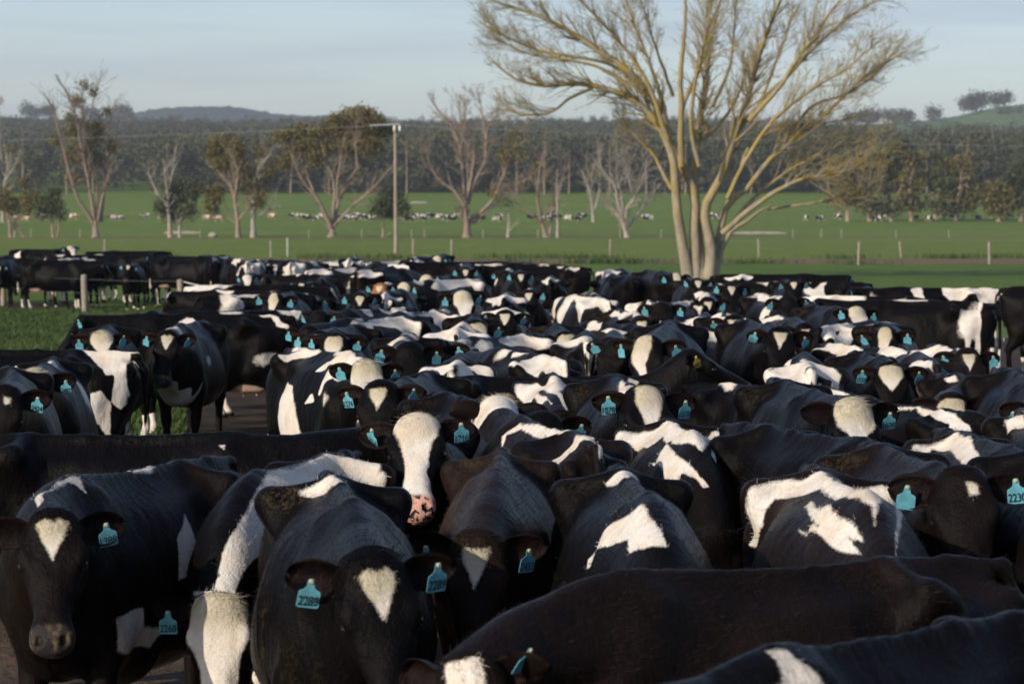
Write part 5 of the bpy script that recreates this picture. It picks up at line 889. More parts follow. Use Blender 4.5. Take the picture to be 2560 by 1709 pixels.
# ------------------------------------------------------------------ which cow is which
COW_LABELS = {
'c1388': 'black cow with heart-shaped star and white arch over withers, front left, facing the camera',
'c_side': 'long black cow standing side-on behind the front left cow, small white flank patch',
'c2268': 'white-faced cow with lowered head and blue tag 2268, white back and flank',
'c2289': 'black cow with heart-shaped star and blue tags reading 2289, head low at front centre',
'c1716': 'cow with broad white face, pink spotted nose and blue tags reading 1716',
'c2452': 'brownish black cow with shaggy star and blue tag 2452, right of the tag 2289 cow',
'c7': 'black cow with a white inverted V on its neck behind the big brown cow',
'c8': 'black cow with wavy white band over its hips, just behind the white V cow',
'c9': 'plain black cow whose rounded rump rises behind the white-banded front cow',
'c2230': 'black cow with a small white spot on its forehead and blue tag 2230',
'c11': 'black cow with broad white arch across its hips and white patch along its back',
'c12': 'huge dark brown cow standing across the lower right foreground with white-blazed face turned to camera',
'c14': 'nearest black cow in the bottom right corner with one white shoulder stripe',
'c68': 'black cow with white shoulder wedge directly behind the tag 2230 cow',
'c69': 'black cow cut by the right edge beside the tag 2230 cow',
'c15': 'black and white cow side-on at left edge, white saddle patch and pale udder',
'c2487': 'cow with shaggy white forehead and blue tag 2487 at the left edge',
'c2424': 'cow at far left edge with a small white tuft and blue tag 2424',
'c16': 'black cow with white chest and star facing camera in front of the black side-on cow',
'c17': 'big black side-on cow with white hip stripe and pink udder at left',
'c17b': 'added black cow, mostly hidden, darkening the gap behind the side-on cow with pink udder',
'c17c': 'second added black cow, further back, darkening the gap behind the side-on cow with pink udder',
'c18a': 'black cow with white throat patch peering over the back of the side-on cows',
'c18b': 'white-topped face looking over the back of the black and white cow at left',
'c18': 'black cow with white stripes and white hind leg, white face turned to camera',
'c19': 'black-faced cow with star and blue tag 1576, just behind the tag 1716 cow',
'c20': 'black cow with white Y along spine and hips, in front of the 2421 cow',
'c21': 'cow seen from behind with white poll and thin white inverted V on its rump',
'c22': 'black cow with blue tag 2263 hidden behind the pink-nosed face',
'c1078': 'black cow with long white blaze and blue tags reading 1078',
'c2421': 'black cow in profile with raised head and yellow ear tag 2421',
'c26': 'rump with a fan of white stripes, just behind the star-faced tag 1576 cow',
'c27': 'black rump with broad white lower patch left of the white-legged thin black cow',
'c28': 'cow with white hips just above the tag 1570 cow',
'c29': 'black rump with thin white cross lines over the spine, mid herd',
'c30': 'nearly all white rump in the middle of the herd',
'c31': 'black cow with white shoulder wedge and white rump, left of the nearly white rump',
'c32': 'white-hipped cow directly above the nearly white rump',
'c33': 'shaggy white-polled face right of the white-hipped cow',
'c34': 'cow with white lines along hips and spine above the shaggy white poll',
'c35': 'square white forehead with black fringe, mid herd among black backs',
'c36': 'brownish black cow with thin white lines across withers and flank',
'c37': 'black cow with small tan-tinged white hip wedge, mid herd',
'c38': 'brownish black cow with white spine tip and wavy white hip line',
'c39': 'white-necked black cow with a white loop over its back',
'c40': 'black and white cow standing tall at the far edge left of the grassy gap',
'c41': 'large plain black rump at the far edge just left of the grassy gap',
'c42': 'white cow with black dash on its side and white face, far middle',
'c43': 'ginger red cow with white tail head, the only red one in the herd',
'c44': 'creamy white face in front of the white cow with the black dash',
'c45': 'black cow with a narrow white inverted V over its hips, far middle',
'c46': 'black cow with spreading white lines, left of the one with the narrow white V',
'c1570': 'black-faced cow with blue tag 1570 on its dark ear',
'c48': 'face half white and half black, left of the raised head with yellow tag',
'c49': 'greyish black cow seen head-on with white ragged withers, below the grassy gap',
'c50': 'dark brown cow with thin white topline right of the ragged white withers',
'c51': 'black cow with white slanted stripes just below the ginger cow',
'c52': 'black back with white hip wedge and thin spine stripe, left middle',
'c53': 'black face with heart-shaped star left of the ginger cow',
'c54': 'far white-shouldered cow seen from behind, back row left of the power pole',
'c55': 'white-backed cow in the far rows, left of the ginger cow',
'c56': 'far black cow with pale patch over its rump, back rows below the power pole',
'c57': 'far spotted rump on the back edge of the herd, below the power pole',
'c58': 'long white face rising above the far edge right of the power pole',
'c59': 'far black cow with small white back mark right of the long white face',
'c60': 'far black cow with a white crescent on its withers, back rows centre',
'c61a': 'far black face with pointed star left of centre in the back rows',
'c61b': 'far black face with small star in the back rows centre',
'c61c': 'pale creamy face in the far rows, above the ginger cow and to its right',
'c61d': 'plain black cow on the far edge just right of the power pole',
'c61e': 'plain black side-on cow on the far edge, centre left',
'c61f': 'plain black cow with pointed hips on the far edge, centre',
'c61g': 'black side-on cow with one white fleck on its back at the far edge',
'c61h': 'black side-on cow with faint white topline at the far edge, left of the bare tree',
'c61i': 'black rump with lacy white top, far rows left of the bare tree',
'c1533': 'black face with grey-white shield mark and blue tags reading 1533',
'c62': 'black face with wide white blaze, above the shield-marked face',
'c2413': 'black face with fringed star and blue tag 2413',
'c63': 'shaggy cream forehead with blue tag 1600 at right',
'c1739': 'dark red-brown cow with fringed white forehead and blue tag 1739',
'c64': 'black cow with large white shoulder below the raised head with yellow tag',
'c65': 'white rump with a black oval, right of the raised head with yellow tag',
'c66': 'white-hipped cow cut by the right edge below the tag 1739 cow',
'c67': 'black cow with white topline and white hook bone beside the shaggy cream forehead',
'c70': 'brown-black cow with fluffy white withers and wide white hip line, at right',
'c71': 'dark brown rump with a white arch, at right below the fluffy white withers',
'c73': 'black cow with a short white arch near the right edge',
'c74': 'plain black cow with sharp spine at the right edge',
'c75': 'white rump with small dark spots, right of the fringed star face',
'c76': 'white and black striped back left of the wide white blaze',
'c77': 'big black cow with pale udder seen from behind at right',
'c78': 'black cow with large white back patch standing behind the big black cow at right',
'c79': 'black cow cut by the right edge in the far row',
'c80': 'black cow with white shoulder patch round a black spot, far row right',
'c81': 'black face with diamond star beside the white-shouldered far cow',
'c82a': 'far face with ragged white blaze directly below the bare tree',
'c82b': 'far black face with cream star, just right of the bare tree trunk',
'c83': 'far black cow with white topline stretching right of the bare tree',
'c84': 'black cow with thin white tent mark on its withers, far right rows',
'c85': 'black cow with curled white patch on its hip, right rows below the bare tree',
'c86': 'black cow with long white bar across its back, right rows',
'c87': 'black cow with tangled white lines over its back, right rows',
'c89': 'black cow with S-shaped white line over its hips, right rows',
'c90': 'black cow with white top and black hook, left of the fringed star face',
'c91': 'black cow with a white wedge on its rump above the yellow tag cow',
'c92': 'black cow with a curved white line down its hip, above the white-topped cow',
'c93': 'white cow with cream face and dark flecks on its back, far right',
'c95': 'far left black cow with white rump tip and white face turned to camera',
'c96': 'all black cow side-on behind the fence, nearest of the far left group',
'c97': 'black cow side-on just right of the stout fence post, far left',
'c98': 'large black cow with pale hind legs, tallest of the far left group',
'c99': 'black face with white drop between two blue tags, far left group',
'c100': 'black cow with pale udder left of the leaning post tape, far left group',
'c101': 'black face with long narrow blaze and pink nose, far left rows',
'c102': 'black rump with two white dots on its tail head, far left rows',
'c103': 'white rump with black centre like a split curtain, far left rows',
'c104': 'round white rump left of the split-curtain rump, far left rows',
'c105': 'broad white rump with brown tail line, far left rows',
'c106': 'black face with long white teardrop between the two white rumps',
'c107': 'pale face with broad white blaze below the split-curtain rump',
'c108': 'black face with square star below the broad white rump',
'c109': 'bold white pear-shaped blaze facing camera above the black side-on cow at left',
'c110': 'dark face with dusty cream star right of the pear-shaped blaze',
'c111': 'black cow with white hind quarters seen from behind, left of the pear-shaped blaze',
'c112': 'shaggy cream forehead leaning left, one of two together above the striped cow',
'c113': 'shaggy cream forehead on the right of two together above the striped cow',
}
def area(x, y):
    u = 512 + x / y * F_PX
    a = 'at far left' if u < 200 else 'below the umbrella gum' if u < 330 else 'below the power pole' if u < 450 else 'left of the bare tree' if u < 640 else 'below the bare tree' if u < 760 else 'at right'
    return a, u
seen = {}
for (x, y, h, s, pose, key) in placed:
    o = cow_objs[key]
    if key in COW_LABELS: o['label'] = COW_LABELS[key]; continue
    a, u = area(x, y); h = (h + 180) % 360 - 180
    face = 'facing the camera' if abs(h) < 45 else 'seen from behind' if abs(h) > 135 else 'side-on'
    row = 'middle' if y < 40 else 'far' if y < 62 else 'farthest'
    seen.setdefault((face, row, a), []).append((u, key))
for (face, row, a), L in seen.items():
    L.sort(); n = len(L); words = {1: ['']}.get(n, None) or ({2: ['left of two', 'right of two'], 3: ['left of three', 'middle of three', 'right of three']}.get(n) or ['%s of %d from the left' % (q, n) for q in ('first', 'second', 'third', 'fourth', 'fifth', 'sixth', 'seventh', 'eighth', 'ninth', 'tenth')[:n]])
    for (u, key), w in zip(L, words): cow_objs[key]['label'] = ('dark cow %s, %s rows %s%s' % (face, row, a, ', ' + w if w else '')).strip()
# ------------------------------------------------------------------ ground
def grass_material(name, a, b, dry, sc=1.0):
    n = Nodes(name); co = n.co('Object')
    big = n.noise(n.co('Object', (.02, .006, 1)), 1.0 * sc, 4, .6); mid = n.noise(n.co('Object', (.35, .10, 1)), 1.0 * sc, 5, .6); fine = n.noise(co, 9, 4, .7)
    col = n.mix(n.ramp(big, .35, .65), a, b); col = n.mix(n.ramp(mid, .35, .7, 0, .6), col, tuple(c * .62 for c in a)); col = n.mix(n.ramp(fine, .55, .8, 0, .5), col, dry)
    n.bump(n.math('ADD', fine, mid), 1.0, .12); return n.out(col, .8, .15)
GRASS = grass_material('paddock_grass', (.118, .175, .014), (.150, .205, .022), (.19, .19, .05))
n_ = Nodes('yard_mud'); co = n_.co('Object')
MUD = n_.out(n_.mix(n_.ramp(n_.noise(co, 1.2, 5, .65), .35, .7), (.050, .033, .019), (.115, .076, .044)), .85, .2); n_.bump(n_.noise(co, 7, 6, .7), 1.0, .12)
n_ = Nodes('shaded_mud'); co = n_.co('Object')
SHADED = n_.out(n_.mix(n_.ramp(n_.noise(co, 1.6, 6, .7), .38, .68), (.022, .015, .009), (.075, .050, .030)), .8, .2); n_.bump(n_.noise(co, 5, 6, .7), 1.0, .15)  # yard mud with the shade under the cows put into its colour
n_ = Nodes('bare_track'); co = n_.co('Object', (.3, 1, 1))
TRACK = n_.out(n_.mix(n_.ramp(n_.noise(co, 1.0, 5, .65), .4, .65), (.175, .105, .064), (.12, .10, .045)), .9, .1)
FARGRASS = grass_material('hill_grass', (.085, .135, .040), (.10, .15, .05), (.14, .15, .07), .3)

def sheet(name, xs, ys, mat, zoff=0.0, zfun=ground_z, jitter=None):
    X, Y = np.meshgrid(xs, ys); Z = zfun(X, Y) + zoff
    if jitter is not None: X, Y, Z = jitter(X, Y, Z)
    V = np.stack([X.ravel(), Y.ravel(), Z.ravel()], 1); nx, ny = len(xs), len(ys)
    i = np.arange(nx * ny).reshape(ny, nx); Q = np.stack([i[:-1, :-1].ravel(), i[:-1, 1:].ravel(), i[1:, 1:].ravel(), i[1:, :-1].ravel()], 1)
    o = link(name, np_mesh(name, V, Q), mat); tag(o, kind='structure'); return o
sheet('ground', np.linspace(-3200, 3200, 41), np.concatenate([np.linspace(-60, 450, 18), np.linspace(500, 3200, 45), np.linspace(3400, 9000, 12)]), GRASS)
# the trodden yard under the herd: soft clods near the camera
rgm = np.random.default_rng(3)
fm = rgm.normal(0, 1, (60, 2)) * np.concatenate([np.full(20, 1.5), np.full(40, 6.0)])[:, None]; pm = rgm.uniform(0, 6.28, 60); am = np.concatenate([np.full(20, .9), np.full(40, .5)])
def mud_z(X, Y, Z):
    P = np.stack([X.ravel(), Y.ravel()], 1); f = (np.cos(P @ fm.T + pm) * am).sum(1).reshape(X.shape) / 6
    clod = np.abs(np.sin(X * 9 + 2 * np.sin(Y * 5)) * np.sin(Y * 8 + 2 * np.cos(X * 6))) * .03
    edge = np.clip(np.minimum.reduce([X - X.min(), X.max() - X, Y - Y.min(), Y.max() - Y]) / .8, 0, 1)
    return X, Y, Z + (np.clip(f * .03 + clod, 0, .1)) * edge + .004
sheet('yard_mud', np.linspace(-9, 7, 200), np.linspace(4, 23, 190), MUD, .006, jitter=mud_z)
def strip(name, pts, mat, z=.006):
    """a ground patch outlined by points, as a thin sheet"""
    bm = bmesh.new(); f = bm.faces.new([bm.verts.new((x, y, z)) for x, y in pts]); me = bpy.data.meshes.new(name); bm.to_mesh(me); bm.free(); o = link(name, me, mat); tag(o, kind='structure'); return o
strip('yard_dirt', [(-9, 22.5), (7, 22.5), (30, 40), (34, 48), (20, 50), (12, 60), (-4, 72), (-18, 92), (-34, 93), (-40, 84), (-16, 79), (-8.8, 60), (-7.2, 34)], SHADED, .004)
strip('dirt_track', [(-120, 172), (-30, 174), (20, 168), (60, 163), (140, 158), (140, 186), (60, 192), (20, 190), (-30, 192), (-120, 190)], TRACK, .006)
strip('field_track', [(-190, 414), (-60, 424), (40, 428), (190, 438), (190, 470), (40, 458), (-60, 452), (-190, 442)], TRACK, .006)
strip('lane', [(-45, 96), (-20, 97), (-14, 101), (-45, 103)], TRACK, .005)

PAD1 = grass_material('near_paddock_grass', (.085, .145, .014), (.110, .165, .020), (.15, .16, .04)); PAD2 = grass_material('far_paddock_grass', (.140, .190, .020), (.165, .205, .030), (.22, .20, .07))
strip('near_paddock', [(-60, 104), (60, 50), (140, 60), (140, 157), (60, 162), (20, 167), (-30, 173), (-120, 171), (-120, 104)], PAD1, .003)
strip('middle_paddock', [(-120, 191), (-30, 193), (20, 191), (60, 193), (140, 187), (200, 300), (190, 437), (40, 427), (-60, 423), (-190, 413), (-200, 300)], PAD2, .003)
# grass blades on the near paddock at the left, and rough verges
def blades(name, n, area, h, mat, seed):
    rg = np.random.default_rng(seed); V, Q = [], []
    P = area(rg, n); m = len(P); a = rg.uniform(0, 6.28, m); L = rg.uniform(.5, 1.0, m) * h * (1 + .8 * (rg.random(m) < .06)); w = .006 + .007 * rg.random(m) * (h / .12); lean = rg.normal(0, .45, (m, 2))
    dx, dy = np.cos(a) * w, np.sin(a) * w
    z0 = ground_z(P[:, 0], P[:, 1])
    b0 = np.stack([P[:, 0] - dx, P[:, 1] - dy, z0 - .01], 1); b1 = np.stack([P[:, 0] + dx, P[:, 1] + dy, z0 - .01], 1)
    mid = np.stack([P[:, 0] + lean[:, 0] * L * .35, P[:, 1] + lean[:, 1] * L * .35, z0 + L * .6], 1); tip = np.stack([P[:, 0] + lean[:, 0] * L, P[:, 1] + lean[:, 1] * L, z0 + L], 1)
    m0 = mid - np.stack([dx, dy, 0 * dx], 1) * .8; m1 = mid + np.stack([dx, dy, 0 * dx], 1) * .8; t1 = tip + np.stack([dx, dy, 0 * dx], 1) * .15
    V = np.stack([b0, b1, m1, m0, t1, tip], 1).reshape(-1, 3); k = np.arange(m)[:, None] * 6
    Q = np.concatenate([k + [0, 1, 2, 3], k + [3, 2, 4, 5]]); o = link(name, np_mesh(name, V, Q), mat); tag(o, 'short green grass growing on the near paddock at the left', 'grass', kind='stuff'); return o
n_ = Nodes('grass_blade'); BLADE = n_.out(n_.mix(n_.ramp(n_.noise(n_.co('Object'), .6, 4, .6), .35, .68), (.022, .046, .008), (.062, .092, .018)), .6, .25); n_.b.inputs['Transmission Weight'].default_value = 0  # greens lowered so the colour carries the cows' shade on the left strip
def left_paddock(rg, n):
    y = 23 + (80 - 23) * rg.random(n)**1.4; x = -.185 * y - 1.5 + rg.random(n) * (.185 * y + 1.5 - .115 * y); k = x < -.107 * y; return np.stack([x, y], 1)[k]
blades('grass', 120000, left_paddock, .12, BLADE, 5)
def verge(rg, n):
    k = rg.integers(0, 90, n); cx = rg.uniform(-70, 110, 90); cy = np.where(rg.random(90) < .55, np.interp(cx, [-70, 20, 60, 110], [193, 192, 194, 190]), np.interp(cx, [-70, -30, 20, 60, 110], [172, 172, 166, 161, 157])) + rg.normal(0, 1.2, 90)
    return np.stack([cx[k] + rg.normal(0, 1.1, n), cy[k] + rg.normal(0, .7, n)], 1)
blades('rough_grass', 16000, verge, .42, BLADE, 6)['label'] = 'rough grass tufts along both edges of the dirt track'

# ------------------------------------------------------------------ branches and leaves
class Wood:
    def __init__(s): s.V, s.Q, s.n = [], [], 0
    def tube(s, pts, rad, sides=6):
        P = np.asarray(pts, float); r = np.asarray(rad, float); T = np.gradient(P, axis=0); T /= np.maximum(np.linalg.norm(T, axis=1), 1e-9)[:, None]
        up = np.array([.3, .9, .2]); A = np.cross(T, up); A /= np.maximum(np.linalg.norm(A, axis=1), 1e-6)[:, None]; B = np.cross(T, A)
        th = np.arange(sides) * 2 * math.pi / sides
        ring = P[:, None] + (A[:, None] * np.cos(th)[None, :, None] + B[:, None] * np.sin(th)[None, :, None]) * r[:, None, None]
        s.V.append(ring.reshape(-1, 3)); m = len(P); i = np.arange(m - 1)[:, None] * sides; j = np.arange(sides)[None]; k = (j + 1) % sides
        s.Q.append((np.stack([i + j, i + k, i + sides + k, i + sides + j], 2)).reshape(-1, 4) + s.n); s.n += m * sides
    def mesh(s, name): return np_mesh(name, np.concatenate(s.V), np.concatenate(s.Q))
def smooth_path(pts, m):
    P = np.asarray(pts, float); d = np.concatenate([[0], np.cumsum(np.linalg.norm(np.diff(P, axis=0), axis=1))]); return cubic_table(d, P, np.linspace(0, d[-1], m)) if len(P) > 2 else P[0] + (P[-1] - P[0]) * np.linspace(0, 1, m)[:, None]
def grow(rg, wood, tips, p, d, L, r, level, par):
    """a branch that wanders, tapers and forks"""
    m = 5 if level > 1 else 4; P = [p]; d = d / np.linalg.norm(d)
    for k in range(m):
        d = d + rg.normal(0, par['wig'], 3) + np.array([0, 0, par['up']]); d /= np.linalg.norm(d); P.append(P[-1] + d * L / m)
    P = np.array(P); rr = r * np.linspace(1, par.get('taper', .4), m + 1); wood.tube(P, np.maximum(rr, par['rmin']), 5 if level > 1 else 3)
    if level == 0: tips.append((P[-1], d)); return
    for c in range(int(par['kids'] * rg.uniform(.7, 1.3) + .5)):
        u = rg.uniform(.25, 1.0); q = P[min(int(u * m), m - 1)] + (P[min(int(u * m) + 1, m)] - P[min(int(u * m), m - 1)]) * (u * m % 1)
        t = P[min(int(u * m) + 1, m)] - P[min(int(u * m), m - 1)]; t /= np.linalg.norm(t)
        ax = rg.normal(0, 1, 3); ax -= t * (ax @ t); ax /= np.linalg.norm(ax); a = R(rg.uniform(*par['ang']))
        grow(rg, wood, tips, q, t * math.cos(a) + ax * math.sin(a), L * rg.uniform(.42, .72) * (1.1 - .35 * u), r * (1 - .5 * u) * .58, level - 1, par)
    tips.append((P[-1], d))
def leaf_cards(rg, centres, spread, size, n):
    """n leaf-sized faces scattered round centres"""
    c = centres[rg.integers(0, len(centres), n)]; P = c + rg.normal(0, 1, (n, 3)) * spread; a = rg.normal(0, 1, (n, 3)); a /= np.linalg.norm(a, axis=1)[:, None]
    b = np.cross(a, rg.normal(0, 1, (n, 3))); b /= np.maximum(np.linalg.norm(b, axis=1), 1e-6)[:, None]; s = size * rg.uniform(.5, 1.3, n)[:, None]
    V = np.stack([P - a * s, P + b * s * .45, P + a * s, P - b * s * .45], 1).reshape(-1, 3); return V, np.arange(4 * n).reshape(-1, 4)
def blob_leaves(rg, blobs, size, dens):
    Vs, Qs, k = [], [], 0
    for cx, cy, cz, rx, ry, rz in blobs:
        n = max(14, int(dens * 33 * (rx * ry * rz)**.6667 / size**2)); sub = max(4, int(n / 16)); u = rg.normal(0, 1, (sub, 3)); u /= np.linalg.norm(u, axis=1)[:, None]; u *= rg.uniform(.35, 1.0, sub)[:, None]**.5
        cen = np.array([cx, cy, cz]) + u * [rx, ry, rz]; V, Q = leaf_cards(rg, cen, size * 1.6, size, n); Vs.append(V); Qs.append(Q + k); k += len(V)
    return np.concatenate(Vs), np.concatenate(Qs)
def bark(name, a, b, lichen=None, sc=1.0):
    n = Nodes(name); co = n.co('Object', (1, 1, .35)); col = n.mix(n.ramp(n.noise(co, 3.5 * sc, 5, .65), .35, .68), a, b)
    if lichen:
        z = n.new('SeparateXYZ'); n.put(z.inputs[0], n.co('Object'))
        lf = n.math('MULTIPLY', n.ramp(z.outputs[2], 1.5, 4.5, .10, .85), n.ramp(n.noise(n.co('Object'), 2.0, 5, .75), .43, .58)); col = n.mix(lf, col, lichen)
    n.bump(n.noise(co, 14 * sc, 4, .6), .6, .03); return n.out(col, .85, .15)
def leafmat(name, a, b, sc=.55):
    n = Nodes(name); col = n.mix(n.ramp(n.noise(n.co('Object'), sc, 5, .75), .34, .66), a, b); m = n.out(col, .6, .25); return m
BARK_BARE = bark('lichened_bark', (.18, .15, .115), (.34, .29, .22), (.29, .205, .026)); BARK_GUM = bark('gum_bark', (.31, .24, .17), (.21, .16, .115)); BARK_DEAD = bark('dead_wood', (.36, .32, .27), (.25, .21, .17)); BARK_RED = bark('reddish_bark', (.27, .20, .15), (.20, .16, .125))
LEAF_GUM = leafmat('gum_leaves', (.090, .080, .022), (.150, .120, .034)); LEAF_DARK = leafmat('dark_leaves', (.038, .050, .018), (.070, .076, .028)); LEAF_BUD = leafmat('spring_buds', (.16, .17, .03), (.22, .20, .04)); LEAF_FOREST = leafmat('forest_leaves', (.024, .032, .012), (.105, .100, .044), .07)

# the big bare tree beside the yard: many stems from one stool, sketched limb by limb (drawing units: 9.71 mm)
def big_tree():
    rg = np.random.default_rng(11); base = at(701, 278.5, 124); K = .00971
    root = empty('bare_tree', base); wood, twig, tips = Wood(), Wood(), []
    limbs = [
     (34, [(1125, 1265), (1085, 1050), (1065, 900), (1055, 740), (1000, 600), (930, 500), (780, 420), (630, 390), (480, 400), (330, 360), (230, 270)], -.10),
     (15, [(1050, 860), (960, 690), (900, 620), (850, 560), (830, 530)], .12),
     (34, [(1160, 1265), (1150, 1050), (1145, 860), (1080, 730), (1010, 600), (960, 460), (850, 330), (700, 230), (560, 130), (400, 60), (200, 0)], .05),
     (32, [(1178, 1265), (1165, 900), (1170, 700), (1190, 560), (1215, 440), (1230, 300), (1250, 150), (1290, 0), (1310, -120)], .15),
     (26, [(1085, 760), (1075, 500), (1070, 330), (1085, 150), (1080, 0), (1060, -150)], -.2),
     (18, [(1090, 560), (1120, 460), (1160, 380), (1230, 200), (1240, 0), (1270, -100)], .3),
     (34, [(1215, 1265), (1225, 1130), (1190, 960), (1260, 810), (1320, 620), (1380, 450), (1410, 330), (1470, 150), (1530, 0), (1580, -120)], -.06),
     (26, [(1230, 1200), (1270, 1040), (1300, 940), (1400, 850), (1500, 720), (1620, 620), (1740, 530), (1900, 380), (2000, 300), (2130, 230)], .12),
     (22, [(1270, 1060), (1400, 950), (1520, 870), (1640, 820), (1750, 800), (1850, 770), (1960, 690)], -.16),
     (26, [(1235, 1265), (1290, 1110), (1330, 1050), (1400, 1005), (1470, 955), (1500, 935)], .2),
     (8, [(1480, 950), (1560, 940), (1700, 915), (1870, 880), (1940, 840), (2000, 800)], .2),
     (20, [(1330, 620), (1450, 480), (1600, 330), (1750, 180), (1900, 60), (2050, -20)], .18),
     (18, [(1380, 560), (1520, 400), (1620, 250), (1720, 100), (1800, 0), (1860, -80)], -.22),
     (18, [(1050, 620), (1000, 430), (930, 200), (880, 60), (840, -60)], .22),
     (18, [(1020, 640), (900, 350), (780, 200), (640, 60), (540, -30)], -.25),
     (14, [(1190, 640), (1280, 560), (1370, 400), (1400, 300)], .3), (16, [(1160, 760), (1120, 600), (1130, 420), (1180, 200), (1200, 30), (1190, -100)], -.3),
     (16, [(1290, 900), (1380, 700), (1480, 560), (1640, 430), (1800, 330), (1930, 220)], -.3), (14, [(1270, 1000), (1360, 800), (1400, 680), (1530, 590), (1700, 570), (1880, 540)], .3),
     (14, [(1300, 1040), (1440, 890), (1560, 800), (1720, 700), (1860, 660), (1990, 620)], .25), (14, [(960, 470), (800, 300), (600, 250), (420, 210), (290, 150), (180, 90)], .25),
     (12, [(1250, 480), (1330, 300), (1360, 130), (1380, 0), (1400, -100)], .35), (12, [(1470, 450), (1540, 280), (1600, 120), (1640, 0)], .3), (12, [(860, 420), (700, 330), (560, 300), (400, 270), (260, 210)], -.3), (11, [(700, 400), (600, 450), (500, 520), (380, 535), (290, 510)], .1),
     (12, [(1070, 430), (1010, 250), (960, 90), (930, -60)], .35), (12, [(1560, 650), (1700, 480), (1860, 420), (1990, 330), (2090, 210)], .3)]
    par = dict(wig=.10, up=.03, kids=3.1, ang=(16, 42), rmin=.0055, taper=.30)
    for w, pts, dy in limbs:
        P3 = np.array([((x - 1180) * K, dy * (1262 - y) * K + (.3 * dy), (1262 - y) * K) for x, y in pts]); P = smooth_path(P3, 22); m = len(P)
        P[3:] += np.cumsum(rg.normal(0, .018, (m - 3, 3)), axis=0) * np.array([1, 1.6, .6])
        r0 = w * K * .5 * (1.35 if pts[0][1] > 1200 else 1.1); thin = .020 if w > 9 else .02; rad = r0 * (1 - np.linspace(0, 1, m))**.8 + thin
        if pts[0][1] > 1200: rad[:4] *= np.array([1.30, 1.14, 1.06, 1.02])
        wood.tube(P, rad, 9); ln = np.linalg.norm(P[-1] - P[0])
        if len(pts) == 6 and w == 26: continue
        for k in range(int(10 + 5.5 * ln)):
            u = rg.uniform(.34, 1.0)**.8; j = min(int(u * (m - 1)), m - 2); t = P[j + 1] - P[j]; t /= np.linalg.norm(t); ax = rg.normal(0, 1, 3); ax[2] += .35; ax -= t * (ax @ t); ax /= np.linalg.norm(ax); a = R(rg.uniform(14, 44))
            grow(rg, twig, tips, P[j], t * math.cos(a) + ax * math.sin(a), rg.uniform(.7, 2.3) * (1.15 - .5 * u), max(rad[j] * .32, .012), 2, par)
    link('trunk', wood.mesh('trunk'), BARK_BARE, root); link('branches', twig.mesh('branches'), BARK_BARE, root)
    T = np.array([t[0] for t in tips]); sel = T[rg.random(len(T)) < .30]
    V, Q = leaf_cards(rg, sel, .05, .035, len(sel) * 2); link('buds', np_mesh('buds', V, Q, smooth=False), LEAF_BUD, root)
    tag(root, 'big bare many-stemmed tree with yellow lichen on its branches, standing behind the herd', 'tree')
big_tree()

# paddock trees: limbs sketched in picture units of 1/6.5 px, crowns given as leaf blobs
def field_tree(name, label, reg, base, limbs, blobs, wood_m, leaf_m, seed, D=None, twigs=2, up=.05, leaf=.25, dens=1.0, group=None, kids=2.6, tl=1.0):
    """limbs and blobs are in the same drawing as base; D fixes the distance and so the real size"""
    rg = np.random.default_rng(seed); ox, oy = {'A': (0, 150), 'B': (850, 150), 'C': (1660, 150)}[reg]
    if D is None: D = 440
    px, py = (ox + base[0] * .38314) * .4, (oy + base[1] * .38314) * .4
    p = at(px, py, D); root = empty(name, (p.x, p.y, float(ground_z(p.x, p.y)) - .05)); K = .38314 * .4 * D / F_PX
    wood, tips = Wood(), []; par = dict(wig=.16, up=up, kids=kids, ang=(18, 50), rmin=.022, taper=.35)
    f = lambda x, y, dy: np.array([(x - base[0]) * K, dy * (base[1] - y) * K, (base[1] - y) * K + .02])
    for li in limbs:
        w, pts = li[0], li[1]; dy = li[2] if len(li) > 2 else rg.uniform(-.35, .35)
        P = smooth_path([f(x, y, dy) for x, y in pts], 12); m = len(P); P[2:] += np.cumsum(rg.normal(0, .05, (m - 2, 3)), axis=0); r0 = w * K * .42
        rad = r0 * (1 - np.linspace(0, .86, m))**.9 + .02
        if pts[0][1] > base[1] - 30: rad[:2] *= [1.35, 1.12]; P[0, 2] = 0
        wood.tube(P, rad, 7); ln = np.linalg.norm(P[-1] - P[0])
        if twigs:
            for k in range(int(4 + ln * 1.7)):
                u = rg.uniform(.3, 1.0); j = min(int(u * (m - 1)), m - 2); t = P[j + 1] - P[j]; t /= np.linalg.norm(t); ax = rg.normal(0, 1, 3); ax -= t * (ax @ t); ax /= np.linalg.norm(ax); a = R(rg.uniform(18, 48))
                grow(rg, wood, tips, P[j], t * math.cos(a) + ax * math.sin(a), rg.uniform(1.2, 3.4) * tl, max(rad[j] * .45, .03), twigs - 1, par)
    link('trunk', wood.mesh('trunk'), wood_m, root)
    if blobs:
        bl = []
        for b in blobs:
            x, y, rx, ry = b[:4]; c = f(x, y, 0); c[1] = rg.uniform(-.5, .5) * rx * K * 1.5; bl.append((*c, rx * K, rx * K * .9, ry * K))
        V, Q = blob_leaves(rg, bl, leaf, dens); link('crown', np_mesh('crown', V, Q, smooth=False), leaf_m, root)
    tag(root, label, 'tree', group); return root
G = 'scattered trees across the paddock'
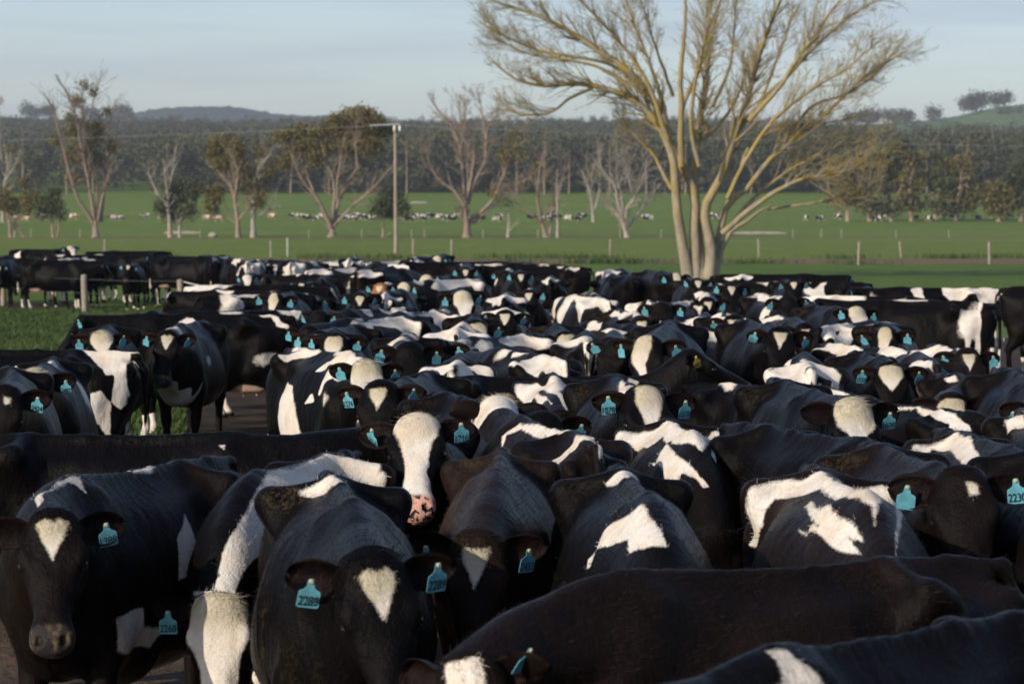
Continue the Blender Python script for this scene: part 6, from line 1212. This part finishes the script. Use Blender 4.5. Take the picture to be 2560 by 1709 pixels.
field_tree('gum_tree', 'tall slender gum with forked reddish trunk and sparse leaf clumps, leftmost tall tree', 'A', (625, 1165),
  [(60, [(625, 1165), (612, 1040)]), (30, [(610, 1060), (520, 900), (470, 700), (430, 500), (400, 370), (340, 240)]), (30, [(620, 1050), (600, 850), (560, 600), (520, 350), (410, 120)]), (26, [(640, 1050), (630, 800), (570, 500), (560, 180)]), (24, [(640, 1060), (690, 860), (740, 700)]), (24, [(655, 1060), (680, 700), (690, 380), (720, 250)]), (14, [(560, 400), (600, 260), (640, 100)])],
  [(550, 170, 28, 28), (605, 225, 26, 24), (510, 275, 40, 34), (470, 385, 34, 28), (460, 480, 44, 40), (380, 530, 36, 34), (640, 460, 40, 40), (560, 440, 34, 34), (640, 520, 40, 36), (470, 640, 46, 34), (640, 650, 40, 50), (580, 700, 34, 40), (480, 780, 40, 30), (740, 580, 34, 34), (560, 600, 46, 40), (500, 570, 34, 40), (690, 350, 30, 26)], BARK_RED, LEAF_GUM, 21, dens=.8, group=G)
field_tree('shrubby_tree', 'low leafy tree with brownish crown at the left edge of the paddock', 'A', (80, 1170), [(26, [(70, 1170), (60, 1060), (30, 960)]), (20, [(95, 1170), (110, 1050), (170, 950)]), (16, [(160, 1170), (110, 1080)])], [(60, 950, 90, 70), (190, 915, 60, 60), (10, 900, 70, 60), (150, 830, 40, 40), (180, 980, 50, 40)], BARK_GUM, LEAF_GUM, 22, twigs=1, dens=.55, group=G)
field_tree('shrubby_tree', 'small round dark bush tree just left of the tall slender gum', 'A', (360, 1170), [(18, [(345, 1170), (335, 1080), (320, 960)]), (16, [(375, 1170), (385, 1080), (380, 960)])], [(330, 950, 80, 60), (390, 1000, 50, 50), (290, 1000, 50, 50), (360, 880, 36, 36)], BARK_GUM, LEAF_DARK, 23, twigs=1, dens=.75, group=G)
field_tree('gum_tree', 'bushy dark gum with two thin trunks and dead limbs poking out of its crown', 'A', (1130, 1162), [(34, [(1112, 1162), (1105, 1000), (1100, 850), (1085, 650)]), (14, [(1100, 850), (1130, 560)]), (22, [(1040, 880), (1010, 800), (990, 700)]), (26, [(1172, 1162), (1185, 1050), (1220, 960)]), (16, [(1100, 960), (1040, 870)])], [(1190, 860, 110, 70), (1090, 950, 70, 60), (1240, 980, 50, 50), (1130, 1000, 60, 50), (1270, 850, 50, 50), (1060, 1000, 40, 40)], BARK_DEAD, LEAF_DARK, 24, twigs=1, dens=.8, group=G)
field_tree('gum_tree', 'pale-trunked gum with golden crown on top, second gum left of the umbrella-shaped gum', 'A', (1555, 1157), [(40, [(1555, 1157), (1550, 1000), (1520, 840), (1460, 740)]), (22, [(1540, 900), (1560, 740), (1500, 560)]), (16, [(1480, 790), (1390, 700), (1350, 650)]), (14, [(1555, 1050), (1610, 960), (1640, 860)]), (12, [(1540, 1060), (1470, 1020)])], [(1480, 545, 90, 50), (1420, 550, 60, 50), (1540, 590, 60, 60), (1440, 680, 60, 40), (1390, 600, 50, 40), (1400, 860, 60, 60), (1570, 700, 60, 50), (1380, 940, 50, 50)], BARK_GUM, LEAF_GUM, 25, twigs=2, dens=.9, group=G)
field_tree('gum_tree', 'slim pale gum with a thin patchy crown, right next to the golden-topped gum', 'A', (1652, 1157), [(40, [(1652, 1157), (1658, 1000), (1660, 900), (1700, 700), (1770, 620)]), (20, [(1655, 930), (1610, 860), (1590, 800)]), (16, [(1670, 1020), (1740, 980), (1810, 940)]), (12, [(1700, 760), (1720, 620)])], [(1650, 810, 70, 70), (1745, 720, 50, 60), (1710, 600, 40, 30), (1620, 740, 50, 50), (1690, 900, 50, 50)], BARK_DEAD, LEAF_GUM, 26, twigs=2, dens=.75, group=G)
field_tree('gum_tree', 'broad umbrella-shaped gum with thick orange-brown trunk, just left of the power pole', 'A', (2165, 1142),
  [(70, [(2165, 1142), (2162, 1040)]), (34, [(2160, 1070), (2080, 900), (1960, 740), (1900, 580)]), (30, [(2165, 1060), (2180, 800), (2110, 580), (2080, 470)]), (30, [(2175, 1060), (2230, 850), (2349, 660), (2430, 500)]), (24, [(2180, 1070), (2280, 960), (2420, 830), (2560, 680)]), (20, [(2060, 880), (1980, 640), (1960, 480)]), (18, [(2200, 900), (2220, 640), (2260, 420)]), (16, [(2340, 680), (2330, 520), (2340, 380)])],
  [(1850, 480, 60, 44), (1950, 450, 70, 40), (2080, 460, 80, 44), (2000, 545, 70, 40), (1900, 600, 50, 40), (2200, 390, 70, 44), (2290, 350, 80, 46), (2380, 345, 80, 44), (2440, 380, 70, 44), (2330, 430, 90, 50), (2240, 450, 70, 44), (2430, 450, 90, 50), (2520, 450, 50, 40), (2150, 560, 60, 40), (2300, 550, 90, 60), (2420, 560, 80, 60), (2050, 640, 50, 40), (1860, 660, 40, 40)], BARK_RED, LEAF_GUM, 27, twigs=2, dens=1.0, group=G)
field_tree('shrubby_tree', 'low dark bush tree directly behind the power pole', 'B', (290, 1142), [(16, [(280, 1142), (280, 1050), (300, 950)]), (12, [(330, 1110), (300, 1142)])], [(330, 930, 100, 70), (260, 960, 50, 60), (400, 960, 50, 60), (330, 870, 60, 40)], BARK_GUM, LEAF_DARK, 28, twigs=1, dens=.8, group=G)
field_tree('dead_tree', 'large leafless gum with orange trunk base and long limbs, right of the power pole', 'B', (830, 1138),
  [(64, [(830, 1138), (828, 1020), (820, 900)]), (30, [(815, 930), (760, 850), (640, 750), (590, 650), (560, 560)]), (32, [(815, 930), (800, 700), (780, 540), (740, 430), (590, 240)]), (24, [(825, 920), (860, 700), (870, 620), (800, 500), (760, 250)]), (26, [(835, 920), (880, 770), (945, 650), (950, 480), (910, 190)]), (30, [(845, 1030), (1000, 890), (1050, 760), (1150, 560), (1200, 420)]), (20, [(870, 1045), (1000, 930), (1120, 810), (1310, 700)]), (14, [(950, 500), (980, 400), (1050, 330)]), (12, [(790, 560), (820, 400), (830, 260)])],
  [(1100, 560, 60, 60), (1150, 480, 50, 50), (1060, 620, 50, 40), (1000, 840, 50, 30), (1180, 600, 40, 40)], BARK_RED, LEAF_GUM, 29, twigs=3, dens=.3, group=G, up=.09, kids=3.0)
field_tree('dead_tree', 'crooked leafless gum with dark split trunk, middle of the row of dead gums', 'B', (1345, 1138), [(44, [(1345, 1138), (1320, 1060), (1300, 990)]), (24, [(1310, 1020), (1290, 900), (1295, 760), (1330, 600)]), (24, [(1365, 1120), (1395, 950), (1420, 820), (1490, 660)]), (18, [(1310, 1040), (1240, 980), (1150, 870)]), (14, [(1330, 1020), (1400, 900)])], [(1300, 700, 60, 60), (1200, 800, 40, 40)], BARK_RED, LEAF_GUM, 30, twigs=2, dens=.15, group=G)
field_tree('dead_tree', 'bare broken trunk standing by itself between two leafless gums', 'B', (1097, 1138), [(24, [(1097, 1138), (1095, 1040), (1095, 960)]), (8, [(1100, 1100), (1160, 1030)]), (8, [(1096, 960), (1100, 880)])], [(1090, 910, 30, 40)], BARK_DEAD, LEAF_DARK, 31, twigs=1, dens=.3, group=G, tl=.6)
field_tree('dead_tree', 'straight pale dead trunk beside the crooked dark leafless gum', 'B', (1422, 1138), [(26, [(1422, 1138), (1420, 1000), (1415, 860), (1420, 700)]), (10, [(1418, 900), (1450, 760)])], [], BARK_DEAD, LEAF_DARK, 32, twigs=1, group=G, tl=.6)
field_tree('dead_tree', 'pale spreading leafless gum just left of the big bare tree', 'B', (1872, 1138), [(44, [(1872, 1138), (1862, 1050)]), (26, [(1860, 1070), (1800, 970), (1720, 925)]), (28, [(1860, 1070), (1820, 930), (1780, 780), (1710, 710), (1680, 560)]), (24, [(1868, 1070), (1870, 960), (1940, 860), (2000, 640)]), (20, [(1880, 1070), (1980, 940), (2090, 800)]), (16, [(1850, 990), (1830, 850), (1800, 700), (1830, 580)]), (14, [(1900, 900), (1890, 780), (1860, 640)])], [], BARK_DEAD, LEAF_GUM, 33, twigs=3, group=G, up=.07)
field_tree('dead_tree', 'small far leafless gum seen behind the pale spreading one', 'B', (1657, 1034), [(30, [(1657, 1034), (1650, 960), (1620, 800), (1580, 700)]), (20, [(1655, 970), (1690, 860), (1700, 700)]), (16, [(1640, 900), (1640, 720), (1650, 640)])], [(1640, 720, 40, 50)], BARK_DEAD, LEAF_GUM, 34, D=640, twigs=2, dens=.2, group=G)
field_tree('dead_tree', 'grey leafless tree at the far left edge behind the bush trees', 'A', (40, 1040), [(26, [(20, 1040), (20, 860), (60, 660), (40, 520)]), (16, [(20, 900), (-30, 760)]), (14, [(40, 780), (110, 680), (150, 600)]), (12, [(20, 640), (0, 420), (5, 250)])], [(60, 580, 60, 30), (120, 620, 40, 30)], BARK_DEAD, LEAF_GUM, 35, D=640, twigs=3, dens=.25, group=G)
GR = 'dark leafy trees in the far paddock at the right'
for i, (bx, cw, top, lab, ex) in enumerate([(1200, 130, 640, 'dark leafy tree with long bare trunk, first in the row right of the bare tree', 0), (1345, 110, 600, 'tall dark leafy tree with pale trunk, second in the row right of the bare tree', 1), (1485, 110, 540, 'tall dense dark-green tree, third in the row right of the bare tree', 1), (1615, 80, 620, 'narrow open-crowned tree in the middle of the far right row', 0), (1775, 130, 600, 'broad dark tree above the lying white cow at far right', 1), (1905, 110, 640, 'brownish leafy tree between the broad dark tree and the low round one', 0), (2185, 120, 800, 'low round brown-green tree in the far right row', 0), (2330, 100, 600, 'dense dark tree at the right edge of the picture', 1)]):
    rg = np.random.default_rng(70 + i); bl = [(bx + rg.uniform(-.8, .8) * cw, rg.uniform(top, 960), rg.uniform(.30, .55) * cw, rg.uniform(24, 48)) for _ in range(15)]
    bl += [(bx + rg.uniform(-.35, .35) * cw, top + 20, .45 * cw, 34)]
    field_tree('leafy_tree', lab, 'C', (bx, 1036), [(34, [(bx, 1036), (bx + rg.uniform(-20, 20), 850), (bx + rg.uniform(-50, 50), top + 60)]), (18, [(bx, 960), (bx - .6 * cw, 800), (bx - .8 * cw, 700)]), (18, [(bx, 940), (bx + .6 * cw, 780), (bx + .8 * cw, 700)])], bl, BARK_GUM, LEAF_DARK if ex else LEAF_GUM, 80 + i, D=650, twigs=1, dens=.62, leaf=.5, group=GR)

# ------------------------------------------------------------------ the wood beyond the fields, one far mass
def forest():
    rg = np.random.default_rng(41); kinds = []
    for k in range(7):
        w = rg.uniform(.8, 1.2); bl = [(rg.normal(0, .9) * 2.6 * w, rg.normal(0, .9) * 2.6 * w, rg.uniform(.18, .98) * (1 - .1 * abs(rg.normal())), rg.uniform(1.3, 2.4), rg.uniform(1.3, 2.4), rg.uniform(.9, 1.8)) for _ in range(8)]
        V, Q = blob_leaves(rg, [(a, b, c * 20, d, e, f) for a, b, c, d, e, f in bl], .70, .30); kinds.append((V / [1, 1, 20], Q))
    Vs, Qs, n = [], [], 0; tr = Wood(); y = 985.0
    while y < 2500:
        half = .20 * y + 30; step = (7.0 if y < 1100 else 9 + (y - 1100) * .010); x = -half + rg.uniform(0, step)
        while x < half:
            # a green clearing at the left and the cleared hill at the right
            u = x / y
            if not (1250 < y < 1500 and -.19 < u < -.125 and rg.random() < .93) and not (y < 1250 and -.19 < u < -.128 and rg.random() < .72) and not (y > 1750 and u > .10 + .02 * math.sin(y * .01)):
                V, Q = kinds[rg.integers(0, 7)]; hgt = rg.uniform(15, 24) * (1.12 if y < 1060 else .9); s = rg.uniform(.9, 1.35); a = rg.uniform(0, 6.28); c_, s_ = math.cos(a), math.sin(a)
                W = np.stack([(V[:, 0] * c_ - V[:, 1] * s_) * s + x, (V[:, 0] * s_ + V[:, 1] * c_) * s + y + rg.uniform(-4, 4), V[:, 2] * hgt * .86 + float(ground_z(x, y))], 1)
                Vs.append(W); Qs.append(Q + n); n += len(W)
                if y < 1060 and rg.random() < .12:
                    g = float(ground_z(x, y)); tr.tube([(x, y, g - .5), (x + rg.normal(0, .5), y, g + hgt * .5), (x + rg.normal(0, 1.2), y, g + hgt * .9)], [.35, .26, .08], 4)
            x += step * rg.uniform(.7, 1.3)
        y += (8 if y < 1100 else 13 + (y - 1100) * .012)
    o = link('forest', np_mesh('forest', np.concatenate(Vs), np.concatenate(Qs), smooth=False), LEAF_FOREST); tag(o, 'dark eucalypt forest covering the rising ground behind the fields', 'forest', kind='stuff')
    link('trunks', tr.mesh('trunks'), BARK_GUM, o)['kind'] = 'stuff'
forest()
# pale dead trunks along the edge of the wood: each one a tree
rg = np.random.default_rng(51); kinds = []
for k in range(6):
    w = Wood(); tips = []; H = rg.uniform(17, 24); P = smooth_path([(0, 0, 0), (rg.normal(0, .4), 0, H * .4), (rg.normal(0, .9), 0, H * .75), (rg.normal(0, 1.4), 0, H)], 9); w.tube(P, np.linspace(.55, .10, 9), 6)
    for j in range(9):
        q = P[rg.integers(4, 9)]; d = np.array([rg.normal(), rg.normal(), rg.uniform(.6, 1.6)]); grow(rg, w, tips, q, d, rg.uniform(2, 5), .12, 1, dict(wig=.12, up=.08, kids=2.5, ang=(20, 45), rmin=.05))
    kinds.append(w.mesh('dead_trunk'))
words = ['straight', 'leaning', 'slender', 'forked', 'broken-topped', 'tall']
edge = sorted([-165, -150, -141, -118, -84, -60, -35, -14, 2, 9, 21, 27, 33, 46, 58, 83, 108, 139])
for i, xx in enumerate(edge):
    x = xx + rg.uniform(-2, 2); y = rg.uniform(955, 982); o = link('dead_tree', kinds[i % 6], BARK_GUM); o.location = (x, y, float(ground_z(x, y)) - .2); o.rotation_euler = (0, 0, rg.uniform(0, 6)); s = rg.uniform(.6, .95); o.scale = (s * .75, s * .75, s)
    u = 512 + x / y * F_PX; side = 'left of the power pole' if u < 380 else 'between power pole and bare tree' if u < 690 else 'right of the big bare tree'
    tag(o, 'pale dead trunk at the forest edge ' + side, 'dead tree', 'pale dead trunks along the forest edge ' + side)

# ------------------------------------------------------------------ far hills
def hill(name, D, prof, mat, depth, rough, seed):
    """a ridge D metres away: prof = (px, py) skyline as it stands"""
    rg = np.random.default_rng(seed); xs = np.linspace(prof[0][0], prof[-1][0], 900); ys = np.interp(xs, [p[0] for p in prof], [p[1] for p in prof]); k = np.ones(31) / 31; ys = np.convolve(np.pad(ys, 15, 'edge'), k, 'valid')
    top = np.array([at(a, b, D)[:] for a, b in zip(xs, ys)]); n = rg.normal(0, 1, len(xs)); n = np.convolve(n, np.ones(3) / 3, 'same') * rough; top[:, 2] += n
    rows = []
    for j, t in enumerate(np.linspace(0, 1, 26)):
        q = top.copy(); q[:, 1] += (t - .6) * depth; f = math.sin(math.pi * min(t / 1.2, 1))**.9 if t < .6 else math.cos((t - .6) * 1.9)
        q[:, 2] = 20 + (top[:, 2] - 20) * f + (rg.normal(0, rough * 1.4, len(xs)) if rough > 0 else 0); rows.append(q)
    V = np.concatenate(rows); m = len(xs); i = np.arange(26 * m).reshape(26, m); Q = np.stack([i[:-1, :-1].ravel(), i[:-1, 1:].ravel(), i[1:, 1:].ravel(), i[1:, :-1].ravel()], 1)
    o = link(name, np_mesh(name, V, Q), mat); tag(o, kind='structure'); return o
n_ = Nodes('wooded_hill'); co = n_.co('Object'); HILLM = n_.out(n_.mix(n_.ramp(n_.noise(co, .03, 6, .7), .35, .65), (.030, .042, .020), (.060, .066, .030)), .9, .05); n_.bump(n_.noise(co, .06, 5, .7), 1.0, 12)
hill('wooded_hill', 5200, [(-300, 130), (60, 124), (128, 118), (146, 111), (190, 107.5), (250, 107.5), (270, 114), (285, 117), (330, 116), (380, 121), (420, 126), (520, 127), (600, 122), (640, 119), (660, 121), (720, 124), (900, 128), (1300, 128)], HILLM, 1500, .9, 1)
hill('wooded_ridge', 3300, [(-250, 118), (0, 119), (28, 117), (36, 121), (90, 120), (150, 124), (250, 129), (400, 132), (700, 134), (1250, 134)], HILLM, 700, .9, 2)
hill('green_hill', 3000, [(780, 134), (850, 127), (920, 122), (960, 116), (990, 109), (1024, 105), (1100, 101), (1300, 100)], FARGRASS, 900, .4, 3)
# clumps of trees on the skyline
def skyline_wood(name, label, D, spots, h, seed):
    rg = np.random.default_rng(seed); bl = []
    for px, py, w in spots:
        p = at(px, py, D); k = D / F_PX
        for j in range(int(w * 1.6)):
            x = p.x + rg.uniform(-w, w) * k; hh = h * rg.uniform(.6, 1.0); bl.append((x, p.y + rg.uniform(-12, 12), p.z + hh * rg.uniform(.2, .8), 4.5, 4.5, hh * .32))
    V, Q = blob_leaves(rg, bl, 1.5, .30); o = link(name, np_mesh(name, V, Q, smooth=False), LEAF_FOREST); tag(o, label, 'trees', kind='stuff')
skyline_wood('far_wood', 'dense clump of trees on top of the green hill at the right', 2950, [(975, 108.5, 7), (985, 107, 8), (1000, 104, 8), (968, 111, 5)], 16, 61)
skyline_wood('far_wood', 'dark wood on the skyline behind the right of the bare tree', 2900, [(860, 122, 14), (880, 122, 14), (905, 122, 10), (930, 120, 3)], 13, 62)
skyline_wood('far_wood', 'scattered trees on the slope of the green hill', 2850, [(937, 117, 4), (1005, 116, 4), (1020, 116, 6)], 9, 63)
skyline_wood('far_wood', 'tall trees rising above the wooded ridge at the left', 3250, [(30, 117, 8), (47, 118, 6), (120, 119, 10), (90, 121, 12)], 18, 64)

# ------------------------------------------------------------------ fences, pole, tape
POST = bark('weathered_post', (.29, .255, .205), (.20, .175, .14), sc=2.0); WIRE = plain('fence_wire', (.10, .10, .10), .5, .5); TAPE = plain('white_tape', (.75, .75, .74), .6, .3); PLASTIC_Y = plain('yellow_insulator', (.75, .55, .03), .4, .5); STEEL = plain('grey_steel', (.55, .56, .57), .45, .5)
def post_mesh(h, r, seed):
    rg = np.random.default_rng(seed); w = Wood(); z = np.array([-.1, .05, h * .5, h - .03, h, h + .004]); w.tube(np.stack([rg.normal(0, .006, 6), rg.normal(0, .006, 6), z], 1), r * np.array([1.02, 1.02, .98, .96, .86, .02]), 12); return w.mesh('post')
def fence(label, pts, h, r, wires, seed, mat=POST, name='wire_fence', wr=.006):
    root = empty(name, (pts[0][0], pts[0][1], float(ground_z(*pts[0])))); rg = np.random.default_rng(seed); m = post_mesh(h, r, seed)
    for x, y in pts:
        o = link('post', m, mat, root, (x - pts[0][0], y - pts[0][1], float(ground_z(x, y) - ground_z(*pts[0])))); o.rotation_euler = (rg.normal(0, .03), rg.normal(0, .03), rg.uniform(0, 6)); o.scale = (1, 1, rg.uniform(.92, 1.06))
    for z in wires:
        w = Wood()
        for (x0, y0), (x1, y1) in zip(pts, pts[1:]): t = np.linspace(0, 1, 7); w.tube(np.stack([x0 + (x1 - x0) * t - pts[0][0], y0 + (y1 - y0) * t + r - pts[0][1], z * h - .10 * h * t * (1 - t)], 1), np.full(7, wr), 4)
        link('wire', w.mesh('wire'), WIRE, root)
    tag(root, label, 'fence', 'post and wire fences'); return root
def gp(px, py):                                            # where a line of sight meets the flat ground
    D = CAM_H * F_PX / max(py - HORIZON, 1); p = at(px, py, D); t = CAM_H / (CAM_H - p.z); return (p.x * t, p.y * t)
fence('stout round-post fence with thin wires in front of the side-on cows at far left', [gp(-40, 302), gp(3, 305.5), gp(85, 313.5), gp(181.5, 316.5)], 1.02, .085, (.55, .92), 91)
fence('slim-post fence standing in the grass along the far side of the dirt track', [gp(-60, 254), gp(104.6, 254), gp(271, 257), gp(413, 255.5), gp(451.5, 256.5), gp(610, 256), gp(759, 257), gp(901, 257.5), gp(1090, 258)], 1.22, .075, (.5, .9), 92)
fence('pale posts on the near edge of the dirt track at the right', [gp(858.5, 264.5), gp(989.5, 264.2), gp(1110, 264)], 1.35, .08, (.5, .9), 93)
fence('distant paddock fence along the brown line among the trees', [(at(px, 236.5, 428).x, 428) for px in (-30, 31, 80, 200, 309, 362, 411.5, 424.5, 483, 538, 620, 661, 793, 821, 841.5, 896, 949, 1040)], 1.3, .085, (.5, .9), 94)
p = gp(287.5, 256.3); o = link('steel_post', post_mesh(1.32, .045, 7), STEEL); o.location = (*p, 0); tag(o, 'thin white steel post beside the slim wooden fence post left of the power pole', 'post')
GPO = 'fence posts half hidden in the herd'
for px, top, D, lab in ((206.5, 306, 50, 'pale round post behind the side-on black cow and left of the small white-legged cow'), (234, 285.5, 66, 'round post among the white cows, reached by the white tape'), (785, 297.5, 54, 'square-topped pale post left of the face with a star at far right'), (771.5, 293, 57, 'short pale post just left of another and further back'), (837, 324, 38, 'pale post beside the white cow with small dark spots')):
    q = at(px, top, D); o = link('fence_post', post_mesh(max(q.z, .9), .13, int(px)), POST); o.location = (q.x, q.y, 0); tag(o, lab, 'post', GPO)
a, b = gp(181.5, 315.5), at(234, 285.5, 66); w = Wood(); t = np.linspace(0, 1, 9)
w.tube(np.stack([a[0] + (b.x - a[0]) * t, a[1] + (b.y - a[1]) * t - .14, .93 - .18 * t * (1 - t)], 1), np.full(9, .014), 5); o = link('electric_tape', w.mesh('electric_tape'), TAPE); tag(o, 'white electric tape strung from the stout post into the herd', 'tape')
w = Wood(); w.tube([(a[0] - .02, a[1] - .14, .98), (a[0] + .05, a[1] - .15, .75), (a[0] + .13, a[1] - .14, .42), (a[0] + .22, a[1] - .13, .25)], [.02, .025, .02, .012], 6); o = link('tape_tail', w.mesh('tape_tail'), TAPE); tag(o, 'loose white tape end hanging down from the stout post', 'tape')
w = Wood(); w.tube([(a[0] + .02, a[1] - .19, .70), (a[0] + .02, a[1] - .12, .70)], [.05, .045], 10); w.tube([(a[0] + .02, a[1] - .20, .75), (a[0] + .02, a[1] - .20, .66)], [.02, .02], 8); o = link('insulator', w.mesh('insulator'), PLASTIC_Y); tag(o, 'yellow insulator clipped on the stout post at left', 'insulator')

def power_pole():
    D = 221; p = at(396, 253.2, D); root = empty('power_pole', (p.x, p.y, 0)); w = Wood(); H = 9.9
    w.tube([(0, 0, -.3), (0, 0, 1.2), (-.03, 0, 5), (-.05, 0, H - .1), (-.05, 0, H)], [.17, .155, .13, .105, .09], 12); link('pole', w.mesh('pole'), bark('pole_wood', (.30, .255, .20), (.22, .18, .14)), root)
    w = Wood(); w.tube([(-2.0, -.16, H + .02), (.35, -.16, H + .12)], [.035, .035], 6); link('crossarm', w.mesh('crossarm'), STEEL, root)
    for x in (-.10, .32):
        w = Wood(); w.tube([(x, -.16, H - .45), (x, -.16, H - .42), (x, -.16, H - .05), (x, -.16, H)], [.03, .09, .10, .04], 10); link('insulator', w.mesh('insulator'), TAPE, root)
    tag(root, 'tall weathered timber power pole with a short crossarm, standing in the paddock', 'power pole')
    for sx, nm, lab in ((-1, 'power_line', 'thin overhead wire running left from the power pole'), (1, 'power_line', 'thin overhead wire running right from the power pole')):
        w = Wood(); t = np.linspace(0, 1, 16); w.tube(np.stack([p.x + sx * 160 * t, p.y + 20 * t, H + .05 - 7.0 * t * (1 - t) + 0 * t], 1), np.full(16, .006), 4); o = link(nm, w.mesh(nm), STEEL); tag(o, lab, 'wire')
power_pole()

# ------------------------------------------------------------------ cattle grazing far off
GRAZE = [dict(np=38, hp=20), dict(np=42, hp=14), dict(np=4, hp=0), dict(np=36, hp=18, bend=6)]
proto = []
for k in range(8):
    rr = random.Random(k); cl = k % 4
    o = make_cow(0, 0, 0, 1, dict(GRAZE[cl], legs=tuple(rr.uniform(-10, 10) for _ in range(4))), [], 'star', None, -1 if k >= 6 else .2, 'lo', 900 + k, style=(rr.uniform(-.2, .6), .3, .3), parts=False); proto.append(o)
FAR = [(2, 'A', 170, 1050, 6, 90), (2, 'A', 480, 1048, 7, 80), (2, 'A', 740, 1048, 6, -80), (2, 'A', 775, 1046, 1, 85), (2, 'A', 950, 1048, 1, -90), (2, 'A', 1060, 1045, 7, 100), (2, 'A', 1350, 1048, 6, 85), (2, 'A', 1425, 1046, 7, -95), (2, 'A', 1775, 1044, 6, 80), (1, 'A', 280, 1042, 3, 60), (1, 'A', 100, 1052, 7, -70)]
xs = [1920, 1965, 2000, 2060, 2105, 2230, 2265, 2300, 2330]
FAR += [(1, 'A', x, 1052, i % 6, (85 if i % 3 else -80)) for i, x in enumerate(xs)]
FAR += [(1, 'B', x, 1045 + (i * 7) % 12, (i * 5) % 6, (90 if i % 3 else -70) + (i * 37) % 50 - 25) for i, x in enumerate([30, 75, 110, 150, 185, 215, 280, 310, 400, 470, 500, 530, 560, 600, 650, 690, 730, 770, 890, 915, 1020, 1045, 1250, 1350, 1380, 1410, 1490, 1560, 1580, 1995, 2015])]
FAR += [(1, 'C', x, y, (i * 3) % 6, h) for i, (x, y, h) in enumerate([(300, 1030, 80), (330, 1035, -80), (925, 1045, 20), (1020, 1048, -60), (1135, 1052, 40), (1150, 1050, -20), (1365, 1042, 80), (1395, 1040, -90), (1435, 1040, 75), (1645, 1062, 10), (1725, 1072, 30), (1815, 1040, 85), (1900, 1038, -85), (2050, 1045, -40)])]
for i, (c_, reg, X, Y, k, h) in enumerate(FAR):
    ox, oy = {'A': (0, 150), 'B': (850, 150), 'C': (1660, 150)}[reg]; px = (ox + X * .38314) * .4; D = 640 + (i * 29) % 40; q = at(px, 222, D)
    o = proto[k] if not any(proto[k] is z for z in placed[-400:]) and k not in globals().setdefault('_used', set()) else proto[k].copy()
    if k not in _used: _used.add(k)
    else: C.objects.link(o)
    o.location = (q.x, q.y, float(ground_z(q.x, q.y))); a = R(h); o.rotation_euler = (0, 0, math.atan2(-math.cos(a), math.sin(a)))
    brownish = k >= 6; u = px
    where = 'left of the umbrella gum' if u < 280 else 'between the umbrella gum and the dead gums' if u < 480 else 'among the dead gums' if u < 690 else 'right of the big bare tree'
    tag(o, ('far grazing tan cow ' if brownish else 'far grazing black and white cow ') + where, 'cow', 'cattle far off in the paddock ' + where)
for k in range(8):
    if k not in _used: bpy.data.objects.remove(proto[k])
# pale fallen logs and troughs in the fields
def log(px, py, D, L, r, lab, seed):
    q = at(px, py, D); w = Wood(); rg = np.random.default_rng(seed); t = np.linspace(-.5, .5, 7); w.tube(np.stack([t * L, rg.normal(0, .05, 7), np.full(7, r * .8) + rg.normal(0, .03, 7)], 1), r * np.array([.5, .9, 1, 1, .95, .85, .4]), 8); o = link('fallen_log', w.mesh('fallen_log'), BARK_DEAD); o.location = (q.x, q.y, float(ground_z(q.x, q.y))); tag(o, lab, 'log', 'pale logs lying in the paddock')
log(182, 229.5, 480, 6, .35, 'pale fallen log beside the twin-trunked dark gum', 1); log(760, 230.5, 480, 9, .30, 'long pale fallen log right of the big bare tree', 2); log(419, 201, 850, 5, .4, 'pale log high in the field right of the power pole', 3); log(213, 235.5, 440, 1.4, .45, 'short pale stump right of the twin-trunked dark gum', 4)

# ------------------------------------------------------------------ air
HAZE = True
if HAZE:
    x0, x1, y0, y1, z0, z1 = -3600, 3600, -70, 9500, -1.0, 330
    V = [(x, y, z) for x in (x0, x1) for y in (y0, y1) for z in (z0, z1)]; o = link('haze', np_mesh('haze', V, [(0, 1, 3, 2), (4, 6, 7, 5), (0, 4, 5, 1), (2, 3, 7, 6), (0, 2, 6, 4), (1, 5, 7, 3)], smooth=False))
    m = bpy.data.materials.new('haze_air'); m.use_nodes = True; nt = m.node_tree; nt.nodes.remove(nt.nodes['Principled BSDF']); v = nt.nodes.new('ShaderNodeVolumePrincipled'); v.inputs['Density'].default_value = .00011; v.inputs['Color'].default_value = (.72, .80, .92, 1); v.inputs['Anisotropy'].default_value = .1
    nt.links.new(v.outputs[0], nt.nodes['Material Output'].inputs['Volume']); o.data.materials.append(m); tag(o, 'thin pale blue air over the fields and hills', 'haze', kind='stuff'); o.display_type = 'WIRE'
